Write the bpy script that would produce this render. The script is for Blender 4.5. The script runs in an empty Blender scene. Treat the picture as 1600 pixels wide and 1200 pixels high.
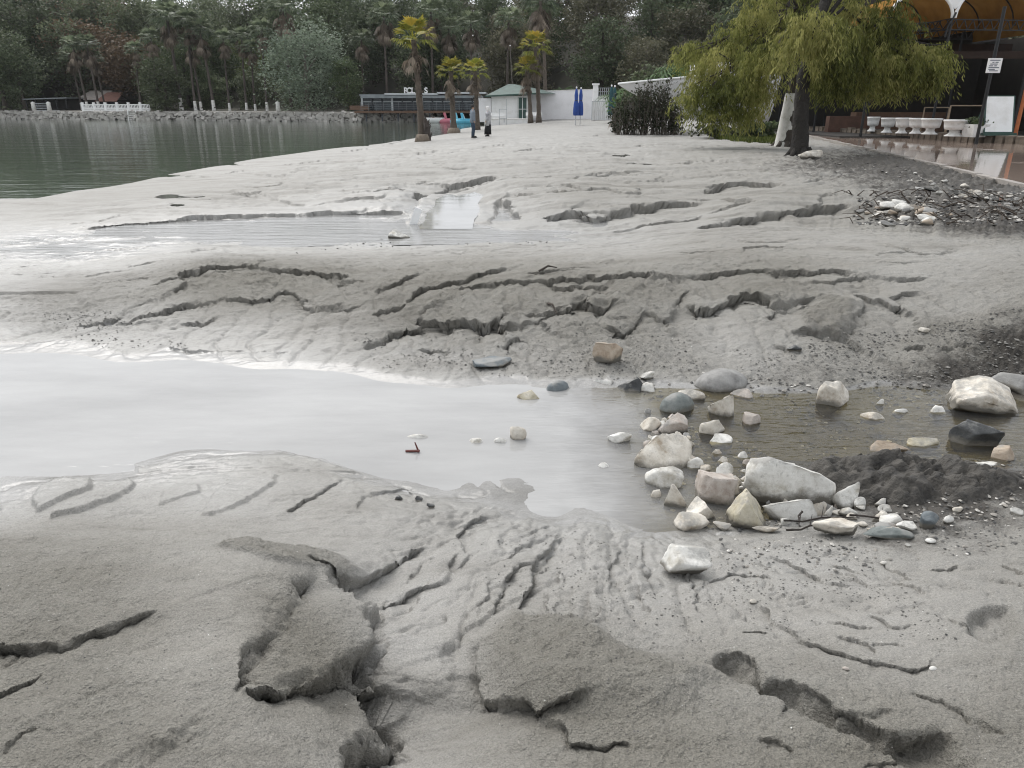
import bpy, bmesh, math, random
import numpy as np
from mathutils import Vector, Matrix

# ------------------------------------------------------------------ camera, sky, sun, exposure
sc = bpy.context.scene
COL = sc.collection
R = math.radians
CAM_H = 1.62
F_PX = 1156.0                 # focal length in photograph pixels (1600 wide)
PITCH = math.atan(437.0 / F_PX)
cam_d = bpy.data.cameras.new("camera")
cam = bpy.data.objects.new("camera", cam_d)
COL.objects.link(cam)
cam.location = (0, 0, CAM_H)
cam.rotation_euler = (math.pi / 2 - PITCH, 0, 0)
cam_d.sensor_width = 36.0
cam_d.lens = 36.0 * F_PX / 1600.0
cam_d.clip_start = 0.05
cam_d.clip_end = 3000
sc.camera = cam

SUN_EL, SUN_AZ = 50.0, -32.0     # azimuth clockwise from +Y (bay side, a little to the left)
world = bpy.data.worlds.new("World")
sc.world = world
world.use_nodes = True
nt = world.node_tree
for n in list(nt.nodes):
    nt.nodes.remove(n)
w_out = nt.nodes.new("ShaderNodeOutputWorld")
w_bg = nt.nodes.new("ShaderNodeBackground")
w_sky = nt.nodes.new("ShaderNodeTexSky")
w_sky.sky_type = 'NISHITA'
w_sky.sun_disc = False
w_sky.sun_elevation = R(SUN_EL)
w_sky.sun_rotation = R(SUN_AZ)
w_sky.air_density = 1.0
w_sky.dust_density = 4.0
w_hsv = nt.nodes.new("ShaderNodeHueSaturation")
w_hsv.inputs['Saturation'].default_value = 0.22
w_mix = nt.nodes.new("ShaderNodeMixRGB")
w_mix.inputs[0].default_value = 0.55
w_mix.inputs[2].default_value = (7.4, 7.7, 8.1, 1)   # even cloud cover
nt.links.new(w_sky.outputs[0], w_hsv.inputs['Color'])
nt.links.new(w_hsv.outputs[0], w_mix.inputs[1])
nt.links.new(w_mix.outputs[0], w_bg.inputs['Color'])
w_bg.inputs['Strength'].default_value = 0.10
nt.links.new(w_bg.outputs[0], w_out.inputs[0])

sun_d = bpy.data.lights.new("sun", 'SUN')
sun_d.energy = 1.15
sun_d.angle = R(48)
sun_d.color = (1.0, 0.97, 0.93)
sun = bpy.data.objects.new("sun", sun_d)
COL.objects.link(sun)
sun.location = (0, 0, 60)
_sv = Vector((math.sin(R(SUN_AZ)) * math.cos(R(SUN_EL)), math.cos(R(SUN_AZ)) * math.cos(R(SUN_EL)), math.sin(R(SUN_EL))))
sun.rotation_euler = _sv.to_track_quat('Z', 'Y').to_euler()

vs = sc.view_settings
vs.view_transform = 'Standard'
vs.look = 'None'
vs.exposure = 0.82
vs.gamma = 1.0
vs.use_curve_mapping = False
sc.cycles.max_bounces = 6
sc.cycles.diffuse_bounces = 3
sc.cycles.glossy_bounces = 3
sc.cycles.transparent_max_bounces = 12
sc.cycles.volume_bounces = 0
sc.cycles.use_denoising = True
sc.cycles.filter_width = 1.1

# ------------------------------------------------------------------ helpers
CT, ST = math.cos(PITCH), math.sin(PITCH)

def raydir(px, py):
    x = (px - 800.0) / F_PX
    y = (600.0 - py) / F_PX
    return (x, CT + y * ST, -ST + y * CT)

def G(px, py, z=0.0):
    """ground point seen at a photograph pixel, on the level z"""
    d = raydir(px, py)
    t = (z - CAM_H) / d[2]
    return Vector((d[0] * t, d[1] * t, z))

def AT(px, py, Y):
    """point seen at a photograph pixel, at the distance Y from the camera"""
    d = raydir(px, py)
    t = Y / d[1]
    return Vector((d[0] * t, Y, CAM_H + d[2] * t))

def tag(o, label=None, cat=None, group=None, kind=None):
    if label: o["label"] = label
    if cat: o["category"] = cat
    if group: o["group"] = group
    if kind: o["kind"] = kind
    return o

def empty(name, loc=(0, 0, 0), rz=0.0, label=None, cat=None, group=None):
    o = bpy.data.objects.new(name, None)
    COL.objects.link(o)
    o.empty_display_size = 0.2
    o.location = loc
    o.rotation_euler = (0, 0, rz)
    return tag(o, label, cat, group)

def copy_tree(o, parent=None):
    c = o.copy()
    COL.objects.link(c)
    c.parent = parent
    for ch in list(o.children):
        copy_tree(ch, c)
    return c

class MB:
    """collects geometry for one mesh"""
    def __init__(self):
        self.v = []; self.f = []; self.var = []
    def add(self, verts, faces, var=0.0):
        b = len(self.v)
        self.v.extend([tuple(p) for p in verts])
        self.f.extend([tuple(i + b for i in f) for f in faces])
        self.var.extend([var] * len(verts))
        return self
    def box(self, c, s, rz=0.0, rx=0.0, ry=0.0, var=0.0):
        m = Matrix.Translation(Vector(c)) @ Matrix.Rotation(rz, 4, 'Z') @ Matrix.Rotation(ry, 4, 'Y') @ Matrix.Rotation(rx, 4, 'X')
        vs_ = [m @ Vector((x * s[0] / 2, y * s[1] / 2, z * s[2] / 2)) for z in (-1, 1) for y in (-1, 1) for x in (-1, 1)]
        return self.add(vs_, [(0, 2, 3, 1), (4, 5, 7, 6), (0, 1, 5, 4), (2, 6, 7, 3), (0, 4, 6, 2), (1, 3, 7, 5)], var)
    def bar(self, a, b, w, h=None, var=0.0):
        a = Vector(a); b = Vector(b); d = (b - a)
        h = h or w
        q = d.to_track_quat('Z', 'Y')
        m = Matrix.Translation((a + b) / 2) @ q.to_matrix().to_4x4()
        L = d.length
        vs_ = [m @ Vector((x * w / 2, y * h / 2, z * L / 2)) for z in (-1, 1) for y in (-1, 1) for x in (-1, 1)]
        return self.add(vs_, [(0, 2, 3, 1), (4, 5, 7, 6), (0, 1, 5, 4), (2, 6, 7, 3), (0, 4, 6, 2), (1, 3, 7, 5)], var)
    def tube(self, pts, rad, n=8, cap=True, var=0.0, jitter=0.0, rng=None):
        pts = [Vector(p) for p in pts]
        if not hasattr(rad, '__len__'): rad = [rad] * len(pts)
        rings = []
        ref = Vector((1, 0, 0))
        for i, p in enumerate(pts):
            d = (pts[min(i + 1, len(pts) - 1)] - pts[max(i - 1, 0)]).normalized()
            s = ref - d * ref.dot(d)
            if s.length < 1e-3: s = Vector((0, 1, 0)) - d * d.y
            s.normalize(); t = d.cross(s)
            ring = []
            for k in range(n):
                a = 2 * math.pi * k / n
                r = rad[i] * (1 + (rng.uniform(-jitter, jitter) if rng else 0))
                ring.append(p + (s * math.cos(a) + t * math.sin(a)) * r)
            rings.append(ring)
        vs_ = [p for r_ in rings for p in r_]
        fs = []
        for i in range(len(pts) - 1):
            for k in range(n):
                a = i * n + k; b = i * n + (k + 1) % n
                fs.append((a, b, b + n, a + n))
        if cap:
            fs.append(tuple(range(n - 1, -1, -1)))
            fs.append(tuple(range((len(pts) - 1) * n, len(pts) * n)))
        return self.add(vs_, fs, var)
    def loft(self, rings, n=14, var=0.0, cap=True):
        """rings: (x, y, z, rx, ry) level ellipses"""
        vs_ = []
        for (x, y, z, rx, ry) in rings:
            for k in range(n):
                a = 2 * math.pi * k / n
                vs_.append((x + rx * math.cos(a), y + ry * math.sin(a), z))
        fs = []
        m = len(rings)
        for i in range(m - 1):
            for k in range(n):
                a = i * n + k; b = i * n + (k + 1) % n
                fs.append((a, b, b + n, a + n))
        if cap:
            fs.append(tuple(range(n - 1, -1, -1)))
            fs.append(tuple(range((m - 1) * n, m * n)))
        return self.add(vs_, fs, var)
    def build(self, name, material=None, parent=None, smooth=False):
        me = bpy.data.meshes.new(name)
        me.from_pydata(self.v, [], self.f)
        if any(self.var):
            at = me.attributes.new('var', 'FLOAT', 'POINT')
            at.data.foreach_set('value', np.array(self.var, dtype=np.float32))
        me.validate()
        if smooth:
            me.shade_smooth()
        if material: me.materials.append(material)
        o = bpy.data.objects.new(name, me)
        COL.objects.link(o)
        if parent: o.parent = parent
        return o

def quads_mesh(name, verts, var=None, material=None, parent=None):
    """many separate quads from an array (n,4,3)"""
    n = len(verts)
    me = bpy.data.meshes.new(name)
    me.vertices.add(n * 4)
    me.vertices.foreach_set('co', np.ascontiguousarray(verts, dtype=np.float32).ravel())
    me.loops.add(n * 4)
    me.loops.foreach_set('vertex_index', np.arange(n * 4, dtype=np.int32))
    me.polygons.add(n)
    me.polygons.foreach_set('loop_start', np.arange(0, n * 4, 4, dtype=np.int32))
    me.polygons.foreach_set('loop_total', np.full(n, 4, dtype=np.int32))
    me.update()
    if var is not None:
        at = me.attributes.new('var', 'FLOAT', 'POINT')
        at.data.foreach_set('value', np.repeat(np.asarray(var, dtype=np.float32), 4))
    if material: me.materials.append(material)
    o = bpy.data.objects.new(name, me)
    COL.objects.link(o)
    if parent: o.parent = parent
    return o

# ------------------------------------------------------------------ noise
_rs = np.random.RandomState(7)
_PERM = np.concatenate([_rs.permutation(256)] * 3).astype(np.int64)
_ANG = _rs.uniform(0, 2 * np.pi, 256)
_GX, _GY = np.cos(_ANG), np.sin(_ANG)

def perlin(x, y, seed=0):
    x = x + seed * 17.31; y = y + seed * 9.77
    xi = np.floor(x).astype(np.int64); yi = np.floor(y).astype(np.int64)
    xf = x - xi; yf = y - yi
    u = xf * xf * xf * (xf * (xf * 6 - 15) + 10)
    v = yf * yf * yf * (yf * (yf * 6 - 15) + 10)
    def g(ix, iy, fx, fy):
        h = _PERM[(_PERM[ix & 255] + iy) & 255]
        return _GX[h] * fx + _GY[h] * fy
    a = g(xi, yi, xf, yf); b = g(xi + 1, yi, xf - 1, yf)
    c = g(xi, yi + 1, xf, yf - 1); d = g(xi + 1, yi + 1, xf - 1, yf - 1)
    return ((a + (b - a) * u) * (1 - v) + (c + (d - c) * u) * v) * 1.5

def fbm(x, y, octaves=4, seed=0, gain=0.5):
    s = 0; a = 1.0; f = 1.0
    for k in range(octaves):
        s = s + a * perlin(x * f, y * f, seed + k * 3 + 1)
        a *= gain; f *= 2.03
    return s

def sstep(a, b, x):
    t = np.clip((x - a) / (b - a), 0, 1)
    return t * t * (3 - 2 * t)

# ------------------------------------------------------------------ materials
def new_mat(name):
    m = bpy.data.materials.new(name)
    m.use_nodes = True
    t = m.node_tree
    for n in list(t.nodes): t.nodes.remove(n)
    out = t.nodes.new("ShaderNodeOutputMaterial")
    return m, t, out

def nd(t, kind, **kw):
    n = t.nodes.new(kind)
    for k, v in kw.items():
        if hasattr(n, k): setattr(n, k, v)
        else: n.inputs[k.replace('_', ' ')].default_value = v
    return n

def ramp(t, fac, stops):
    r = t.nodes.new("ShaderNodeValToRGB")
    el = r.color_ramp.elements
    while len(el) < len(stops): el.new(0.5)
    for e, (p, c) in zip(el, stops):
        e.position = p
        e.color = (c[0], c[1], c[2], 1) if hasattr(c, '__len__') else (c, c, c, 1)
    if fac is not None: t.links.new(fac, r.inputs[0])
    return r

def basic(name, col, rough=0.6, var=0.15, scale=6.0, metal=0.0, bump=0.0, bscale=30.0, spec=0.4, dirt=None, coords='Object'):
    """principled material with noise in colour and roughness and a fine bump"""
    m, t, out = new_mat(name)
    b = nd(t, "ShaderNodeBsdfPrincipled")
    b.inputs['Metallic'].default_value = metal
    b.inputs['Specular IOR Level'].default_value = spec
    tc = t.nodes.new("ShaderNodeTexCoord")
    n = nd(t, "ShaderNodeTexNoise", Scale=scale, Detail=5.0, Roughness=0.6)
    t.links.new(tc.outputs[coords], n.inputs['Vector'])
    lo = [c * (1 - var) for c in col]; hi = [min(1, c * (1 + var)) for c in col]
    r = ramp(t, n.outputs['Fac'], [(0.25, lo if dirt is None else dirt), (0.5, col), (0.75, hi)])
    t.links.new(r.outputs[0], b.inputs['Base Color'])
    rr = nd(t, "ShaderNodeMapRange")
    rr.inputs['To Min'].default_value = max(0.02, rough - 0.12); rr.inputs['To Max'].default_value = min(1, rough + 0.12)
    t.links.new(n.outputs['Fac'], rr.inputs['Value'])
    t.links.new(rr.outputs[0], b.inputs['Roughness'])
    if bump:
        n2 = nd(t, "ShaderNodeTexNoise", Scale=bscale, Detail=4.0)
        t.links.new(tc.outputs[coords], n2.inputs['Vector'])
        bp = nd(t, "ShaderNodeBump", Strength=1.0, Distance=bump)
        t.links.new(n2.outputs['Fac'], bp.inputs['Height'])
        t.links.new(bp.outputs[0], b.inputs['Normal'])
    t.links.new(b.outputs[0], out.inputs[0])
    return m

def leaf_mat(name, dark, mid, light, trans=0.3, rough=0.55):
    m, t, out = new_mat(name)
    at = t.nodes.new("ShaderNodeAttribute"); at.attribute_name = 'var'
    r = ramp(t, at.outputs['Fac'], [(0.0, dark), (0.5, mid), (1.0, light)])
    b = nd(t, "ShaderNodeBsdfPrincipled", Roughness=rough)
    b.inputs['Specular IOR Level'].default_value = 0.12
    oi = t.nodes.new("ShaderNodeObjectInfo")
    hv = t.nodes.new("ShaderNodeHueSaturation")
    mr = nd(t, "ShaderNodeMapRange"); mr.inputs['To Min'].default_value = 0.75; mr.inputs['To Max'].default_value = 1.25
    t.links.new(oi.outputs['Random'], mr.inputs['Value'])
    t.links.new(mr.outputs[0], hv.inputs['Value'])
    t.links.new(r.outputs[0], hv.inputs['Color'])
    t.links.new(hv.outputs[0], b.inputs['Base Color'])
    tr = t.nodes.new("ShaderNodeBsdfTranslucent")
    t.links.new(hv.outputs[0], tr.inputs['Color'])
    mx = t.nodes.new("ShaderNodeMixShader"); mx.inputs[0].default_value = trans
    t.links.new(b.outputs[0], mx.inputs[1]); t.links.new(tr.outputs[0], mx.inputs[2])
    t.links.new(mx.outputs[0], out.inputs[0])
    return m

# ------------------------------------------------------------------ ground: washed-out sand flat
BAY_Z, CH_Z, SIDE_Z, POOL_Z = -0.50, -0.45, -0.345, -0.335

CTRL = [
 # near ground
 (-200,1200,0),(0,1200,0),(300,1200,0),(500,1200,-.03),(620,1200,-.21),(640,1080,-.235),(800,1200,-.12),(1000,1200,-.07),(1300,1200,-.06),(1600,1200,-.04),(1800,1200,-.02),
 (0,850,-.12),(200,850,-.11),(400,885,-.09),(0,1000,-.06),(250,980,-.05),(450,1090,-.06),(-200,900,-.1),(-200,1000,-.04),
 (640,960,-.26),(700,1060,-.23),(690,980,-.26),
 (1400,1060,-.10),(1200,1060,-.12),(1600,1060,-.07),(1000,1080,-.12),(880,1010,-.15),(800,1100,-.16),
 # wet spit and rill slope
 (-200,790,-.43),(0,785,-.435),(100,765,-.41),(300,780,-.385),(450,770,-.385),(560,790,-.38),(620,800,-.39),(300,715,-.442),(200,820,-.36),(0,815,-.40),(450,830,-.34),
 (650,880,-.33),(800,832,-.395),(750,800,-.42),(900,852,-.37),(1000,885,-.345),(1000,838,-.43),(860,800,-.445),
 (850,930,-.28),(1000,1000,-.215),(1150,930,-.28),(1300,950,-.22),(1450,950,-.18),(1600,950,-.14),(1200,860,-.385),(1400,850,-.36),(1600,830,-.33),(1800,850,-.28),
 (1130,835,-.43),(1250,825,-.425),(1400,800,-.41),(1500,790,-.39),(1600,775,-.39),(1450,740,-.43),(1550,745,-.42),
 # channel bed
 (-300,650,-.55),(0,650,-.54),(200,640,-.54),(400,640,-.54),(600,650,-.52),(800,650,-.50),(900,700,-.49),(1000,700,-.50),(1000,780,-.48),(1150,690,-.53),(1300,680,-.60),(1300,640,-.54),(1450,680,-.56),(1550,690,-.50),(1650,700,-.48),
 (1100,640,-.50),(960,760,-.463),(700,738,-.450),(0,720,-.462),(100,745,-.449),(600,745,-.448),(700,760,-.446),(880,785,-.446),(800,745,-.449),(930,790,-.448),(850,738,-.452),(1300,720,-.56),(500,690,-.47),
 # far water line of the channel
 (-300,545,-.44),(0,550,-.445),(200,560,-.44),(400,570,-.44),(600,590,-.44),(700,600,-.44),(860,598,-.44),(960,590,-.43),(1100,598,-.43),(1200,610,-.44),(1300,612,-.44),(1450,600,-.43),(1550,590,-.40),(1700,600,-.38),
 # face of the far bank
 (-200,505,-.41),(0,510,-.42),(150,500,-.40),(300,520,-.40),(450,510,-.36),(600,520,-.35),(800,530,-.34),(1000,530,-.32),(1200,530,-.30),(1400,530,-.30),(1560,545,-.28),(1750,540,-.2),
 (800,490,-.23),(1000,480,-.18),(1200,480,-.15),(1400,480,-.14),(600,480,-.25),(450,465,-.26),(330,465,-.29),
 # crest of the far bank
 (250,440,-.29),(300,424,-.22),(400,416,-.18),(520,427,-.17),(700,447,-.13),(850,432,-.07),(1000,428,-.02),(1200,424,0),(1350,428,.01),(1450,430,.01),(1600,430,.03),(1600,490,-.10),(1800,440,.05),
 (-200,460,-.41),(0,475,-.405),(100,445,-.38),(200,432,-.33),(100,485,-.395),(200,475,-.36),
 # back of the bank and the side channel
 (-200,400,-.345),(0,405,-.342),(200,392,-.345),(400,382,-.355),(600,376,-.355),(800,375,-.352),(930,378,-.34),(1000,392,-.08),(1100,368,-.02),(1200,362,.01),(1300,361,.02),(1450,361,.03),(1600,366,.04),(1800,380,.05),
 (800,402,-.17),(650,402,-.24),(900,392,-.18),(500,402,-.25),(0,380,-.35),(300,362,-.362),(500,358,-.36),(640,356,-.36),(760,356,-.355),(860,362,-.355),
 # sand between side channel and bay
 (0,345,-.37),(100,333,-.33),(300,322,-.26),(500,312,-.22),(620,312,-.17),(640,295,-.12),(200,305,-.42),
 (700,330,-.36),(705,310,-.352),(740,292,-.14),
 (0,318,-.50),(120,298,-.50),(250,275,-.50),(400,248,-.50),(520,232,-.50),(600,224,-.50),(680,213,-.48),(720,205,-.5),(770,196,-.5),
 (-200,340,-.50),(-200,310,-.7),(0,290,-.85),(300,230,-.95),(600,206,-.85),(300,200,-1.3),(0,200,-1.3),(-200,220,-1.3),(690,196,-.8),
 (400,290,-.30),(600,262,-.14),(500,255,-.30),(600,240,-.28),(700,242,-.08),(800,222,-.02),(900,230,0),(1000,240,0),(1000,215,0),(1100,260,0),(1200,250,.02),(900,268,-.03),(1000,290,-.04),(1150,272,.02),(1300,282,.05),(1300,255,.05),(1400,300,.05),(1600,330,.06),
 (900,190,0),(850,186,0),(760,212,-.1),(820,194,-.1),(950,185,0),(1100,215,.02),(1200,230,.03),
 (800,300,-.10),(900,310,-.10),(850,335,-.24),(950,345,-.28),(1000,345,-.24),(1080,330,-.18),(1270,350,-.18),(1200,312,.03),(1100,352,-.18),(1000,310,-.08),(1050,300,-.06),(1150,295,-.06),
 (1400,345,-.08),(1500,340,-.02),(1700,300,.06),(1900,330,.06),
]
_cw = np.array([[*(G(a, b, c)[:2]), c] for a, b, c in CTRL])

def uv(X, Y):
    Yc = np.clip(Y, 1.15, 115.0)
    u = np.clip(X / (0.72 * Yc + 0.75), -1.35, 1.35)
    return u, np.log(Yc + 1.0)

def rbf_fit(pts, vals, c=0.03, reg=1e-3):
    u, v = uv(pts[:, 0], pts[:, 1])
    d = np.sqrt((u[:, None] - u[None]) ** 2 + (v[:, None] - v[None]) ** 2 + c * c)
    n = len(u)
    A = np.zeros((n + 1, n + 1)); A[:n, :n] = d - np.eye(n) * reg; A[:n, n] = 1; A[n, :n] = 1
    w = np.linalg.solve(A, np.append(vals, 0))
    def ev(X, Y):
        X = np.asarray(X, dtype=float); Y = np.asarray(Y, dtype=float)
        qu, qv = uv(X.ravel(), Y.ravel())
        out = np.full(qu.shape, w[n])
        CH = 60000
        for i in range(0, len(qu), CH):
            a = qu[i:i + CH, None] - u[None]; b = qv[i:i + CH, None] - v[None]
            out[i:i + CH] += np.sqrt(a * a + b * b + c * c) @ w[:n]
        return out.reshape(X.shape)
    return ev

BASE = rbf_fit(_cw[:, :2], _cw[:, 2])

def S(pts):
    """photograph pixels -> ground points lying on the base surface"""
    px = np.array(pts, dtype=float)
    z = np.full(len(px), -0.25)
    for _ in range(14):
        W = np.array([G(a, b, c)[:2] for (a, b), c in zip(px, z)])
        z = 0.5 * z + 0.5 * BASE(W[:, 0], W[:, 1])
    return W

# grid: fine near the camera, coarser with distance
def _rows():
    ys = [-30., -12., -5., -2., -.6, 0.2, 0.7, 0.95]
    y = 1.1
    while y < 330:
        ys.append(y)
        if y < 2.2: d = .0075
        elif y < 4.2: d = .0095
        elif y < 9: d = .0095 + (y - 4.2) * .0011
        elif y < 20: d = .0165 + (y - 9) * .006
        elif y < 60: d = .085 + (y - 20) * .018
        else: d = .8 + (y - 60) * .06
        y += d
    return np.array(ys)
_ys = _rows()
_us = np.concatenate([[-3.2, -2.2, -1.6, -1.3], np.linspace(-1.12, 1.12, 700), [1.3, 1.6, 2.2, 3.2]])
NU, NY = len(_us), len(_ys)
YY = np.repeat(_ys[:, None], NU, 1)
XX = _us[None, :] * (0.72 * np.maximum(YY, 0.9) + 0.75)

# ragged outlines: warp the lookup position a little
def warp(X, Y, amt, fr, seed):
    return X + amt * fbm(X * fr, Y * fr, 4, seed, .6), Y + amt * fbm(X * fr, Y * fr, 4, seed + 40, .6)

HH = BASE(XX, YY)
_L = np.clip(YY, 1.2, 40) * 0.16          # feature size grows with distance
HH += 0.022 * np.clip(YY / 6, .3, 2.2) * fbm(XX / (_L * 2.2 + .4), YY / (_L * 2.2 + .4), 3, 3) * sstep(-.43, -.30, HH)

def _prep(pts, reach):
    W = S(pts)
    x0, y0 = W.min(0) - reach; x1, y1 = W.max(0) + reach
    m = (XX > x0) & (XX < x1) & (YY > y0) & (YY < y1)
    idx = np.nonzero(m)
    return W, idx

def _poly_dist(W, X, Y, taper=0.0):
    """distance, side (positive on the right hand) and end fade along an open line"""
    best = np.full(X.shape, 1e9); side = np.zeros(X.shape); num = np.zeros(X.shape); den = np.zeros(X.shape)
    seg = np.hypot(*(W[1:] - W[:-1]).T); L = np.concatenate([[0], np.cumsum(seg)]); tot = L[-1]
    eps = tot * .01 + 1e-4
    nx = np.zeros(X.shape); ny = np.zeros(X.shape)
    for i in range(len(W) - 1):
        a = W[i]; d = W[i + 1] - a; l2 = d @ d + 1e-12
        t = np.clip(((X - a[0]) * d[0] + (Y - a[1]) * d[1]) / l2, 0, 1)
        qx = X - a[0] - t * d[0]; qy = Y - a[1] - t * d[1]
        dd = np.hypot(qx, qy)
        cr = (X - a[0]) * d[1] - (Y - a[1]) * d[0]
        m = dd < best
        best = np.where(m, dd, best); side = np.where(m, np.sign(cr), side)
        nx = np.where(m, qx, nx); ny = np.where(m, qy, ny)
        if taper:
            tt = (L[i] + t * seg[i]) / tot
            w = seg[i] / (dd + eps) ** 3.5
            num += w * sstep(0, taper, tt) * sstep(0, taper, 1 - tt); den += w
    k = side / (best + 1e-6)
    return best, side, (num / den if taper else 1.0), nx * k, ny * k

_seed = [100]
def scarp(pts, drop, decay, edge, rag=1.0, taper=.16):
    """eroded step: low side on the right hand of the line; ragged, uneven in height, crumbling in places"""
    _seed[0] += 7
    W, idx = _prep(pts, decay * 3.2 + .15)
    if not len(idx[0]): return
    X = XX[idx]; Y = YY[idx]
    ym = W[:, 1].mean(); q = ym ** .7
    sd_ = _seed[0]
    wx = .0085 * ym * rag * fbm(X * 7 / q, Y * 7 / q, 6, sd_, .66)
    wy = .0085 * ym * rag * fbm(X * 7 / q, Y * 7 / q, 6, sd_ + 40, .66)
    d, sd, tp, nx, ny = _poly_dist(W, X + wx, Y + wy, taper)
    s = d * sd
    mod = np.clip(.95 + .60 * fbm(X * 3.2 / q, Y * 3.2 / q, 3, sd_ + 3, .6), .5, 1.4)
    tp = tp * mod
    ev = np.clip(.30 + 1.05 * fbm(X * 5.5 / q, Y * 5.5 / q, 3, sd_ + 9, .6), .0, 1.6)
    e2 = edge * (.16 + 1.15 * ev)
    face = sstep(-e2 * .1, e2, s)
    und = np.clip(1.1 - ev, 0, 1) * .85
    HH[idx] -= drop * tp * face * (np.exp(-np.maximum(s, 0) / decay) + und * np.exp(-np.maximum(s - e2, 0) / (decay * .03 + .0035 * ym)))
    onface = tp * sstep(-e2 * .3, e2 * .2, s) * (1 - sstep(e2 * .9, e2 * 2.6, s))
    crumb = fbm(X * 34 / q, Y * 34 / q, 4, sd_ + 13, .68)
    HH[idx] += drop * .20 * onface * crumb
    A = drop * OVER * np.clip(1.15 - .8 * ev, .15, 1)          # wash-out below the lip: the foot of the face lies under it
    k = np.clip(tp, 0, 1) * sstep(0, e2 * .8, s) * (1 - sstep(e2, e2 + 3 * A + .01, s)) * A
    DX[idx] -= k * nx; DY[idx] -= k * ny
    LIP[idx] = np.maximum(LIP[idx], np.clip(onface, 0, 1))

def groove(pts, width, depth, rag=1.0, taper=.2):
    _seed[0] += 7
    W, idx = _prep(pts, width * 5 + .08)
    if not len(idx[0]): return
    X = XX[idx]; Y = YY[idx]; ym = W[:, 1].mean()
    Xw, Yw = warp(X, Y, .0045 * ym * rag, 10.0 / ym ** .8, _seed[0])
    d, sd, tp, _, _ = _poly_dist(W, Xw, Yw, taper)
    tp = tp * (0.75 + .5 * np.clip(fbm(X * 6, Y * 6, 2, _seed[0] + 3), -1, 1))
    HH[idx] -= depth * tp * (.65 * np.exp(-d / (width * .5)) + .35 * np.exp(-(d / (width * 1.6)) ** 2))

def blob(poly, h, edge, rag=1.0, rough=0.0):
    _seed[0] += 7
    W, idx = _prep(poly, edge * 2 + .1)
    if not len(idx[0]): return
    X = XX[idx]; Y = YY[idx]; ym = W[:, 1].mean()
    Xw, Yw = warp(X, Y, .006 * ym * rag, 9.0 / ym ** .8, _seed[0])
    P = np.vstack([W, W[:1]])
    d = _poly_dist(P, Xw, Yw)[0]
    ins = np.zeros(X.shape, bool)
    for i in range(len(W)):
        a = P[i]; b = P[i + 1]
        c = ((a[1] > Yw) != (b[1] > Yw)) & (Xw < (b[0] - a[0]) * (Yw - a[1]) / (b[1] - a[1] + 1e-12) + a[0])
        ins ^= c
    s = np.where(ins, d, -d)
    k = sstep(-edge * .5, edge * .5, s)
    HH[idx] += h * k
    if rough: ROUGH[idx] = np.maximum(ROUGH[idx], rough * k)

OVER = 1.1
LIP = np.zeros_like(HH); ROUGH = np.zeros_like(HH); DX = np.zeros_like(HH); DY = np.zeros_like(HH)

# --- near mounds
scarp([(350,1080),(372,1062),(376,1010),(400,985),(430,930),(482,885)], .055, .22, .07)
scarp([(370,1086),(430,1060),(480,1047),(530,1028),(562,1002),(577,965),(548,918),(500,892)], .085, .5, .11, 1.6)
blob([(425,1055),(450,1038),(482,1032),(480,1048),(445,1062)], -.035, .03)
scarp([(548,1240),(532,1190),(528,1150),(550,1125),(585,1105),(589,1075),(572,1050),(622,1030)], .11, .5, .09, 1.6)
scarp([(-60,1004),(50,1005),(100,1000),(150,987),(200,970),(250,952)], .05, .22, .06)
scarp([(-40,1092),(0,1072),(32,1056),(66,1042)], .022, .06, .012)
scarp([(480,875),(540,892),(580,882),(620,862),(672,840)], .045, .14, .03)
scarp([(595,1062),(625,1045),(655,1028)], .012, .05, .01)
blob([(330,852),(400,846),(520,862),(566,880),(520,893),(430,880)], .03, .06, rough=1)
# middle mound
blob([(752,985),(800,950),(900,962),(1000,1015),(1110,1050),(1050,1090),(900,1080),(800,1072)], .055, .16, rough=1)
scarp([(746,975),(751,1030),(760,1058),(800,1074),(845,1093),(900,1081),(935,1074)], .06, .17, .022)
scarp([(856,1100),(880,1119),(900,1133),(930,1139),(975,1141),(990,1146)], .04, .12, .014)
scarp([(1115,1052),(1000,1018),(920,985),(895,962)], .03, .15, .03)
# deep crack on the near right
blob([(1112,1030),(1140,1014),(1170,1022),(1190,1058),(1240,1062),(1272,1082),(1305,1110),(1360,1126),(1400,1141),(1470,1141),(1500,1165),(1508,1190),(1470,1205),(1400,1180),(1366,1152),(1330,1130),(1290,1122),(1240,1094),(1190,1070),(1125,1040)], -.085, .05, 2.2)
scarp([(1112,1030),(1140,1012),(1172,1020),(1192,1056),(1242,1060),(1274,1080),(1307,1108),(1402,1138),(1472,1138),(1505,1165)], .03, .05, .012)
blob([(1512,957),(1545,948),(1575,945),(1587,980),(1572,1004),(1540,1000),(1520,985)], -.05, .035)
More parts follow.
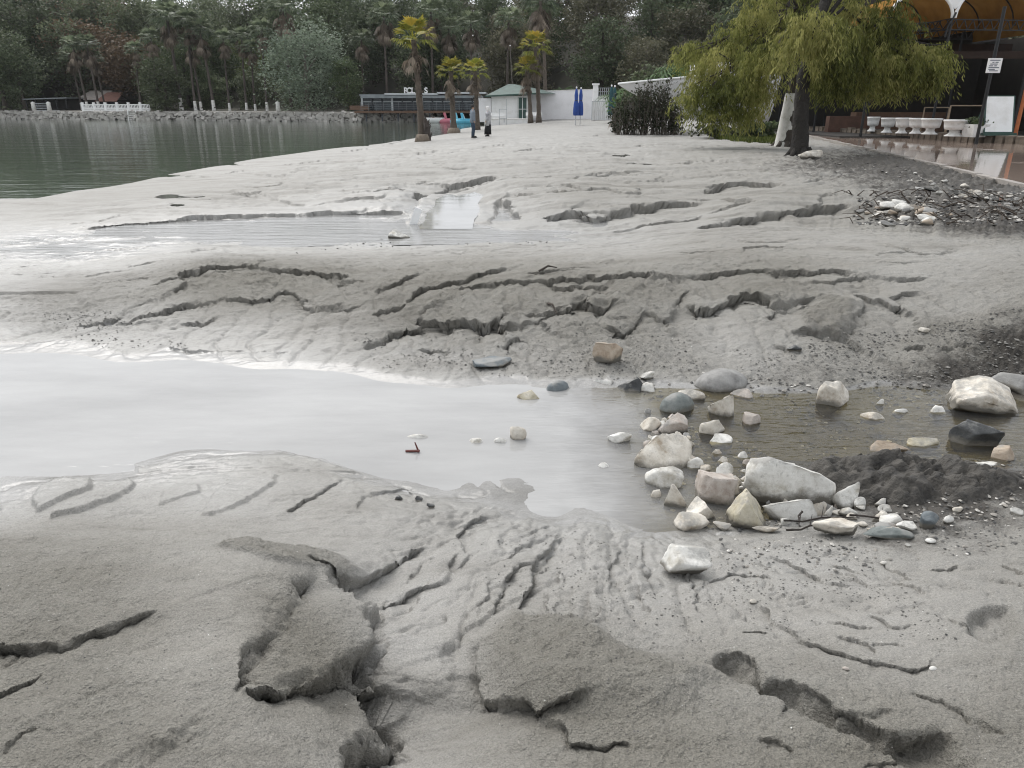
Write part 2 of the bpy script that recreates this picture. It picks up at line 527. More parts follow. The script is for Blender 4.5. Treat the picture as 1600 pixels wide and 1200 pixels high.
# slope of rills
scarp([(735,862),(724,845),(722,828),(733,814),(760,804)], .045, .10, .014)
scarp([(596,922),(640,905),(690,896),(702,880),(738,860)], .026, .07, .012)
for p, w, d in [
 ([(752,872),(742,910),(726,950),(716,975),(688,1002)], .014, .026),
 ([(918,826),(914,860),(916,895)], .014, .026), ([(948,850),(965,900),(980,930),(1003,985)], .012, .022),
 ([(903,965),(912,925),(927,913)], .010, .014), ([(938,910),(950,950),(950,990)], .010, .018),
 ([(983,912),(988,885),(1002,862)], .010, .018), ([(1010,905),(1015,885),(1034,873)], .010, .016),
 ([(1058,900),(1072,958),(1082,982),(1100,1010),(1116,1030)], .016, .034),
 ([(1108,915),(1130,960),(1132,1000)], .014, .018), ([(1255,928),(1290,945),(1320,960),(1345,970)], .010, .014),
 ([(868,905),(880,925),(872,955)], .012, .014), ([(690,935),(730,905),(745,880)], .010, .012),
 ([(1180,900),(1240,905),(1300,925)], .010, .012), ([(1450,880),(1500,890),(1560,880)], .012, .012),
 ([(640,870),(600,890),(560,905)], .010, .010)]:
    groove(p, w, d)
scarp([(812,945),(819,915),(828,882),(850,855),(886,826)], .03, .08, .014)
scarp([(775,950),(778,920),(790,900),(814,878)], .03, .07, .016)
scarp([(820,834),(860,818)], .014, .04, .01)
scarp([(1186,936),(1210,965),(1245,990),(1300,1010),(1360,1031),(1420,1042),(1456,1040),(1464,1018)], .024, .09, .012)
scarp([(1356,960),(1400,979),(1436,974)], .018, .05, .010)
scarp([(1100,905),(1150,896),(1200,902),(1215,908)], .016, .05, .012)
# slabs on the wet spit
blob([(48,788),(60,765),(100,752),(140,750),(144,762),(110,776),(60,800)], .028, .012, .6)
blob([(80,812),(85,800),(150,772),(205,752),(213,758),(190,776),(130,799)], .028, .012, .6)
blob([(245,792),(255,768),(275,771),(310,757),(314,768),(280,780)], .014, .010, .8)
blob([(310,804),(345,762),(400,750),(432,744),(431,758),(390,781),(330,804)], .017, .012, .8)
scarp([(446,803),(490,778),(536,748)], .016, .05, .010)
scarp([(555,800),(580,770),(640,762),(660,775)], .012, .06, .012)
blob([(208,722),(236,700),(290,692),(420,694),(440,705),(505,722),(560,740),(420,735),(330,729),(215,741)], .010, .02, .6)
scarp([(950,752),(930,735),(870,718),(790,712),(700,712),(600,704)], .008, .05, .010)
for p in [[(725,714),(722,742)],[(752,714),(745,762)],[(797,716),(775,750),(790,766),(818,773)],[(867,728),(869,752),(848,763)],[(660,742),(690,752),(705,765)],
          [(186,738),(205,704)],[(0,742),(40,725)],[(90,730),(150,702)],[(470,705),(500,715)],[(520,700),(545,712)],[(560,702),(585,712)],[(600,705),(620,720)],[(0,770),(35,752)]]:
    groove(p, .011, .009)

# --- far bank of the channel
scarp([(190,486),(240,470),(270,452),(300,428),(330,416),(420,413),(480,424),(545,430),(568,450)], .065, .4, .10, 1.6)
scarp([(170,490),(210,502),(240,487),(275,478),(310,477),(370,471),(400,470),(440,455),(468,461),(482,468),(515,472),(527,481),(556,475),(570,462)], 0.040, .3, .05, 2.0)
scarp([(575,452),(620,441),(654,427)], 0.050, .2, .05)
scarp([(630,475),(648,453),(690,441),(740,430),(772,424),(815,416)], 0.058, .22, .06)
scarp([(825,431),(860,425),(910,421)], 0.022, .1, .03)
scarp([(560,545),(600,520),(650,505),(660,495),(690,505),(720,503),(745,513),(766,514),(783,498),(790,513),(806,505),(830,498),(838,502),(858,484),(885,480),(898,478),(901,462),(912,457),(921,471),(932,479),(946,475),(960,467)], 0.078, .32, .05, 1.5, .04)
scarp([(940,500),(968,520),(990,505),(1003,488),(1012,480),(1026,482),(1040,494),(1052,488),(1066,456),(1078,452)], 0.043, .25, .045, 1.4, .08)
scarp([(1080,470),(1097,480),(1130,479),(1150,466),(1176,458),(1212,468),(1250,464),(1268,456)], .085, .32, .05, 1.6, .08)
scarp([(1258,432),(1290,440),(1310,432),(1356,430)], 0.036, .14, .04)
scarp([(1218,520),(1250,512),(1290,520),(1315,528),(1331,496),(1342,470),(1338,458),(1370,469),(1396,481),(1402,464),(1446,448)], 0.050, .28, .05, 1.6, .08)
blob([(1240,480),(1290,462),(1338,468),(1330,500),(1312,525),(1260,512)], .045, .18, 1.2, rough=1)
scarp([(690,447),(780,440),(860,433),(950,431),(1050,428),(1150,424),(1260,422),(1350,428),(1460,430)], .050, .30, .07, 1.6, .06)
blob([(930,468),(950,464),(962,474),(940,490),(928,484)], -.05, .05)
blob([(893,476),(900,460),(918,457),(922,474)], -.04, .04)
for p in [[(690,520),(700,545),(690,565)],[(1065,480),(1058,510),(1060,530)],[(840,520),(850,550)],[(1120,490),(1118,520)],[(750,520),(745,560)],[(880,500),(870,540)],[(820,518),(822,560)],
          [(1180,470),(1184,505)],[(505,480),(498,495),(512,505)],[(430,500),(470,478)],[(410,512),(440,495)],[(550,550),(600,530)],[(1420,455),(1460,480)],[(390,545),(480,545),(540,552)]]:
    groove(p, .03, .022, 1.6)
scarp([(660,505),(620,520),(590,540)], 0.022, .12, .03)
scarp([(580,490),(610,478),(640,474)], 0.029, .12, .03)
for k in range(9):      # small ribs at the left foot of the bank
    x = 150 + k * 24
    groove([(x, 548 - k), (x + 45, 522 - k)], .022, .010, 1.0)
scarp([(240,538),(300,545),(420,548),(470,552)], 0.010, .08, .02)

# --- side channel and the sand behind it
scarp([(120,361),(200,350),(260,345),(330,340),(400,335),(520,329),(600,328),(652,333)], .11, .7, .07, 1.2, .1)
scarp([(300,356),(420,350),(560,346),(640,348)], .03, .4, .06)
scarp([(352,298),(400,304),(480,317),(512,310),(560,306),(600,304),(620,297)], .05, .4, .10)
scarp([(545,335),(575,322)], .05, .2, .05)
scarp([(640,352),(655,330),(657,306),(680,293),(700,288),(730,282),(780,277)], .15, .6, .09, 1.2, .08)
scarp([(690,293),(740,285),(800,278),(880,276)], .05, .4, .08)
scarp([(880,287),(800,299),(757,303),(751,320),(733,347)], .10, .4, .07)
scarp([(752,346),(757,322),(775,312),(795,314),(806,330),(830,344)], .12, .4, .10)
scarp([(848,352),(865,336),(890,328),(906,335),(926,341),(950,336),(985,323),(1010,321),(1060,315),(1105,315)], .12, .4, .10, 1.3, .08)
scarp([(850,306),(900,298),(950,297),(980,305)], .04, .4, .12, 1.6)
scarp([(1100,305),(1125,286),(1165,283),(1215,288),(1255,291)], .14, .5, .10)
scarp([(1250,289),(1290,277),(1350,280)], .06, .3, .08)
scarp([(1080,362),(1130,346),(1180,337),(1230,329),(1250,325),(1275,321),(1320,317),(1350,321)], .17, .5, .12, 1.3)
scarp([(950,366),(1010,352),(1060,345),(1095,335)], .05, .2, .06)
for p in [[(430,258),(500,250),(562,246)],[(555,243),(640,240),(700,233)],[(795,238),(850,232),(905,234)],[(965,231),(1020,226),(1110,225)],[(920,277),(960,270),(1010,268)],[(1108,250),(1150,253),(1185,252)],
          [(720,234),(800,226),(880,228)],[(520,238),(570,232),(640,229)],[(640,285),(610,281),(560,280)],[(700,262),(740,261)],[(900,215),(960,212)],[(760,222),(830,219)],[(650,246),(720,243)]]:
    scarp(p, .07, .5, .16, 1.0)
scarp([(228,452),(262,440),(302,430)], .03, .2, .04)
scarp([(130,398),(190,390),(250,386)], .012, .3, .05)
scarp([(0,428),(80,436),(150,430),(220,424)], .012, .3, .06)
scarp([(90,352),(150,348),(190,336)], .02, .2, .04)
# many smaller breaks between the big ones
_rg0 = random.Random(44)
def breaks(n, box, ang, length, drop, decay, edge, rag=1.6, apex=None):
    for _ in range(n):
        x = _rg0.uniform(box[0], box[2]); y = _rg0.uniform(box[1], box[3]); L = _rg0.uniform(*length)
        if apex: a = math.atan2(y - apex[1], x - apex[0]) + _rg0.uniform(-.25, .25)
        else: a = _rg0.uniform(*ang)
        c = _rg0.uniform(-.5, .5)
        p = [(x + math.cos(a + c * (t - .5)) * L * (t - .5), y + math.sin(a + c * (t - .5)) * L * (t - .5) * (1 if apex else 1)) for t in (0, .25, .5, .75, 1)]
        if math.cos(a) < 0: p = p[::-1]
        if apex and _rg0.random() < .5: p = p[::-1]
        k = _rg0.uniform(.7, 1.2)
        scarp(p, drop * k, decay, edge, rag, .3)
breaks(30, (630, 845, 1180, 960), None, (35, 110), .016, .05, .012, 1.4, (955, 760))
breaks(16, (1180, 880, 1600, 1010), (-.1, .6), (40, 130), .014, .06, .012, 1.4)
breaks(6, (1050, 1060, 1600, 1190), (-.2, .7), (40, 150), .014, .07, .018, 1.6)
breaks(4, (0, 860, 420, 1180), (-.6, .1), (40, 130), .012, .05, .03, 2.2)
breaks(11, (580, 440, 1500, 545), (-.35, .35), (30, 110), .028, .12, .03, 2.0)
breaks(4, (120, 430, 560, 540), (-.5, -.05), (30, 110), .024, .12, .03, 1.8)
breaks(12, (0, 372, 520, 440), (-.22, -.02), (50, 170), .014, .2, .04, 1.2)
breaks(22, (250, 228, 1230, 300), (-.10, .08), (40, 150), .045, .4, .09, 1.3)
breaks(10, (780, 290, 1300, 345), (-.25, .1), (40, 130), .05, .3, .08, 1.5)
breaks(10, (560, 380, 1500, 425), (-.12, .06), (30, 120), .016, .15, .03, 1.3)
# shallow hollows that hold standing water
PUDDLES_ = [([(240,312),(262,307),(300,308),(322,305),(328,310),(345,313),(300,315),(262,315)], .03),
           ([(258,321),(290,319),(294,322),(272,324)], .02),
           ([(940,243),(965,238),(985,240),(982,245),(955,245)], .04), ([(955,253),(990,252),(1018,253),(1040,254),(1022,257),(995,257)], .04),
           ([(726,262),(745,260),(761,261),(745,263)], .03), ([(674,254),(690,252.5),(708,253.5),(692,255)], .03)]
def smooth_loop(p, n=2):
    p = np.array(p, float)
    for _ in range(n):
        q = np.roll(p, -1, 0)
        p = np.stack([.75 * p + .25 * q, .25 * p + .75 * q], 1).reshape(-1, 2)
    return [tuple(a) for a in p]
PUDDLES = [(smooth_loop(p), d) for p, d in PUDDLES_]
for poly, dp in PUDDLES:
    blob(poly, -dp, .06 * (1 + poly[0][1] / 400.), .3)

# masks interpolated from places in the photograph: wet film, black soil, coarse crust
def mask(pts):
    W = S([(a, b) for a, b, _ in pts])
    return rbf_fit(W, np.array([c for *_, c in pts]), c=.05, reg=5e-3)
_wetf = mask([(0,1200,.05),(300,1100,.05),(300,950,.05),(0,900,.05),(450,1000,.0),(620,1150,.45),(640,1000,.5),(700,900,.5),(850,1000,.1),(1000,1100,.05),(1300,1150,.05),(1600,1150,.1),(850,1150,.15),
 (1000,950,.5),(1200,950,.4),(1400,980,.35),(1600,900,.4),(1300,870,.5),(200,740,.9),(200,790,.55),(50,750,1),(100,720,1),(330,745,.9),(450,740,.6),(600,760,.6),(700,740,.9),(900,770,.9),(800,860,.55),
 (0,600,1),(400,560,.8),(200,530,.7),(100,500,.6),(400,520,.5),(700,560,.55),(1000,560,.35),(1300,580,.4),(1550,560,.3),(1200,500,.3),(900,440,.1),(1200,440,.05),(1400,460,.2),(700,470,.1),(450,440,.05),(350,440,.05),
 (0,470,.7),(100,430,.55),(0,400,.95),(200,385,.95),(400,375,.9),(600,375,.8),(800,380,.6),(100,410,.9),(300,405,.5),(500,395,.45),(700,400,.3),(950,400,.25),(1200,380,.2),(1500,400,.3),(1500,360,.3),(900,370,.8),
 (100,330,.3),(300,315,.3),(500,290,.3),(700,260,.35),(800,225,.5),(900,205,.5),(1000,230,.35),(1100,280,.3),(900,310,.2),(1200,310,.2),(1300,260,.4),(600,240,.4),(400,270,.35),(1500,320,.6),(700,330,.9),(950,345,.5),(1050,330,.4)])
_darkf = mask([(0,1100,0),(500,1000,0),(1000,1100,0),(1500,1100,0.05),(1600,1000,.05),(700,850,0),(0,700,0),(400,600,0),(1000,850,.05),(1150,870,.15),(1350,870,.25),(1500,820,.55),(1600,800,.4),(1450,750,1.0),(1550,740,.9),(1400,760,.8),
 (1300,660,.25),(1500,680,.4),(1100,690,.15),(1000,560,.25),(1050,575,.3),(1150,580,.3),(1250,590,.35),(1350,590,.3),(1480,570,.6),(1560,560,.75),(1600,530,.6),(1500,530,.35),(1400,520,.12),(1600,440,.15),(1200,500,0),(900,500,0),(700,560,.02),(500,500,0),(100,490,.12),(0,450,0),
 (300,300,0),(600,250,0),(900,250,0),(1100,240,.06),(1200,250,.3),(1300,255,.6),(1400,280,.6),(1500,310,.6),(1600,335,.55),(1400,320,.55),(1500,340,.75),(1590,350,.75),(1300,310,.15),(1200,310,.05),(1100,300,0),(1400,370,.05),(1600,380,.2),(800,380,0),(1000,400,0)])
_roughf = mask([(0,900,.7),(150,900,.7),(330,930,.15),(300,1000,.2),(380,980,.2),(200,1100,.7),(500,980,1),(560,1090,1),(620,1150,.15),(640,980,.1),(850,1020,1),(1000,1080,1),(1000,1180,.9),(1300,1100,.9),(1500,1130,.7),(1600,1020,.6),(1150,1150,.8),(850,1160,.7),
 (1000,930,.1),(1250,960,.1),(1400,990,.15),(200,780,.3),(450,780,.15),(700,850,.05),(300,700,.2),(0,600,0),(700,560,.5),(850,540,.6),(1000,560,.8),(1300,570,.8),(1550,570,1),(1400,500,.4),(1200,440,.9),(1000,450,.9),(800,450,.8),(700,470,.8),(450,440,.9),(350,445,.9),(1150,500,.2),(450,510,.1),(250,500,.3),(110,490,.8),
 (200,410,.1),(600,390,.1),(1000,400,.2),(1300,390,.2),(1500,400,.3),(900,340,.4),(1200,330,.5),(1400,330,1),(1550,330,1),(600,310,.2),(300,310,.1),(700,250,.1),(1000,240,.1),(1250,250,.5),(1450,280,.7)])
WET = np.clip(_wetf(XX, YY), 0, 1); DARK = np.clip(_darkf(XX, YY), 0, 1); ROUGH = np.clip(np.maximum(ROUGH, _roughf(XX, YY)), 0, 1)

# surface relief: crumbs on the crust, streaks on the wet sand
_mg = sstep(.035, .004, HH - CH_Z) * ((YY > 2.4) & (YY < 8))
WET = np.maximum(WET, _mg * 1.15); ROUGH *= (1 - .8 * _mg)
SILT = sstep(.7, 1.5, XX + .3 * fbm(XX * 2, YY * 2, 3, 91)) * sstep(CH_Z + .012, CH_Z - .02, HH) * (YY < 8)
near = sstep(16, 6, YY)
n1 = fbm(XX * 22, YY * 22, 3, 11, .6)
n2 = fbm(XX * 60, YY * 60, 2, 17, .6)
n3 = fbm(XX * 7, YY * 7, 4, 23, .55)
HH += ROUGH * (0.0060 * n1 * near + 0.0050 * n2 * sstep(9, 3, YY)) * (0.55 + .45 * np.clip(YY / 4, .4, 2.2))
_k = np.clip(YY / 3.0, .6, 5)
pl = fbm(XX * 2.6 / _k ** .6, YY * 3.4 / _k ** .6, 5, 53, .62)       # broken plates of crust
HH += ROUGH * .0085 * _k ** .8 * (sstep(-.015, .015, pl - .18) + .8 * sstep(-.012, .012, pl + .28) - .8) * sstep(14, 9, YY)
fl = fbm(XX * 1.6 + YY * .5, YY * 4.2 - XX * .8, 5, 59, .6)          # thin steps left by the falling water
HH += (1 - ROUGH) * .0045 * _k ** .5 * (sstep(-.01, .012, fl - .12) + sstep(-.01, .012, fl + .30)) * sstep(14, 8, YY) * sstep(-.452, -.43, HH)
HH += (0.0035 + .006 * ROUGH) * n3 * sstep(30, 10, YY) * sstep(-.455, -.40, HH)
HH += DARK * ((0.014 + .05 * sstep(8, 11, YY)) * np.abs(fbm(XX * 9 / np.clip(YY / 5, 1, 3), YY * 9 / np.clip(YY / 5, 1, 3), 4, 31, .6)) + .006 * n1) * np.clip(YY / 5, .6, 2.5) * sstep(-.46, -.40, HH)
HH += LIP * (0.012 * n1 + .008 * n2) * np.clip(YY / 5, .35, 1.6) * near
str_ = fbm(XX * 2.2 + YY * .6, YY * 16 - XX * 3, 3, 37, .6)
HH += .0022 * str_ * (1 - ROUGH) * sstep(12, 5, YY) * sstep(-.46, -.42, HH)
# pebbly foot of the far bank
peb = np.clip(fbm(XX * 16, YY * 16, 3, 41, .7) - .15, 0, 1)
HH += .022 * peb * ROUGH * ((YY > 5.0) & (YY < 9.5)) * sstep(-.02, -.2, HH) * sstep(-.47, -.42, HH)
# gullied face of the far bank: ribs running down the slope
_wx = XX + .10 * fbm(XX * 1.7, YY * 1.7, 3, 61); _wy = YY + .10 * fbm(XX * 1.7, YY * 1.7, 3, 67)
def lines(p, w): return np.exp(-np.abs(p) / w)
rib = lines(perlin(_wx * 3.0 + _wy * .5, _wy * .9, 63), .07)
rib2 = lines(perlin(_wx * 7.0 + _wy * 1.0, _wy * 2.2, 65), .06)
swell = perlin(_wx * 2.4, _wy * 1.2, 66)
_bk = sstep(5.0, 5.7, YY) * sstep(8.6, 7.2, YY) * sstep(.02, -.10, HH) * sstep(-.455, -.41, HH)
HH += _bk * (.020 * swell - .024 * rib - .008 * rib2)
# fan of rills on the near slope
_ap = G(960, 770, CH_Z)
_th = np.arctan2(XX - _ap.x, _ap.y - YY + .15); _rr = np.hypot(XX - _ap.x, _ap.y - YY)
_wb = .05 * fbm(XX * 6, YY * 6, 3, 64, .6)
_rl = sstep(1.95, 2.2, YY) * sstep(3.75, 3.3, YY) * sstep(-.12, -.20, HH) * sstep(-.452, -.42, HH) * sstep(-.75, -.45, XX) * (1 - .75 * ROUGH)
r1 = lines(perlin(_th * 4.2 + _wb * 6, _rr * 1.1, 68), .075); r2 = lines(perlin(_th * 9 + _wb * 8, _rr * 2.6, 69), .06)
HH += _rl * (.012 * perlin(_th * 5 + _wb * 5, _rr * 1.6, 72) - .019 * r1 - .010 * r2)
# thin branching lines over the wet spit
_sp = sstep(3.0, 3.3, YY) * sstep(4.6, 4.2, YY) * sstep(-.452, -.44, HH) * sstep(-.34, -.38, HH)
HH -= _sp * .007 * lines(perlin(XX * 3.2 + YY * 2.0 + _wb * 4, YY * 3.5 - XX * .7, 78), .05)
# long low steps on the sand flats behind
_fr = sstep(8.6, 10.5, YY) * sstep(60, 30, YY) * sstep(-.40, -.28, HH)
ff = fbm(XX * .33 + .12 * YY, YY * .95 - XX * .10, 5, 83, .6)
HH += _fr * (.022 * (sstep(-.012, .02, ff - .14) + sstep(-.012, .02, ff + .22) - 1.3) + .010 * fbm(XX * 1.6, YY * 1.6, 3, 87)) * np.clip(YY / 14, .6, 1.6)
# flowing sheet of the side channel: braided bars
HH += .012 * fbm(XX * .9 + .3 * YY, YY * 3.2, 4, 47, .6) * sstep(.5, .9, WET) * ((YY > 7.5) & (YY < 17)) * sstep(0, -.25, HH)

_kx = np.array([G(a, b, .1)[:] for a, b in [(1700,317),(1600,291),(1500,267),(1400,243),(1320,225),(1262,212),(1240,205)]])
_ke = np.interp(YY, _kx[:, 1], _kx[:, 0], left=1e3, right=1e3)
HH = np.where(XX > _ke - .1, np.minimum(HH, .03), HH)
_sc = (YY > 8.2) & (YY < 17) & (XX < 3.4) & (HH < -.25)
HH = np.where(_sc, np.maximum(HH, SIDE_Z - .016 + .012 * fbm(XX * .9 + .3 * YY, YY * 3.2, 4, 47, .6) + (XX < -4) * .0), HH)
HH = np.where((YY < 8) & (YY > 2.5), np.maximum(HH, -.62), HH)

_y0 = G(700, 354, SIDE_Z).y
def pool_z(y): return SIDE_Z + .004 + np.maximum(y - _y0, 0) * .026
POOLP = []
for a, b in [(656,356),(735,356),(738,342),(748,330),(744,318),(752,306),(740,301),(718,306),(700,304),(684,312),(682,322),(670,332),(668,344)]:
    z = -.3
    for _ in range(10): z = .5 * z + .5 * float(pool_z(G(a, b, z).y))
    POOLP.append(G(a, b, z)[:2])
POOLP = np.array(POOLP)
_ix = np.nonzero((XX > POOLP[:, 0].min() - 1) & (XX < POOLP[:, 0].max() + 1) & (YY > POOLP[:, 1].min() - 1) & (YY < POOLP[:, 1].max() + 1))
_px, _py = XX[_ix], YY[_ix]
_pp = np.vstack([POOLP, POOLP[:1]])
_wd = _poly_dist(_pp, _px + .06 * fbm(_px * 3, _py * 3, 3, 95), _py + .06 * fbm(_px * 3, _py * 3, 3, 96))[0]
_in = np.zeros(_px.shape, bool)
for i in range(len(POOLP)):
    a, b = _pp[i], _pp[i + 1]
    _in ^= ((a[1] > _py) != (b[1] > _py)) & (_px < (b[0] - a[0]) * (_py - a[1]) / (b[1] - a[1] + 1e-12) + a[0])
_k = sstep(-.10, .02, np.where(_in, _wd, -_wd))
_f = sstep(.25, .7, np.where(_in, 0, _wd)); DX[_ix] *= _f; DY[_ix] *= _f
_lift = np.where(_in, 0, pool_z(_py) + .004 + .03 * fbm(_px * 2, _py * 2, 3, 97))
HH[_ix] = np.where(_in, HH[_ix], np.where(_wd < .35, np.maximum(HH[_ix], np.where(_py > _y0 + .3, _lift, -9)), HH[_ix])) * (1 - _k) + (pool_z(_py) - .014) * _k

def hgt(x, y):
    """height of the finished ground at one point"""
    j = int(np.clip(np.searchsorted(_ys, y), 1, NY - 1))
    u = x / (0.72 * max(y, .9) + .75)
    i = int(np.clip(np.searchsorted(_us, u), 1, NU - 1))
    ty = (y - _ys[j - 1]) / (_ys[j] - _ys[j - 1]); tx = (u - _us[i - 1]) / (_us[i] - _us[i - 1])
    a = HH[j - 1, i - 1] * (1 - tx) + HH[j - 1, i] * tx
    b = HH[j, i - 1] * (1 - tx) + HH[j, i] * tx
    return float(a * (1 - ty) + b * ty)

def GR(px, py):
    """point of the finished ground seen at a photograph pixel (marching along the view ray)"""
    d = raydir(px, py)
    t = 0.8; pt = t
    while t < 200:
        x, y, z = d[0] * t, d[1] * t, CAM_H + d[2] * t
        if y > .7 and z <= hgt(x, y):
            lo, hi = pt, t
            for _ in range(12):
                mid = (lo + hi) / 2
                if CAM_H + d[2] * mid <= hgt(d[0] * mid, d[1] * mid): hi = mid
                else: lo = mid
            return Vector((d[0] * hi, d[1] * hi, CAM_H + d[2] * hi))
        pt = t
        t *= 1.006
    return G(px, py, 0)

def ground_material():
    m, t, out = new_mat("grey_sand")
    L = t.links.new
    b = nd(t, "ShaderNodeBsdfPrincipled")
    geo = t.nodes.new("ShaderNodeNewGeometry")
    def attr(n):
        a = t.nodes.new("ShaderNodeAttribute"); a.attribute_name = n; return a.outputs['Fac']
    wet, dark, rough = attr('wet'), attr('dark'), attr('rough')
    def noise(scale, detail=4.0, rgh=.6):
        n = nd(t, "ShaderNodeTexNoise", Scale=scale, Detail=detail, Roughness=rgh)
        L(geo.outputs['Position'], n.inputs['Vector']); return n.outputs['Fac']
    def math_(op, a, b_=None, c=None):
        n = t.nodes.new("ShaderNodeMath"); n.operation = op
        for i, v in enumerate((a, b_, c)):
            if v is None: continue
            if isinstance(v, (int, float)): n.inputs[i].default_value = v
            else: L(v, n.inputs[i])
        return n.outputs[0]
    def mix(f, a, b_):
        n = t.nodes.new("ShaderNodeMixRGB")
        for i, v in enumerate((f, a, b_)):
            if isinstance(v, (int, float)): n.inputs[i].default_value = v
            elif isinstance(v, tuple): n.inputs[i].default_value = (*v, 1)
            else: L(v, n.inputs[i])
        return n.outputs[0]
    nb = noise(2.3, 6.0); nm = noise(14, 5.0); nf = noise(140, 3.0, .7)
    # wetness broken up by noise
    w2 = math_('ADD', wet, math_('MULTIPLY', math_('SUBTRACT', nb, .5), .55))
    w2 = math_('MINIMUM', math_('MAXIMUM', w2, 0.0), 1.0)
    damp = mix(nm, (.225, .217, .200), (.300, .290, .268))
    crust = mix(nm, (.22, .209, .180), (.315, .30, .262))
    dry = mix(rough, damp, crust)
    film = mix(nm, (.235, .232, .224), (.295, .291, .282))
    c = mix(w2, dry, film)
    soil = mix(nm, (.032, .029, .025), (.092, .083, .072))
    dk = math_('ADD', dark, math_('MULTIPLY', math_('MULTIPLY', math_('SUBTRACT', noise(3.5, 9.0, .75), .5), 3.6), math_('MULTIPLY', dark, math_('SUBTRACT', 1.25, dark))))
    dkr = t.nodes.new("ShaderNodeMapRange"); dkr.inputs[1].default_value = .28; dkr.inputs[2].default_value = .62; dkr.interpolation_type = 'SMOOTHSTEP'
    L(dk, dkr.inputs[0])
    c = mix(dkr.outputs[0], c, soil)
    c = mix(attr('silt'), c, mix(nm, (.085, .076, .048), (.20, .18, .125)))
    # patches of other damp sand, drawn out along the flow
    mp = nd(t, "ShaderNodeMapping"); mp.inputs['Scale'].default_value = (.55, 1.5, 1); L(geo.outputs['Position'], mp.inputs['Vector'])
    pn = nd(t, "ShaderNodeTexNoise", Scale=1.0, Detail=7.0, Roughness=.66); L(mp.outputs[0], pn.inputs['Vector'])
    pt = t.nodes.new("ShaderNodeMixRGB"); pt.blend_type = 'MULTIPLY'; pt.inputs[0].default_value = 1.0
    pc = ramp(t, pn.outputs['Fac'], [(.28, (.60, .585, .55)), (.45, (.93, .92, .90)), (.70, (1.10, 1.10, 1.10))]); L(c, pt.inputs[1]); L(pc.outputs[0], pt.inputs[2]); c = pt.outputs[0]
    # sand grains, dark specks, pale shell bits
    spk = nd(t, "ShaderNodeTexVoronoi", Scale=95.0); L(geo.outputs['Position'], spk.inputs['Vector'])
    sp = math_('LESS_THAN', spk.outputs['Distance'], .07)
    c = mix(math_('MULTIPLY', sp, math_('MULTIPLY', rough, .35)), c, (.07, .066, .06))
    gr = t.nodes.new("ShaderNodeMixRGB"); gr.blend_type = 'OVERLAY'; gr.inputs[0].default_value = .72
    L(c, gr.inputs[1]); gcol = ramp(t, math_('ADD', math_('MULTIPLY', nf, .55), math_('MULTIPLY', noise(330, 2.0, .7), .45)), [(.34, .22), (.66, .78)]); L(gcol.outputs[0], gr.inputs[2])
    L(gr.outputs[0], b.inputs['Base Color'])
    w3 = math_('POWER', w2, 1.3)
    r = mix(w3, (.80, .80, .80), (.12, .12, .12))
    r = mix(math_('MULTIPLY', nm, .16), r, (.62, .62, .62))
    r = mix(math_('MULTIPLY', math_('MULTIPLY', rough, .8), math_('SUBTRACT', 1.0, math_('MULTIPLY', w2, .7))), r, (.92, .92, .92))
    L(r, b.inputs['Roughness'])
    b.inputs['Specular IOR Level'].default_value = .5
    bh = math_('ADD', math_('MULTIPLY', nf, math_('ADD', .22, math_('MULTIPLY', rough, 1.1))), math_('ADD', math_('MULTIPLY', noise(42, 4.0, .65), math_('ADD', .3, math_('MULTIPLY', rough, 1.6))), math_('MULTIPLY', noise(88, 2.0, .5), math_('MULTIPLY', rough, 1.5))))
    bh = math_('MULTIPLY', bh, math_('SUBTRACT', 1.0, math_('MULTIPLY', w2, .86)))
    bp = nd(t, "ShaderNodeBump", Strength=1.0, Distance=.016)
    L(bh, bp.inputs['Height']); L(bp.outputs[0], b.inputs['Normal'])
    L(b.outputs[0], out.inputs[0])
    return m

def build_ground():
    me = bpy.data.meshes.new("ground")
    nv = NU * NY
    co = np.stack([XX + DX, YY + DY, HH], -1).reshape(-1, 3).astype(np.float32)
    me.vertices.add(nv); me.vertices.foreach_set('co', co.ravel())
    i = np.arange(NY - 1)[:, None] * NU + np.arange(NU - 1)[None]
    f = np.stack([i, i + 1, i + NU + 1, i + NU], -1).reshape(-1).astype(np.int32)
    nf = (NY - 1) * (NU - 1)
    me.loops.add(nf * 4); me.loops.foreach_set('vertex_index', f)
    me.polygons.add(nf)
    me.polygons.foreach_set('loop_start', np.arange(0, nf * 4, 4, dtype=np.int32))
    me.polygons.foreach_set('loop_total', np.full(nf, 4, dtype=np.int32))
    me.polygons.foreach_set('use_smooth', np.ones(nf, dtype=bool))
    me.update()
    for nm, arr in (('wet', WET), ('dark', DARK), ('rough', ROUGH), ('silt', SILT)):
        a = me.attributes.new(nm, 'FLOAT', 'POINT'); a.data.foreach_set('value', arr.ravel().astype(np.float32))
    me.materials.append(ground_material())
    o = bpy.data.objects.new("ground", me); COL.objects.link(o)
    tag(o, "washed-out grey sand flat cut by gullies and a flood channel", kind="structure")
    return o
ground = build_ground()

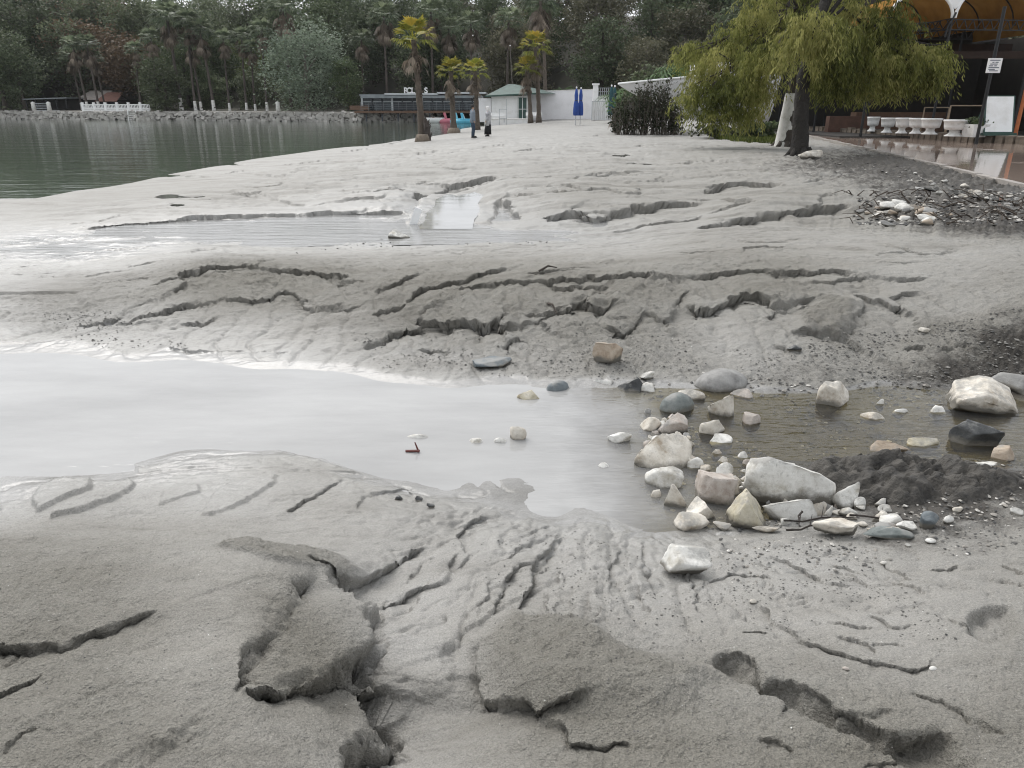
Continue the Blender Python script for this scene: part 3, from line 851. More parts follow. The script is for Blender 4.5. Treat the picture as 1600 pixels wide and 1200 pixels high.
# ------------------------------------------------------------------ water
def water_material(name, mud, clear=0.0, tint=(.8, .74, .6), rough=.03, ripple=.004, rscale=(3, 9, 1), detail=3.0, turb=None, ripple2=None):
    m, t, out = new_mat(name)
    L = t.links.new
    geo = t.nodes.new("ShaderNodeNewGeometry")
    mp = nd(t, "ShaderNodeMapping"); mp.inputs['Scale'].default_value = rscale
    L(geo.outputs['Position'], mp.inputs['Vector'])
    n = nd(t, "ShaderNodeTexNoise", Scale=1.0, Detail=detail, Roughness=.55); L(mp.outputs[0], n.inputs['Vector'])
    bp = nd(t, "ShaderNodeBump", Strength=1.0, Distance=ripple); L(n.outputs['Fac'], bp.inputs['Height'])
    dif = nd(t, "ShaderNodeBsdfDiffuse"); dif.inputs['Color'].default_value = (*mud, 1)
    mpd = nd(t, "ShaderNodeMapping"); mpd.inputs['Scale'].default_value = (.8, 2.6, 1); L(geo.outputs['Position'], mpd.inputs['Vector'])
    nd_ = nd(t, "ShaderNodeTexNoise", Scale=1.0, Detail=6.0, Roughness=.6); L(mpd.outputs[0], nd_.inputs['Vector'])
    rmp = ramp(t, nd_.outputs['Fac'], [(.3, tuple(c * .82 for c in mud)), (.7, tuple(c * 1.06 for c in mud))]); L(rmp.outputs[0], dif.inputs['Color'])
    body = dif.outputs[0]
    if clear:
        tr = nd(t, "ShaderNodeBsdfTransparent"); tr.inputs['Color'].default_value = (*tint, 1)
        mx = t.nodes.new("ShaderNodeMixShader")
        if turb:       # water clears towards the right hand end of the channel
            sx = t.nodes.new("ShaderNodeSeparateXYZ"); L(geo.outputs['Position'], sx.inputs[0])
            n4 = nd(t, "ShaderNodeTexNoise", Scale=2.0, Detail=4.0); L(geo.outputs['Position'], n4.inputs['Vector'])
            ad = t.nodes.new("ShaderNodeMath"); ad.operation = 'MULTIPLY_ADD'; L(n4.outputs['Fac'], ad.inputs[0]); ad.inputs[1].default_value = .9; L(sx.outputs[0], ad.inputs[2])
            mr = nd(t, "ShaderNodeMapRange"); mr.inputs[1].default_value = turb[0]; mr.inputs[2].default_value = turb[1]; mr.inputs[3].default_value = 0; mr.inputs[4].default_value = clear
            L(ad.outputs[0], mr.inputs[0]); L(mr.outputs[0], mx.inputs[0])
            if ripple2:
                md = nd(t, "ShaderNodeMapRange"); md.inputs[1].default_value = turb[0] - .3; md.inputs[2].default_value = turb[0] + .5
                md.inputs[3].default_value = ripple; md.inputs[4].default_value = ripple2
                L(ad.outputs[0], md.inputs[0]); L(md.outputs[0], bp.inputs['Distance'])
        else:
            mx.inputs[0].default_value = clear
        L(dif.outputs[0], mx.inputs[1]); L(tr.outputs[0], mx.inputs[2]); body = mx.outputs[0]
    gl = nd(t, "ShaderNodeBsdfGlossy", Roughness=rough); gl.inputs['Color'].default_value = (1, 1, 1, 1)
    fr = nd(t, "ShaderNodeFresnel", IOR=1.33)
    L(bp.outputs[0], gl.inputs['Normal']); L(bp.outputs[0], fr.inputs['Normal']); L(bp.outputs[0], dif.inputs['Normal'])
    ms = t.nodes.new("ShaderNodeMixShader")
    L(fr.outputs[0], ms.inputs[0]); L(body, ms.inputs[1]); L(gl.outputs[0], ms.inputs[2])
    L(ms.outputs[0], out.inputs[0])
    return m

def sheet(name, pts, mat, kind="structure", label=None):
    bm = bmesh.new()
    vs_ = [bm.verts.new(p) for p in pts]
    bm.faces.new(vs_)
    bmesh.ops.triangulate(bm, faces=bm.faces[:])
    bm.normal_update()
    for f in bm.faces:
        if f.normal.z < 0: f.normal_flip()
    me = bpy.data.meshes.new(name); bm.to_mesh(me); bm.free()
    me.materials.append(mat)
    o = bpy.data.objects.new(name, me); COL.objects.link(o)
    return tag(o, label, kind=kind)

M_bay = water_material("bay_water", (.085, .108, .080), ripple=.028, rscale=(.25, 1.3, 1), rough=.06, detail=5.0)
M_chan = water_material("channel_water", (.36, .357, .35), clear=.93, tint=(.78, .73, .55), rough=.03, ripple=.0022, rscale=(4, 14, 1), turb=(.75, 1.6), ripple2=.011)
M_side = water_material("side_water", (.27, .268, .26), rough=.12, ripple=.01, rscale=(1.2, 9, 1), detail=5.0)
M_pud = water_material("puddle_water", (.16, .158, .15), rough=.03, ripple=.0005)
sheet("bay_water", [G(a, b, BAY_Z) for a, b in [(-900,420),(-300,360),(0,340),(300,292),(600,240),(720,212),(790,198),(830,190),(830,184)]] + [Vector((40, 170, BAY_Z)), Vector((-400, 170, BAY_Z)), Vector((-400, 30, BAY_Z))], M_bay,
      label="calm grey-green bay water reflecting the wood")
sheet("channel_water", [Vector((-9, 2.9, CH_Z)), *[G(a, b, CH_Z) for a, b in [(0,830),(700,830),(1000,880),(1300,860),(1600,800)]], Vector((7.5, 4.0, CH_Z)), Vector((7.5, 5.6, CH_Z)), *[G(a, b, CH_Z) for a, b in [(1500,570),(1000,545),(600,530),(200,520)]], Vector((-9, 7.0, CH_Z))], M_chan,
      label="milky flood water lying in the channel, clearer among the stones")
sheet("side_channel_water", [G(a, b, SIDE_Z) for a, b in [(-300,440),(0,420),(250,395),(500,384),(700,382),(860,384),(1000,378),(1010,355),(900,335),(800,296),(690,284),(640,310),(600,330),(500,338),(300,345),(100,356),(-300,366)]], M_side,
      label="thin sheet of water in the side channel behind the bank")
M_pool = water_material("pool_water", (.27, .27, .265), rough=.05, ripple=.0015, rscale=(2, 4, 1))
_pc = POOLP.mean(0)
sheet("pool_water", [Vector((_pc[0] + (q[0] - _pc[0]) * 1.1, _pc[1] + (q[1] - _pc[1]) * 1.05, pool_z(_pc[1] + (q[1] - _pc[1]) * 1.05))) for q in POOLP], M_pool, label="pale stream of water in the narrow sand gully")
for poly, dp in PUDDLES:
    c = S(poly); z = float(np.median([hgt(*q) for q in c])) - dp * .35
    cx, cy = c.mean(0)
    sheet("puddle", [Vector((cx + (q[0] - cx) * 1.12, cy + (q[1] - cy) * 1.25, z)) for q in c], M_pud, label="small dark puddle in the sand")

# ------------------------------------------------------------------ far shore: hillside, quay
_BX = [G(a, b, BAY_Z) for a, b in [(-700,184),(-300,185),(0,186.5),(250,188),(420,189.5),(560,191),(690,191),(770,190)]]
_bx = np.array([p.x for p in _BX] + [8.0, 20, 60, 140, 400]); _by = np.array([p.y for p in _BX] + [88.0, 88, 88, 88, 88])
_o = np.argsort(_bx); _bx = _bx[_o]; _by = _by[_o]
def shore_y(x):
    return float(np.interp(x, _bx, _by))
HILL_BACK = 3.0
def hill_z(x, y):
    d = y - shore_y(x) - HILL_BACK
    base = .75 if x < 2 else .05
    r = max(0.0, d - 14.0)
    h = 17.0 * (1 - math.exp(-r / 48.0)) * (1 + .25 * math.sin(x * .021 + .8) + .12 * math.sin(x * .055))
    return base + h + .012 * max(d, 0)

M_forestfloor = basic("forest_floor", (.045, .042, .030), .95, .4, .25, coords='Object')
def build_hill():
    xs = np.concatenate([np.linspace(-330, -120, 22), np.linspace(-116, 130, 110), np.linspace(140, 400, 20)])
    ds = np.concatenate([[0.0, .6, 2, 5, 9], np.linspace(14, 170, 50)])
    vs_, fs = [], []
    for d in ds:
        for x in xs:
            y = shore_y(x) + HILL_BACK + d
            z = hill_z(x, y) - (3.0 if d == 0 else 0)
            if d > 3: z += .35 * math.sin(x * 1.3 + d) * math.sin(d * .9 + x * .4)
            vs_.append((x, y, z))
    n = len(xs)
    for j in range(len(ds) - 1):
        for i in range(n - 1):
            a = j * n + i
            fs.append((a, a + 1, a + n + 1, a + n))
    o = MB().add(vs_, fs).build("hillside", M_forestfloor, smooth=True)
    return tag(o, "dark wooded hillside behind the bay", kind="structure")
build_hill()

M_quay = basic("quay_stone", (.26, .245, .22), .85, .35, .8, bump=.05, bscale=3)
M_rubble = basic("quay_rubble", (.36, .345, .32), .85, .45, 1.5, bump=.03, bscale=6)
def build_quay():
    rng = random.Random(5)
    root = empty("stone_quay", (G(200, 188, BAY_Z).x, shore_y(G(200, 188, BAY_Z).x), BAY_Z), label="low rough stone quay wall along the far side of the bay", cat="quay")
    ox, oy, oz = root.location
    x0, x1 = -190.0, G(690, 191, BAY_Z).x
    # core wall
    xs = np.arange(x0, x1, 2.0)
    vs_, fs = [], []
    for i, x in enumerate(xs):
        y = shore_y(x)
        for (dy, z) in ((.35, BAY_Z - 1.0), (.75, .62), (HILL_BACK + .4, .74)):
            vs_.append((x - ox, y + dy - oy, z - oz))
    for i in range(len(xs) - 1):
        for k in range(2):
            a = i * 3 + k
            fs.append((a, a + 3, a + 4, a + 1))
    MB().add(vs_, fs).build("wall_core", M_quay, root)
    # rubble stones on its face
    mb = MB()
    x = x0
    while x < x1:
        y = shore_y(x)
        for k in range(4):
            z = BAY_Z + .05 + k * .3 + rng.uniform(-.1, .1)
            s = rng.uniform(.28, .62)
            mb.box((x + rng.uniform(-.3, .3) - ox, y + .3 + .12 * k + rng.uniform(-.25, .12) - oy, z - oz), (s * rng.uniform(.8, 1.5), s, s * rng.uniform(.5, .9)),
                   rng.uniform(-.5, .5), rng.uniform(-.4, .4), rng.uniform(-.4, .4))
        x += .42
    o = mb.build("rubble_facing", M_rubble, root)
    o["kind"] = "stuff"
build_quay()

# ------------------------------------------------------------------ vegetation prototypes
def leaf_quads(cent, size, rng, up=.5, droop=0.0, aspect=1.7):
    """one quad per centre, random facing with a bias upward"""
    n = len(cent)
    nrm = rng.normal(size=(n, 3)); nrm[:, 2] = np.abs(nrm[:, 2]) + up
    nrm /= np.linalg.norm(nrm, axis=1)[:, None]
    t = rng.normal(size=(n, 3)); t[:, 2] -= droop
    t -= nrm * (t * nrm).sum(1)[:, None]; t /= np.linalg.norm(t, axis=1)[:, None] + 1e-9
    b = np.cross(nrm, t)
    s = size * rng.uniform(.6, 1.35, n)
    a = (t * (s * aspect)[:, None]) / 2; c = (b * s[:, None]) / 2
    return np.stack([cent - a, cent - a * .1 + c, cent + a, cent - a * .1 - c], 1)

def trunk_mesh(mb, rng, h, r, spread, limbs=6, lean=0.0, fork=.35):
    top = Vector((lean * h, 0, h))
    pts = [Vector((lean * h * k * k + math.sin(k * 4 + h) * .05 * r * 8 * k, math.cos(k * 5) * r * .5 * k, h * k)) for k in (0, .06, .25, .5, .75, 1)]
    mb.tube(pts, [r * 1.5, r * 1.1, r * .95, r * .75, r * .5, r * .2], 9, jitter=.06, rng=rng)
    for i in range(limbs):
        k = fork + (1 - fork) * (i + .3) / limbs * .8
        p = pts[0].lerp(pts[-1], k)
        a = i * 2.4 + rng.uniform(-.4, .4); L = spread * rng.uniform(.55, .95)
        q1 = p + Vector((math.cos(a) * L * .5, math.sin(a) * L * .5, L * .42))
        q2 = p + Vector((math.cos(a) * L, math.sin(a) * L, L * .72))
        mb.tube([p, q1, q2], [r * .42 * (1.2 - k * .6), r * .26 * (1.2 - k * .6), r * .08], 6)
    return mb

M_bark = basic("bark_dark", (.060, .050, .042), .9, .35, 3, bump=.03, bscale=12)
M_bark_pale = basic("bark_pale", (.16, .14, .12), .9, .35, 3, bump=.02, bscale=10)
LM = {
 'olive':  leaf_mat("leaves_grey_green", (.045, .058, .034), (.122, .148, .084), (.22, .25, .15)),
 'dark':   leaf_mat("leaves_dark_green", (.025, .038, .020), (.078, .105, .052), (.15, .18, .09)),
 'brown':  leaf_mat("leaves_olive_brown", (.050, .050, .030), (.120, .118, .074), (.20, .19, .13)),
 'rust':   leaf_mat("leaves_rusty", (.060, .040, .026), (.115, .082, .052), (.17, .125, .085)),
 'yellow': leaf_mat("leaves_yellow_green", (.030, .045, .014), (.085, .110, .030), (.16, .17, .055)),
 'pine':   leaf_mat("leaves_pine", (.030, .044, .026), (.088, .112, .064), (.16, .19, .11)),
}

def broad_tree(name, seed, h, rx, rz, nclump, per, leaf, lm, bark, trunk_h=.5, skirt=0.0, limbs=7, gap=.0):
    """crown of leaf clumps set on limbs; parts: trunk, crown"""
    rng = np.random.RandomState(seed); pr = random.Random(seed)
    root = empty(name)
    tm = MB(); trunk_mesh(tm, pr, h * .82, h * .022 + .06, rx * .9, limbs)
    tm.build("trunk", bark, root, True)
    cz = h - rz
    cl = []
    while len(cl) < nclump:
        p = rng.normal(size=3); p /= np.linalg.norm(p)
        r = rng.uniform(.35, 1.0) ** .6
        q = p * r * np.array([rx, rx, rz])
        if q[2] < 0: q[2] *= (1 + skirt)
        lob = 1 + .28 * math.sin(3.1 * p[0] + seed) * math.cos(2.7 * p[1] + seed * 2) + .18 * math.sin(5.3 * p[2] + 4 * p[0])
        cl.append(q * lob + np.array([0, 0, cz]))
    cl = np.array(cl)
    cr = rng.uniform(.55, 1.2, nclump) * rx * .19
    cent = np.repeat(cl, per, 0) + rng.normal(size=(nclump * per, 3)) * np.repeat(cr, per)[:, None] * np.array([1, 1, .62])
    hue = np.repeat(rng.uniform(.0, 1, nclump), per)
    v = np.clip(.30 + .40 * hue + rng.normal(size=len(cent)) * .14, 0, 1)
    q = leaf_quads(cent, leaf, rng, .5)
    quads_mesh("crown", q, v, LM[lm], root)
    return root

def fan_frond(quads, var, base, dirv, length, fan, rng, nb=11, wide=.10, droop=.5, v0=.5, tw=1.15):
    """stalk and pleated fan of blades"""
    dirv = dirv / np.linalg.norm(dirv)
    side = np.cross(dirv, [0, 0, 1.0]); side /= np.linalg.norm(side) + 1e-9
    upv = np.cross(side, dirv)
    hub = base + dirv * length + np.array([0, 0, -droop * length * .18])
    w = .035
    quads.append([base - side * w, base + side * w, hub + side * w * .7, hub - side * w * .7]); var.append(v0 * .8)
    for k in range(nb):
        a = -tw + 2 * tw * k / (nb - 1)
        d = dirv * math.cos(a) + side * math.sin(a)
        L = fan * (0.78 + .22 * math.cos(a)) * rng.uniform(.88, 1.1)
        mid = hub + d * L * .55 + upv * (.05 * L)
        tip = hub + d * L + np.array([0, 0, -droop * L * rng.uniform(.25, .6)])
        sd = (side * math.cos(a) - dirv * math.sin(a)) * wide * L * .5
        vv = np.clip(v0 + rng.uniform(-.22, .22), 0.01, 1)
        quads.append([hub, mid - sd, tip, mid + sd]); var.append(vv)

M_palmtrunk = basic("palm_trunk", (.105, .085, .068), .95, .4, 5, bump=.05, bscale=14)
M_palmtrunk_f = basic("palm_trunk_far", (.075, .062, .054), .95, .4, 2, bump=.04, bscale=8)
M_lime = basic("limewash", (.70, .69, .66), .9, .10, 4, dirt=(.42, .40, .36), bump=.01, bscale=20)
LM['palm'] = leaf_mat("palm_green", (.036, .052, .034), (.115, .145, .090), (.24, .27, .17))
LM['palm_y'] = leaf_mat("palm_yellow_green", (.075, .085, .020), (.22, .24, .045), (.46, .33, .06), .4)
LM['dead'] = leaf_mat("palm_dead_fronds", (.085, .068, .052), (.17, .138, .108), (.29, .24, .19), .2)

def fan_palm(name, seed, h, crown, nfr, lm, tr=.16, skirt=.0, nskirt=0, lean=(0, 0), base_flare=1.6, lime=0.0, trunk_m=None, boots=0, upright=.35, blades=11, wide=.1):
    rng = np.random.RandomState(seed); pr = random.Random(seed)
    root = empty(name)
    tm = MB()
    npts = max(10, int(h * 2.2))
    pts, rad = [], []
    for k in range(npts + 1):
        t = k / npts
        pts.append((lean[0] * t ** 1.6, lean[1] * t ** 1.6, h * t))
        r = tr * (1 + (base_flare - 1) * math.exp(-t * h / .55)) * (1 - .28 * t)
        rad.append(r * (1 + (.07 if k % 2 else -.04)))
    tm.tube(pts, rad, 10, jitter=.07, rng=pr)
    for b in range(boots):           # old leaf bases standing off the trunk
        t = pr.uniform(.45, .97); a = pr.uniform(0, 6.28)
        c = Vector((lean[0] * t ** 1.6, lean[1] * t ** 1.6, h * t)); r = tr * (1 - .28 * t)
        o = Vector((math.cos(a), math.sin(a), 0))
        tm.bar(c + o * r * .8, c + o * (r + .16) + Vector((0, 0, .17)), .07, .035)
    tm.build("trunk", trunk_m or M_palmtrunk, root, True)
    if lime:
        lw = MB(); n = 6
        lw.tube([(lean[0] * (lime * k / n / h) ** 1.6, lean[1] * (lime * k / n / h) ** 1.6, lime * k / n) for k in range(n + 1)],
                [tr * (1 + (base_flare - 1) * math.exp(-(lime * k / n) / .55)) * 1.09 for k in range(n + 1)], 10, cap=False)
        lw.build("painted_base", M_lime, root, True)
    top = np.array([lean[0], lean[1], h])
    q, v = [], []
    for i in range(nfr):
        a = i * 2.39996 + rng.uniform(-.2, .2)
        el = upright * 2.6 * (1 - i / nfr) + upright * .2 - .35 * (i / nfr) + rng.uniform(-.12, .12)
        el = min(el, 1.45)
        d = np.array([math.cos(a) * math.cos(el), math.sin(a) * math.cos(el), math.sin(el)])
        fan_frond(q, v, top + d * tr * .5, d, crown * .52 * rng.uniform(.85, 1.1), crown * .56, rng, blades, wide, .35 + .5 * (i / nfr), .75 - .45 * (i / nfr) + rng.uniform(-.15, .15))
    quads_mesh("crown", np.array(q), np.array(v), LM[lm], root)
    if nskirt:
        q, v = [], []
        for i in range(nskirt):
            a = i * 2.39996 + rng.uniform(-.3, .3)
            el = -.62 - .75 * rng.uniform(0, 1)
            d = np.array([math.cos(a) * math.cos(el), math.sin(a) * math.cos(el), math.sin(el)])
            z = h - skirt * rng.uniform(0, .75)
            fan_frond(q, v, np.array([lean[0], lean[1], z]) + d * tr, d, crown * .34 * rng.uniform(.7, 1.1), crown * .46, rng, 8, .13, .9, rng.uniform(.15, .85), .6)
        quads_mesh("dead_skirt", np.array(q), np.array(v), LM['dead'], root)
    return root

# ------------------------------------------------------------------ the wood behind the bay
LM['silver'] = leaf_mat('leaves_silver_green', (.075, .098, .072), (.19, .235, .17), (.33, .38, .29))
protos = [
 broad_tree("broadleaf_tree", 11, 11.0, 4.2, 4.6, 149, 44, .23, 'olive', M_bark),
 broad_tree("broadleaf_tree", 12, 12.0, 4.0, 5.4, 149, 44, .23, 'dark', M_bark),
 broad_tree("broadleaf_tree", 13, 12.5, 3.8, 5.6, 138, 44, .23, 'brown', M_bark_pale, skirt=.3),
 broad_tree("broadleaf_tree", 14, 9.0, 3.9, 3.6, 126, 44, .23, 'rust', M_bark_pale),
 broad_tree("broadleaf_tree", 15, 13.0, 3.4, 5.8, 138, 44, .23, 'pine', M_bark, limbs=9),
 broad_tree("broadleaf_tree", 16, 8.0, 3.2, 3.6, 114, 44, .23, 'olive', M_bark, skirt=.4),
 broad_tree("broadleaf_tree", 17, 11.5, 4.0, 5.0, 138, 44, .23, 'pine', M_bark),
 broad_tree("broadleaf_tree", 19, 12.0, 6.0, 5.6, 190, 48, .23, 'silver', M_bark_pale, skirt=.25),
 broad_tree("broadleaf_tree", 18, 7.0, 3.0, 3.2, 100, 44, .2, 'yellow', M_bark, skirt=.3),
]
TREE_LOOK = {0: "grey-green broadleaf tree", 1: "dark green broadleaf tree", 2: "olive-brown tall tree", 3: "rusty brown-leaved tree", 4: "tall dark pine-like tree", 5: "low bushy grey-green tree",
             6: "mid green dense-crowned tree", 7: "silver-green tree", 8: "yellow-green tree"}
def wood_place(px, kind):
    for lim, name in ((100, "left of the cottage"), (215, "above the cottage"), (420, "behind the limewashed palms"), (560, "behind the rounded waterside tree"), (760, "above the restaurant"), (940, "above the white wall"), (1060, "above the laid-up boat"), (9999, "behind the weeping trees")):
        if px < lim: break
    return {"front": "low in the wood ", "mid": "midway in the wood ", "back": "high in the wood "}[kind] + name
_used = set()
def plant(k, x, y, s, rz, label=None, cat="tree", group=None, z=None, sx=1.0):
    o = protos[k]
    if k in _used: o = copy_tree(o)
    _used.add(k)
    o.location = (x, y, (hill_z(x, y) if z is None else z) - .15)
    o.rotation_euler = (0, 0, rz)
    o.scale = (s * sx, s * sx, s)
    tag(o, label, cat, group or "trees of the wood behind the bay")
    return o

frng = random.Random(21)
def plant_forest():
    rows = [(9, 6.0, .74, 'front'), (16, 6.4, .92, 'mid'), (26, 6.6, 1.0, 'mid'), (37, 7.0, 1.0, 'back'), (52, 7.6, 1.05, 'back'), (70, 8.4, 1.1, 'back')]
    for (d, step, s, kind) in rows:
        yc = 100 + d
        x = -yc * .92
        while x < yc * .60:
            xx = x + frng.uniform(-2, 2)
            y = shore_y(xx) + HILL_BACK + d + frng.uniform(-3, 3)
            px = 800 + xx / (y * CT) * F_PX * .95
            right = px > 720
            if kind == 'front' and (500 < px < 960 or 100 < px < 215):
                x += step; continue
            if right: k = frng.choice([2, 2, 2, 4, 2, 1])
            elif px < 260: k = frng.choice([0, 6, 4, 3, 0, 6, 3] if kind != 'front' else [0, 5, 1, 0])
            elif px < 520: k = frng.choice([1, 6, 0, 8, 4] if kind != 'front' else [1, 5, 1])
            else: k = frng.choice([1, 4, 2, 6])
            sc_ = s * frng.uniform(.85, 1.25) * (1.35 if px > 1040 else 1.5 if px < 260 else 1.0)
            # keep the skyline low: about eight degrees above the horizon
            z = hill_z(xx, y)
            top = CAM_H + y * math.tan(R(frng.uniform(7.8, 8.6) if 590 < px < 830 else frng.uniform(8.8, 10.2)))
            if px > 1040: top = CAM_H + y * math.tan(R(frng.uniform(13, 17)))  # raised here, mostly hidden, to darken reflections and ambient light at the right
            hk = [11, 12, 12.5, 9, 13, 8, 11.5, 12, 7][k]
            if z + hk * 1.12 * sc_ > top: sc_ = max(.45, (top - z) / (hk * 1.12))
            plant(k, xx, y, sc_, frng.uniform(0, 6.28), TREE_LOOK[k] + ' ' + wood_place(px, kind))
            x += step * frng.uniform(.8, 1.2)
plant_forest()
# the rounded grey-green tree by the water left of the beach palms
def spot(px, py_base, py_top, k, hk, label, Y=None, sx=1.0):
    P_ = G(px, 189, BAY_Z)
    Y = Y or shore_y(P_.x) + HILL_BACK + 2.5
    x = AT(px, 170, Y).x
    zt = AT(px, py_top, Y).z
    z = hill_z(x, Y)
    plant(k, x, Y, (zt - z) / hk, 1.0, label, group=None, sx=sx)["group"] = "single trees along the water"
spot(482, 172, 26, 7, 12.6, "large rounded grey-green tree leaning out at the water's edge", sx=1.0)
spot(262, 172, 95, 5, 8.0, "dense green bush-like tree beside the white balustrade", sx=1.2)
spot(545, 172, 84, 1, 12.0, "dark green tree just before the waterside restaurant", sx=.9)
spot(40, 172, 60, 6, 11.5, "full green tree at the water's edge beside the dark shelter")
spot(10, 172, 40, 0, 11.0, "grey-green tree at the far end of the quay", Y=None, sx=1.1)

# palms in the wood
palmA = fan_palm("fan_palm", 31, 11.0, 2.0, 34, 'palm', .17, 1.7, 30, (.5, 0), 1.4, lime=1.3, trunk_m=M_palmtrunk_f, blades=10, wide=.15)
palmB = fan_palm("fan_palm", 32, 9.0, 1.9, 32, 'palm', .17, 1.8, 30, (-.4, .2), 1.4, lime=1.3, trunk_m=M_palmtrunk_f, blades=10, wide=.15)
palmC = fan_palm("fan_palm", 33, 12.0, 2.3, 34, 'palm', .18, 2.6, 40, (.2, -.2), 1.4, trunk_m=M_palmtrunk_f, blades=10, wide=.15)
_pu = set()
def palm_at(proto, h, px, py_top, Y, label, group, py_base=None, dx=0.0):
    o = proto
    if id(proto) in _pu: o = copy_tree(proto)
    _pu.add(id(proto))
    p = AT(px, py_top, Y)
    z = hill_z(p.x + dx, Y) if py_base is None else AT(px, py_base, Y).z
    s = (p.z - z) / h
    o.location = (p.x + dx, Y, z - .1)
    o.scale = (max(s, .8), max(s, .8), s)
    o.rotation_euler = (0, 0, frng.uniform(-.5, .5))
    return tag(o, label, "palm", group)
LW = "tall fan palm with limewashed foot across the bay"
def wood_palms():
    for px, pt in [(262,24),(286,32),(345,60),(318,48),(372,56),(404,46),(232,58),(206,76),(300,66),(388,74)]:
        k = frng.random() < .55
        Y = shore_y(G(px, 188, BAY_Z).x) + HILL_BACK + frng.uniform(1.0, 3.0)
        palm_at(palmA if k else palmB, 11.0 if k else 9.0, px, pt, Y, LW, "limewashed palms across the bay")
    for px, pt in [(118,70),(136,68),(112,86),(150,90)]:
        Y = shore_y(G(px, 188, BAY_Z).x) + HILL_BACK + frng.uniform(3, 6)
        palm_at(palmB, 9.0, px, pt, Y, "fan palm rising behind the small cottage across the bay", "palms behind the cottage")
    for px, pt in [(440,10),(562,60),(598,24),(672,18),(700,44)]:
        Y = shore_y(G(px, 190, BAY_Z).x) + HILL_BACK + frng.uniform(6, 10)
        palm_at(palmC, 12.0, px, pt, Y, "shaggy dark palm standing behind the waterside restaurant", "palms behind the restaurant")
    for px, pt in [(735,36),(792,30),(842,-4)]:
        palm_at(palmC, 12.0, px, pt, 96 + frng.uniform(0, 6), "tall shaggy palm rising over the green-roofed hut", "palms behind the hut")
wood_palms()

# ------------------------------------------------------------------ buildings and things along the far shore
M_white = basic("white_paint", (.80, .80, .79), .7, .05, 1.5, dirt=(.66, .65, .62))
M_lilac = basic("white_wall_paint", (.78, .77, .78), .75, .05, .8, dirt=(.68, .67, .67))
M_navy = basic("dark_frame", (.030, .036, .045), .5, .2, 3)
M_roofgrey = basic("roof_grey", (.20, .22, .23), .6, .25, 1.2)
M_roofpale = basic("roof_pale", (.50, .52, .53), .5, .12, 1.2)
M_wood = basic("brown_wood", (.12, .07, .045), .7, .3, 4)
M_green = basic("green_paint", (.035, .075, .062), .5, .2, 3)
M_greenroof = basic("green_roof", (.10, .14, .125), .7, .3, 2)
M_redroof = basic("red_roof", (.28, .15, .12), .8, .2, 2)
M_tanroof = basic("tan_roof", (.40, .36, .33), .8, .2, 2)
M_greymetal = basic("grey_metal", (.42, .44, .45), .45, .15, 3, metal=.6)
M_black = basic("black_paint", (.012, .013, .014), .5, .3, 3)
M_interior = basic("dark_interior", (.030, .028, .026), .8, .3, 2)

M_railgrey = basic('rail_grey', (.13, .14, .15), .5, .2, 3)
def glass_mat():
    m, t, out = new_mat("window_glass")
    b = nd(t, "ShaderNodeBsdfPrincipled", Roughness=.06)
    b.inputs['Base Color'].default_value = (.055, .075, .085, 1)
    tr = nd(t, "ShaderNodeBsdfTransparent"); tr.inputs['Color'].default_value = (.75, .8, .85, 1)
    mx = t.nodes.new("ShaderNodeMixShader"); mx.inputs[0].default_value = .35
    t.links.new(b.outputs[0], mx.inputs[1]); t.links.new(tr.outputs[0], mx.inputs[2])
    t.links.new(mx.outputs[0], out.inputs[0])
    return m
M_glass = glass_mat()

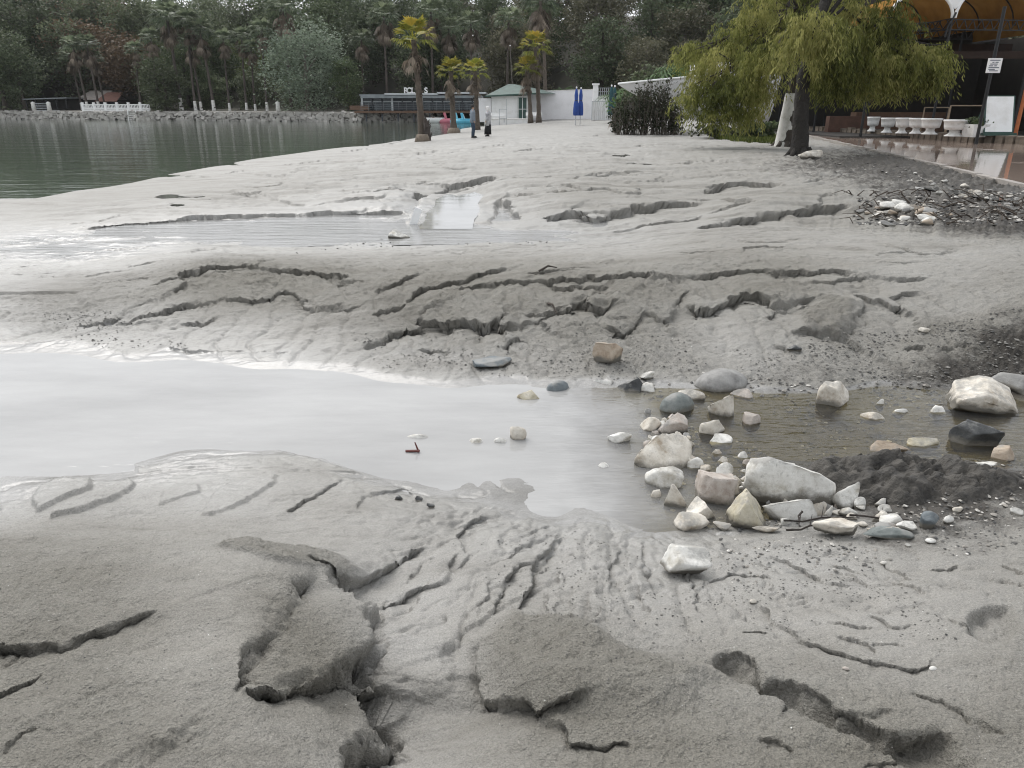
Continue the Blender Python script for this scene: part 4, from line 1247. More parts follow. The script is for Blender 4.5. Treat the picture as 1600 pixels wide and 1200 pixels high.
# --- waterside restaurant on its deck
def restaurant():
    YF = 99.0
    def at(px, py): return AT(px, py, YF)
    xL, xR = at(567, 170).x, at(754, 170).x
    zd = at(650, 173).z          # deck level
    zr = at(600, 150).z          # eaves
    W = xR - xL
    root = empty("restaurant_pavilion", ((xL + xR) / 2, YF, zd), label="low glazed waterside restaurant with roof lettering and railed deck", cat="restaurant")
    ox, oy, oz = root.location
    H = zr - zd
    MB().box((0, 3.0, -.14), (W + 1.6, 9.0, .26)).build("deck", M_wood, root)
    mb = MB()
    for i in range(8): mb.box((-W / 2 + .6 + i * (W - 1.2) / 7, -1.2, -.75), (.16, .16, 1.0))
    mb.build("deck_supports", M_navy, root)
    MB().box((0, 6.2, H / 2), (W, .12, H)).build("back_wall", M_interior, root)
    for sx in (-1, 1): MB().box((sx * W / 2, 3.2, H / 2), (.12, 6, H)).build("side_wall", M_navy, root)
    # stepped flat roofs
    rf = MB(); rf.box((-W * .40, 2.6, H + .10), (W * .22, 7.2, .16)); rf.build("roof", M_roofgrey, root)
    rf = MB(); rf.box((-W * .08, 2.6, H + .22), (W * .44, 7.6, .18)); r2 = rf.build("roof", M_roofpale, root)
    rf = MB(); rf.box((W * .33, 2.6, H + .34), (W * .40, 7.6, .2)); rf.build("roof", M_roofpale, root)
    MB().box((0, -1.1, H - .10), (W, .10, .30)).build("fascia", M_roofgrey, root)
    # posts, glazing, mullions
    n = 12
    for i in range(n + 1):
        x = -W / 2 + i * W / n
        MB().box((x, -.2, H / 2), (.13 if i % 3 else .22, .16, H)).build("post", M_navy if i % 3 else M_greymetal, root)
    for i in range(n):
        x = -W / 2 + (i + .5) * W / n
        p = MB().box((x, -.05, H / 2), (W / n - .2, .03, H - .1)).build("window", M_navy if i in (3, 4, 5) else M_glass, root)
        MB().box((x, -.09, H * .62), (W / n - .2, .05, .06)).build("transom", M_greymetal, p)
    # pale blinds and tables behind the glass
    for i, hh in ((1, .75), (2, .6), (7, .5), (8, .7), (10, .6)):
        MB().box((-W / 2 + (i + .5) * W / n, .6, H * hh * .6 + .1), (W / n * .55, .05, H * hh)).build("blind", M_white, root)
    # railing
    rl = MB()
    for z in (.25, .5, .75, 1.0): rl.bar((-W / 2, -1.25, z), (W / 2, -1.25, z), .028)
    for i in range(17): rl.bar((-W / 2 + i * W / 16, -1.25, 0), (-W / 2 + i * W / 16, -1.25, 1.02), .045)
    rl.build("railing", M_railgrey, root)
    # planters of brown plants at the left end
    MB().box((-W / 2 - .2, -1.0, .35), (2.4, .5, .5)).build("planter_box", M_wood, root)
    # roof letters
    for txt, px in (("R", 636), ("O", 641.5), ("L", 647), ("I", 652), ("S", 667)):
        cu = bpy.data.curves.new("roof_letter", 'FONT'); cu.body = txt; cu.size = .92; cu.extrude = .05; cu.align_x = 'CENTER'; cu.offset = .025
        tmp = bpy.data.objects.new("tmp", cu); me = bpy.data.meshes.new_from_object(tmp); bpy.data.objects.remove(tmp)
        me.materials.clear(); me.materials.append(M_white)
        o = bpy.data.objects.new("roof_letter", me); COL.objects.link(o); o.parent = root
        o.rotation_euler = (math.pi / 2, 0, 0)
        o.location = (at(px, 142).x - ox, -1.0, H + .32)
    return root
restaurant()

def pedal_boat(px, py, Y, m, label):
    p = AT(px, py, Y); z = BAY_Z
    root = empty("pedal_boat", (p.x, Y, z), .25, label, "boat", "small boats moored under the deck")
    for s in (-1, 1):
        MB().loft([(0, s * .5, -.1, .95, .18), (0, s * .5, .05, 1.15, .26), (0, s * .5, .3, 1.2, .3), (0, s * .5, .42, 1.05, .26)], 14).build("hull", m, root, True)
    MB().box((0, 0, .46), (1.5, 1.3, .12)).box((-.35, 0, .82), (.14, 1.1, .7), ry=-.25).build("seat", m, root)
    MB().bar((.7, 0, .5), (.55, 0, 1.0), .07).build("steering_post", M_white, root)
M_blue = basic("sky_blue_plastic", (.10, .42, .58), .4, .12, 3)
M_blue2 = basic("pale_blue_plastic", (.22, .55, .66), .4, .12, 3)
M_pink = basic("pink_plastic", (.55, .17, .22), .4, .12, 3)
pedal_boat(727, 183, 93.0, M_blue, "bright blue pedal boat moored below the restaurant deck")
pedal_boat(717, 181, 95.0, M_blue2, "pale turquoise pedal boat beside the bright blue one")
pedal_boat(700, 180, 95.5, M_pink, "pink pedal boat under the restaurant deck")
def rowing_boat():
    p = AT(677, 182, 95)
    root = empty("rowing_boat", (p.x, 95, BAY_Z), .1, "small white rowing boat tied up behind the big beach palm", "boat", "small boats moored under the deck")
    MB().loft([(0, 0, -.1, .9, .35), (0, 0, .25, 1.25, .55), (0, 0, .6, 1.45, .7)], 16, cap=True).build("hull", M_white, root, True)
    MB().box((0, 0, .62), (.25, 1.2, .06)).build("thwart", M_wood, root)
rowing_boat()

# --- white walls, hut, fence
def wall(name, px0, px1, pyt0, pyt1, pyb, Y, m, label, cat="wall", thick=.3, Y1=None, cap=True):
    Y1 = Y1 or Y
    a = AT(px0, pyb, Y); b = AT(px1, pyb, Y1)
    zt0 = AT(px0, pyt0, Y).z; zt1 = AT(px1, pyt1, Y1).z
    zb = min(a.z, b.z, hgt(a.x, Y), hgt(b.x, Y1)) - .2
    root = empty(name, ((a.x + b.x) / 2, (Y + Y1) / 2, zb), label=label, cat=cat)
    o = Vector(root.location)
    vs_ = []
    for dy in (0, thick):
        vs_ += [(a.x - o.x, Y + dy - o.y, 0), (b.x - o.x, Y1 + dy - o.y, 0), (b.x - o.x, Y1 + dy - o.y, zt1 - zb), (a.x - o.x, Y + dy - o.y, zt0 - zb)]
    MB().add(vs_, [(0, 1, 2, 3), (5, 4, 7, 6), (3, 2, 6, 7), (4, 0, 3, 7), (1, 5, 6, 2)]).build("wall_panel", m, root)
    if cap:
        mb = MB(); mb.bar((a.x - o.x, Y + thick / 2 - o.y, zt0 - zb + .04), (b.x - o.x, Y1 + thick / 2 - o.y, zt1 - zb + .04), thick + .1, .08)
        mb.build("coping", M_lime, root)
    return root
wall("boundary_wall", 816, 928, 144, 140, 182, 90, M_lilac, "long plain white wall between the green-roofed hut and the blue parasols")
wall("low_quay_wall", 757, 826, 187, 186.5, 191, 82, M_white, "low white quay edge beside the two walking people", cat="kerb", thick=.8)
wall("garden_wall", 930, 966, 152, 150, 184, 84, M_white, "white garden wall behind the dark green parasols")
def hut():
    Y = 86.0
    def at(px, py): return AT(px, py, Y)
    a, b = at(768, 184), at(826, 184)
    zt = at(790, 150).z; z0 = -.2
    cx = (a.x + b.x) / 2; W = b.x - a.x
    root = empty("beach_hut", (cx, Y, z0), label="white beach hut with green hipped roof and dark green door", cat="hut")
    H = zt - z0; D = 5.0
    MB().box((0, D / 2, H / 2), (W, D, H)).build("wall", M_white, root)
    x0, x1 = -W / 2 - .7, W / 2 + 4.0
    r = MB(); h = at(800, 133).z - z0
    vs_ = [(x0, -.7, H), (x1 - 3.2, -.7, H + .28), (x1, D + .7, H + .28), (x0, D + .7, H), (x0 + W * .62, D / 2, h + .15), (x0 + W * .8, D / 2, h + .15)]
    r.add(vs_, [(0, 1, 5, 4), (1, 2, 5), (2, 3, 4, 5), (3, 0, 4), (3, 2, 1, 0)])
    rf = r.build("roof", M_greenroof, root)
    MB().bar((x0, -.72, H - .04), (x1 - 3.2, -.72, H + .24), .06, .16).build("fascia", M_green, rf)
    dx0, dx1 = at(809, 160).x - cx, at(824, 160).x - cx
    d = MB().box(((dx0 + dx1) / 2, -.06, H * .48), (dx1 - dx0, .08, H * .92)).build("door", M_green, root)
    mb = MB()
    for k in (.05, .5, .95): mb.box((dx0 + (dx1 - dx0) * k, -.12, H * .48), (.06, .04, H * .9))
    mb.box(((dx0 + dx1) / 2, -.12, H * .5), (dx1 - dx0, .04, .05)); mb.build("door_frame", M_white, d)
    # annex with paler side
    MB().box((-W / 2 - .9, 1.5, H * .46), (1.7, 3.0, H * .92)).build("annex", M_lilac, root)
hut()
def bench(px, py, Y, label):
    p = AT(px, py, Y); z = hgt(p.x, Y)
    root = empty("bench", (p.x, Y, max(z, -.1)), 0, label, "bench")
    MB().box((0, 0, .45), (1.7, .45, .07)).build("seat", M_white, root)
    MB().box((0, .24, .75), (1.7, .05, .35), rx=-.15).build("backrest", M_white, root)
    for s in (-.7, .7): MB().box((s, 0, .2), (.07, .4, .42)).build("leg", M_greymetal, root)
bench(777, 186, 80.0, "white bench in front of the hut beside the metal frame")
bench(834, 182, 84.0, "low bench between the two palms by the white wall")
def rail_frame():
    p = AT(786, 190, 74.0); z = hgt(p.x, 74)
    root = empty("metal_frame", (p.x, 74, z), .15, "thin grey metal ladder frame standing on the sand by the hut", "frame")
    MB().bar((-.35, 0, 0), (-.35, 0, 1.45), .05).build("post", M_greymetal, root)
    MB().bar((.35, 0, 0), (.35, 0, 2.3), .05).build("post", M_greymetal, root)
    for zz in (.6, 1.42): MB().bar((-.35, 0, zz), (.35, 0, zz), .04).build("rung", M_greymetal, root)
rail_frame()
def pole(px, pyb, pyt, Y, label, r=.06, m=None):
    a = AT(px, pyb, Y); t = AT(px - 4, pyt, Y)
    root = empty("flag_pole", (a.x, Y, a.z - .3), 0, label, "pole")
    MB().tube([(0, 0, 0), (t.x - a.x, 0, t.z - a.z + .3)], [r, r * .7], 8).build("shaft", m or M_lime, root)
    MB().loft([(t.x - a.x, 0, t.z - a.z + .3, .09, .09), (t.x - a.x, 0, t.z - a.z + .42, .03, .03)], 8).build("cap", M_white, root)
pole(801, 137, 72, 92.0, "thin pale pole rising behind the hut roof", .045, M_bark_pale)
def lattice():
    Y = 83.0
    a = AT(929, 183, Y); b = AT(957, 183, Y)
    zt = AT(930, 133, Y).z; zb = hgt(a.x, Y)
    root = empty("gate_post", (a.x, Y, zb), 0, "white masonry pillar with lattice screen at the end of the wall", "pillar")
    H = zt - zb
    MB().box((0, 0, H / 2), (.5, .5, H)).build("pillar_shaft", M_white, root)
    MB().box((0, 0, H + .08), (.7, .7, .16)).build("cap", M_white, root)
    W = b.x - a.x
    mb = MB()
    for i in range(9): mb.bar((.3 + i * W / 9, 0, H * .62), (.3 + i * W / 9, 0, H * .93), .05)
    for k in range(4): mb.bar((.2, 0, H * (.62 + .1 * k)), (W, 0, H * (.62 + .1 * k)), .05)
    mb.build("lattice", M_greymetal, root)
    # pleated white curtain below
    vs_, fs = [], []
    n = 60
    for i in range(n + 1):
        x = -.3 + (W + .3) * i / n; y = -.5 + .09 * math.sin(i * 1.1) + .05 * math.sin(i * 2.9)
        vs_ += [(x, y, .05), (x, y * 1.0, H * .52)]
    for i in range(n): fs.append((2 * i, 2 * i + 2, 2 * i + 3, 2 * i + 1))
    c = MB().add(vs_, fs).build("curtain", M_white, root, True)
    MB().bar((-.35, -.5, 0), (-.35, -.5, H * .55), .07).bar((-.35, -.5, H * .54), (W, -.5, H * .54), .06).build("curtain_frame", M_greymetal, root)
lattice()

def parasol(px, py, pyt, Y, m, label):
    a = AT(px, py, Y); z = hgt(a.x, Y); zt = AT(px, pyt, Y).z
    root = empty("closed_parasol", (a.x, Y, z), 0, label, "parasol", "closed parasols")
    H = zt - z
    MB().tube([(0, 0, -.1), (0, 0, H)], .03, 8).build("pole", M_greymetal, root)
    n, rings = 20, []
    mb = MB(); vs_ = []
    prof = [(.26, .16), (.30, .20), (.42, .20), (.58, .17), (.67, .12), (.80, .14), (.93, .09), (.99, .03)]
    for (k, r) in prof:
        for i in range(n):
            rr = r * (1 + .28 * (1 if i % 2 else -1) * (1 - k * .5))
            vs_.append((rr * math.cos(2 * math.pi * i / n), rr * math.sin(2 * math.pi * i / n), H * k))
    fs = []
    for j in range(len(prof) - 1):
        for i in range(n):
            p_ = j * n + i; q = j * n + (i + 1) % n
            fs.append((p_, q, q + n, p_ + n))
    mb.add(vs_, fs); mb.build("folded_canopy", m, root, True)
    MB().loft([(0, 0, H * .655, .14, .14), (0, 0, H * .675, .14, .14)], 12).build("tie_band", M_navy, root)
    MB().loft([(0, 0, H * .98, .05, .05), (0, 0, H * 1.01, .07, .07), (0, 0, H * 1.03, .03, .03)], 8).build("finial", M_white, root)
M_parablue = basic("blue_cloth", (.035, .085, .33), .8, .25, 3)
M_parateal = basic("dark_teal_cloth", (.03, .085, .10), .8, .25, 3)
parasol(899.5, 188, 137, 66.0, M_parablue, "closed blue parasol, the taller of two standing together")
parasol(906.5, 188, 138, 66.5, M_parablue, "closed blue parasol on the hedge side of its twin")
parasol(953.5, 188, 134, 64.0, M_parateal, "closed dark teal parasol beside the small fan palm")
parasol(958.5, 188, 135, 65.0, M_parateal, "closed dark teal parasol half hidden by the hedge")

# --- left end of the bay: balustrade, cottage, shelter
def balustrade():
    x0 = G(106, 188, BAY_Z).x; x1 = G(228, 188, BAY_Z).x
    def pos(k): x = x0 + (x1 - x0) * k; return x, shore_y(x) + 1.2
    root = empty("white_balustrade", (pos(.5)[0], pos(.5)[1], .72), 0, "white balustrade along the quay in front of the cottage", "balustrade")
    ox, oy, oz = root.location
    n = 46
    proto = None
    for i in range(n + 1):
        x, y = pos(i / n)
        big = i % 8 == 0
        if big:
            MB().box((x - ox, y - oy, .55), (.3, .3, 1.25)).build("pier", M_white, root)
        else:
            if proto is None:
                proto = MB().loft([(0, 0, .08, .07, .07), (0, 0, .3, .13, .13), (0, 0, .55, .05, .05), (0, 0, .8, .08, .08)], 8).build("baluster", M_white, root, True)
                o = proto
            else:
                o = proto.copy(); COL.objects.link(o); o.parent = root
            o.location = (x - ox, y - oy, 0)
    for i in range(6):
        (xa, ya), (xb, yb) = pos(i / 6), pos((i + 1) / 6)
        for z in (.04, .86): MB().bar((xa - ox, ya - oy, z), (xb - ox, yb - oy, z), .22, .12).build("rail", M_white, root)
balustrade()
def ladder():
    x = G(176, 189, BAY_Z).x; y = shore_y(x) + .1
    root = empty("quay_steps", (x, y, BAY_Z), 0, "white steps running down the quay below the balustrade", "steps")
    for s in (-.55, .55): MB().bar((s, 0, -.2), (s, .3, 1.6), .12).build("side_rail", M_white, root)
    for k in range(5): MB().box((0, .06 * k, .1 + .28 * k), (1.0, .3, .06)).build("step", M_white, root)
ladder()
def cottage():
    Y = shore_y(G(155, 188, BAY_Z).x) + 16
    a, b = AT(122, 172, Y), AT(192, 172, Y); zb = hill_z(a.x, Y)
    zt = AT(150, 156, Y).z
    W = b.x - a.x; H = zt - zb
    root = empty("cottage", ((a.x + b.x) / 2, Y, zb), -.1, "small cottage with pale and red roof behind the balustrade", "house")
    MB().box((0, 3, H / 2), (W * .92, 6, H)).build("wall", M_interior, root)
    rz = AT(150, 141, Y).z - zb
    r1 = MB().add([(-W / 2, -.6, H), (W * .12, -.6, H), (W * .12, 3, rz), (-W / 2 + .5, 3, rz)], [(0, 1, 2, 3)]).add([(-W / 2, 6.6, H), (-W / 2 + .5, 3, rz), (W * .12, 3, rz), (W * .12, 6.6, H)], [(0, 1, 2, 3)]).build("roof", M_tanroof, root)
    MB().add([(W * .0, -1.2, H - .25), (W * .52, -1.2, H - .25), (W * .44, 2.0, rz * .9), (W * .06, 2.0, rz * .9)], [(0, 1, 2, 3)]).build("porch_roof", M_redroof, root)
    for k in (-.3, -.1, .3): MB().box((W * k, -.06, H * .5), (1.1, .1, H * .5)).build("window", M_glass, root)
cottage()
def shelter():
    Y = shore_y(G(75, 188, BAY_Z).x) + 5
    a, b = AT(42, 172, Y), AT(110, 172, Y); zb = hill_z(a.x, Y); W = b.x - a.x
    H = AT(75, 154, Y).z - zb
    root = empty("boat_shelter", ((a.x + b.x) / 2, Y, zb), 0, "dark open timber shelter with flat roof at the water across the bay", "shelter")
    MB().box((0, 2, H), (W, 5, .14), ry=-.03).build("roof", M_roofgrey, root)
    for i in range(5): MB().box((-W / 2 + .3 + i * (W - .6) / 4, -.2, H / 2), (.14, .14, H)).build("post", M_black, root)
    MB().box((0, 4.2, H / 2), (W, .1, H)).build("back_wall", M_interior, root)
    mb = MB()
    for k in range(4): mb.bar((-W * .35, -.3, .25 + k * .25), (W * .1, -.3, .25 + k * .25), .07)
    mb.build("railing", M_greymetal, root)
    MB().box((W * .02, -.5, -.02), (W * .6, .8, .1)).build("plinth", M_roofpale, root)
shelter()
def mooring_post(px, label):
    x = G(px, 188, BAY_Z).x; y = shore_y(x) + 1.2
    root = empty("mooring_post", (x, y, .70), 0, label, "bollard", "white posts on the far quay")
    MB().loft([(0, 0, 0, .32, .32), (0, 0, .9, .26, .26), (0, 0, 1.15, .30, .30), (0, 0, 1.2, .2, .2)], 10).build("post_shaft", M_lime, root, True)
    MB().loft([(0, 0, 1.2, .22, .22), (0, 0, 1.3, .05, .05)], 10).build("cap", M_lime, root, True)
mooring_post(11, "white stub post at the left end of the far quay")
mooring_post(41, "white stub post next to the dark shelter")
mooring_post(455, "white post beneath the rounded tree at the water")

# ------------------------------------------------------------------ beach palms
def beach_palm(px, pyb, pyt, seed, crown, label, tr=.22, lm='palm_y', nfr=22, skirt=.9, nskirt=12, leanpx=0, nob=60, Y=None, boots=26, flare=1.5):
    b = GR(px, pyb) if Y is None else AT(px, pyb, Y)
    t = AT(px + leanpx, pyt, b.y)
    h = t.z - b.z + .15
    o = fan_palm("beach_palm", seed, h, crown, nfr, lm, tr, skirt, nskirt, (t.x - b.x, 0), flare, boots=boots, upright=.42, blades=13, wide=.17)
    o.location = (b.x, b.y, b.z - .15)
    tag(o, label, "palm", "palms standing on the beach")
    return b
pb = beach_palm(660, 220, 62, 71, 1.3, "yellow-green palm with thick dark trunk nearest the camera on the beach", .20, leanpx=-14, skirt=1.1, nskirt=12, boots=40)
beach_palm(709, 207, 112, 72, 1.2, "stout palm with yellowing crown and pale foot left of the two people", .22, leanpx=-5, skirt=1.2, nskirt=16, flare=1.9)
beach_palm(746, 203, 112, 73, 1.2, "palm with orange-tipped crown growing between the two people", .20, leanpx=-4, skirt=1.3, nskirt=16)
beach_palm(829, 190, 108, 74, 1.4, "small palm with yellow crown in front of the hut's green door", .20, leanpx=-6, skirt=1.6, nskirt=16, Y=76.0)
beach_palm(842, 190, 74, 75, 1.7, "taller slender palm beside the small one at the hut corner", .22, leanpx=-6, skirt=2.4, nskirt=26, lm='palm_y', Y=77.0)
beach_palm(852, 146, 2, 76, 2.0, "very tall dark-trunked palm rising behind the white wall", .20, leanpx=-8, skirt=2.6, nskirt=26, lm='palm', Y=92.0)
# stub of old leaf bases leaning on the nearest palm
def palm_stump():
    p = GR(669, 220)
    root = empty("palm_stump", (p.x, p.y, p.z - .1), 0, "dark shaggy stump against the foot of the nearest palm", "stump")
    rng = random.Random(4)
    mb = MB(); mb.tube([(0, 0, 0), (-.02, 0, .5), (-.07, 0, 1.0), (-.14, 0, 1.35)], [.2, .2, .16, .06], 9, jitter=.18, rng=rng)
    for i in range(24):
        a = rng.uniform(0, 6.28); z = rng.uniform(.1, 1.15)
        mb.bar((math.cos(a) * .14 - z * .07, math.sin(a) * .14, z), (math.cos(a) * .26 - z * .07, math.sin(a) * .26, z + .15), .06, .03)
    mb.build("stump_body", M_palmtrunk_f, root)
palm_stump()
# root plates of sand-coloured fibre at the palm feet
def palm_foot(px, py, r, label):
    p = GR(px, py)
    root = empty("root_collar", (p.x, p.y, p.z - .12), 0, label, "roots")
    rng = random.Random(int(px))
    MB().tube([(0, 0, 0), (0, 0, .3), (0, 0, .5)], [r * 1.25, r, r * .8], 14, jitter=.1, rng=rng).build("fibre_mat", basic("root_fibre", (.19, .155, .12), .95, .3, 8, bump=.03, bscale=25), root, True)
palm_foot(709, 208, .46, "brown fibrous root collar of the stout pale-footed palm")
palm_foot(660, 221, .38, "grey root collar of the nearest beach palm")

# ------------------------------------------------------------------ two people
M_skin = basic("skin", (.45, .29, .21), .6, .08, 8)
M_hoodie = basic("grey_blue_hoodie", (.20, .235, .275), .9, .15, 8)
M_jeans = basic("blue_jeans", (.035, .055, .085), .9, .2, 10)
M_hair = basic("dark_hair", (.018, .014, .012), .7, .3, 12)
M_coat = basic("mottled_pale_coat", (.42, .42, .43), .9, .45, 5, dirt=(.12, .125, .14))
M_skirt = basic("black_skirt", (.014, .014, .016), .85, .3, 8)
M_scarf = basic("white_headscarf", (.72, .71, .69), .85, .08, 8)
M_shoe = basic("black_shoes", (.02, .02, .02), .6, .3, 8)

def skin_body(name, joints, edges, mat, parent, root_i=0):
    me = bpy.data.meshes.new(name)
    me.from_pydata([j[:3] for j in joints], edges, [])
    o = bpy.data.objects.new(name, me); COL.objects.link(o); o.parent = parent
    md = o.modifiers.new("skin", 'SKIN')
    if not me.skin_vertices: 
        bpy.context.view_layer.objects.active = o
    sv = me.skin_vertices[0].data if me.skin_vertices else None
    if sv:
        for i, j in enumerate(joints): sv[i].radius = (j[3], j[4] if len(j) > 4 else j[3])
        sv[root_i].use_root = True
    ss = o.modifiers.new("sub", 'SUBSURF'); ss.levels = 2; ss.render_levels = 2
    me.materials.append(mat)
    return o

def limb(mb, pts, rad, n=10):
    mb.tube(pts, rad, n)

def person(px, py, px_h, heading, coat, legs, label, skirt=False, hood=False):
    b = GR(px, py)
    H = AT(px, px_h, b.y).z - b.z
    k = H / 1.72
    root = empty("person", (b.x, b.y, b.z - .01), heading, label, "person")
    root.scale = (k, k, k)
    # body faces +X locally
    J = [(0, 0, .95, .12, .15), (0, 0, 1.15, .10, .14), (0, 0, 1.38, .11, .17), (.01, 0, 1.48, .055), (.03, 0, 1.56, .06), (.03, 0, 1.63, .085, .075), (.03, 0, 1.70, .05),
         (0, .19, 1.40, .055), (-.03, .23, 1.14, .045), (.06, .22, .92, .035), (.08, .215, .84, .03, .02),
         (0, -.19, 1.40, .055), (-.03, -.23, 1.14, .045), (.06, -.22, .92, .035), (.08, -.215, .84, .03, .02),
         (0, .09, .86, .095), (.02, .10, .49, .06), (-.02, .10, .09, .045), (.12, .11, .04, .035, .04),
         (0, -.09, .86, .095), (.05, -.10, .49, .06), (.04, -.10, .09, .045), (.18, -.11, .04, .035, .04)]
    E = [(0, 1), (1, 2), (2, 3), (3, 4), (4, 5), (5, 6), (2, 7), (7, 8), (8, 9), (9, 10), (2, 11), (11, 12), (12, 13), (13, 14), (0, 15), (15, 16), (16, 17), (17, 18), (0, 19), (19, 20), (20, 21), (21, 22)]
    body = skin_body("body", J, E, M_skin, root)
    # coat: torso and two sleeves in one garment
    mb = MB()
    mb.loft([(0, 0, .80 if not skirt else .62, .16, .21), (0, 0, .95, .155, .20), (0, 0, 1.15, .15, .195), (0, 0, 1.33, .155, .215), (0, 0, 1.44, .12, .17), (.005, 0, 1.50, .075, .085)], 16)
    for s in (1, -1):
        mb.tube([(0, s * .17, 1.41), (-.015, s * .225, 1.28), (-.035, s * .245, 1.13), (.02, s * .24, 1.0), (.065, s * .228, .90)], [.078, .072, .064, .056, .048], 10)
    mb.build("jacket" if not skirt else "coat", coat, root, True)
    if skirt:
        MB().loft([(.03, 0, .12, .22, .24), (.03, 0, .4, .20, .22), (0, 0, .7, .17, .20)], 16).build("skirt", legs, root, True)
        MB().loft([(.0, 0, 1.46, .10, .10), (.0, 0, 1.52, .10, .10), (.015, 0, 1.62, .115, .10), (.015, 0, 1.70, .10, .09), (.02, 0, 1.745, .05, .05)], 14).build("headscarf", M_scarf, root, True)
        MB().loft([(.105, 0, 1.56, .02, .045), (.115, 0, 1.62, .03, .06), (.11, 0, 1.67, .02, .05)], 10).build("face", M_skin, root, True)
    else:
        mb = MB()
        for s, dx in ((1, 0), (-1, .04)):
            mb.tube([(0, s * .085, .92), (.015 + dx * .5, s * .095, .66), (.02 + dx, s * .10, .47), (-.01 + dx, s * .10, .25), (-.02 + dx, s * .10, .08)], [.118, .098, .078, .068, .064], 12)
        mb.build("trousers", legs, root, True)
        MB().loft([(0, 0, 1.60, .085, .085), (.0, 0, 1.66, .105, .095), (.005, 0, 1.72, .095, .085), (.01, 0, 1.755, .04, .04)], 14).build("hair", M_hair, root, True)
    for s, dx in ((1, 0), (-1, .05)):
        MB().loft([(.05 + dx, s * .10, 0, .145, .055), (.05 + dx, s * .10, .05, .14, .055), (.02 + dx, s * .10, .10, .09, .05)], 12).build("shoe", M_shoe, root, True)
    for s in (1, -1):     # noses and ears are a pixel here; hands get fingers
        mb = MB()
        for f in range(4):
            mb.tube([(.075, s * (.20 + .012 * f), .86), (.085, s * (.20 + .012 * f), .80), (.075, s * (.20 + .012 * f), .755 + .008 * abs(f - 1.5))], [.009, .008, .006], 6)
        mb.tube([(.09, s * .205, .87), (.125, s * .205, .83), (.125, s * .205, .80)], [.011, .009, .007], 6)
        mb.build("hand", M_skin, root, True)
person(739, 215, 164, 0.1, M_hoodie, M_jeans, "person in grey-blue hooded jacket and jeans standing with back half turned")
person(763, 213, 166, math.pi * .9, M_coat, M_skirt, "person in pale mottled coat, long black skirt and white headscarf", skirt=True)

# ------------------------------------------------------------------ wet promenade on the right
PROM_Z = .10
def prom_mat():
    m, t, out = new_mat("wet_paving")
    L = t.links.new
    geo = t.nodes.new("ShaderNodeNewGeometry")
    b = nd(t, "ShaderNodeBsdfPrincipled")
    br = nd(t, "ShaderNodeTexBrick", Scale=1.6); br.inputs['Mortar Size'].default_value = .012
    br.inputs['Color1'].default_value = (.27, .19, .155, 1); br.inputs['Color2'].default_value = (.33, .245, .205, 1); br.inputs['Mortar'].default_value = (.12, .10, .085, 1)
    L(geo.outputs['Position'], br.inputs['Vector'])
    n = nd(t, "ShaderNodeTexNoise", Scale=.45, Detail=6.0, Roughness=.65); L(geo.outputs['Position'], n.inputs['Vector'])
    mx = t.nodes.new("ShaderNodeMixRGB"); L(n.outputs['Fac'], mx.inputs[0]); L(br.outputs['Color'], mx.inputs[1]); mx.inputs[2].default_value = (.30, .25, .21, 1)
    L(mx.outputs[0], b.inputs['Base Color'])
    r = ramp(t, n.outputs['Fac'], [(.40, .035), (.60, .06), (.72, .28)])
    L(r.outputs[0], b.inputs['Roughness'])
    n2 = nd(t, "ShaderNodeTexNoise", Scale=3.0, Detail=3.0); L(geo.outputs['Position'], n2.inputs['Vector'])
    bp = nd(t, "ShaderNodeBump", Strength=.5, Distance=.004); L(n2.outputs['Fac'], bp.inputs['Height']); L(bp.outputs[0], b.inputs['Normal'])
    L(b.outputs[0], out.inputs[0])
    return m
_edge = [G(a, b, PROM_Z) for a, b in [(1700,317),(1600,291),(1500,267),(1400,243),(1320,225),(1262,212)]]
prom = sheet("promenade", _edge + [Vector((17, 62, PROM_Z)), Vector((60, 62, PROM_Z)), Vector((60, 10, PROM_Z))], prom_mat(), label="wet reddish paved promenade reflecting the planters")
M_kerb = basic("kerb_stone", (.30, .275, .25), .6, .3, 2, bump=.01, bscale=18)
def kerb():
    root = empty("kerb", _edge[3], 0, "low stone kerb edging the wet promenade", "kerb")
    o = Vector(root.location)
    for i in range(len(_edge) - 1):
        a, b = _edge[i], _edge[i + 1]
        d = b - a; n = max(1, int(d.length / 1.0))
        for k in range(n):
            p, q = a + d * (k / n), a + d * ((k + .985) / n)
            w = Vector((0, 0, -.06 + .012 * math.sin(i * 3 + k * 1.7)))
            MB().bar(p - o + w, q - o + w, .16, .2).build("kerbstone", M_kerb, root)
kerb()
# gutter puddles between kerb and sand
for pts in ([(1425,291),(1460,287),(1520,300),(1600,312),(1680,326),(1600,322),(1500,307)], [(1540,318),(1600,326),(1660,338),(1600,336)]):
    c = smooth_loop(pts)
    W = S(c); z = max(float(np.mean([hgt(*q) for q in W])), .03) + .012
    sheet("puddle", [Vector((q[0], q[1], z)) for q in W], M_pud, label="pale gutter puddle beside the promenade kerb")

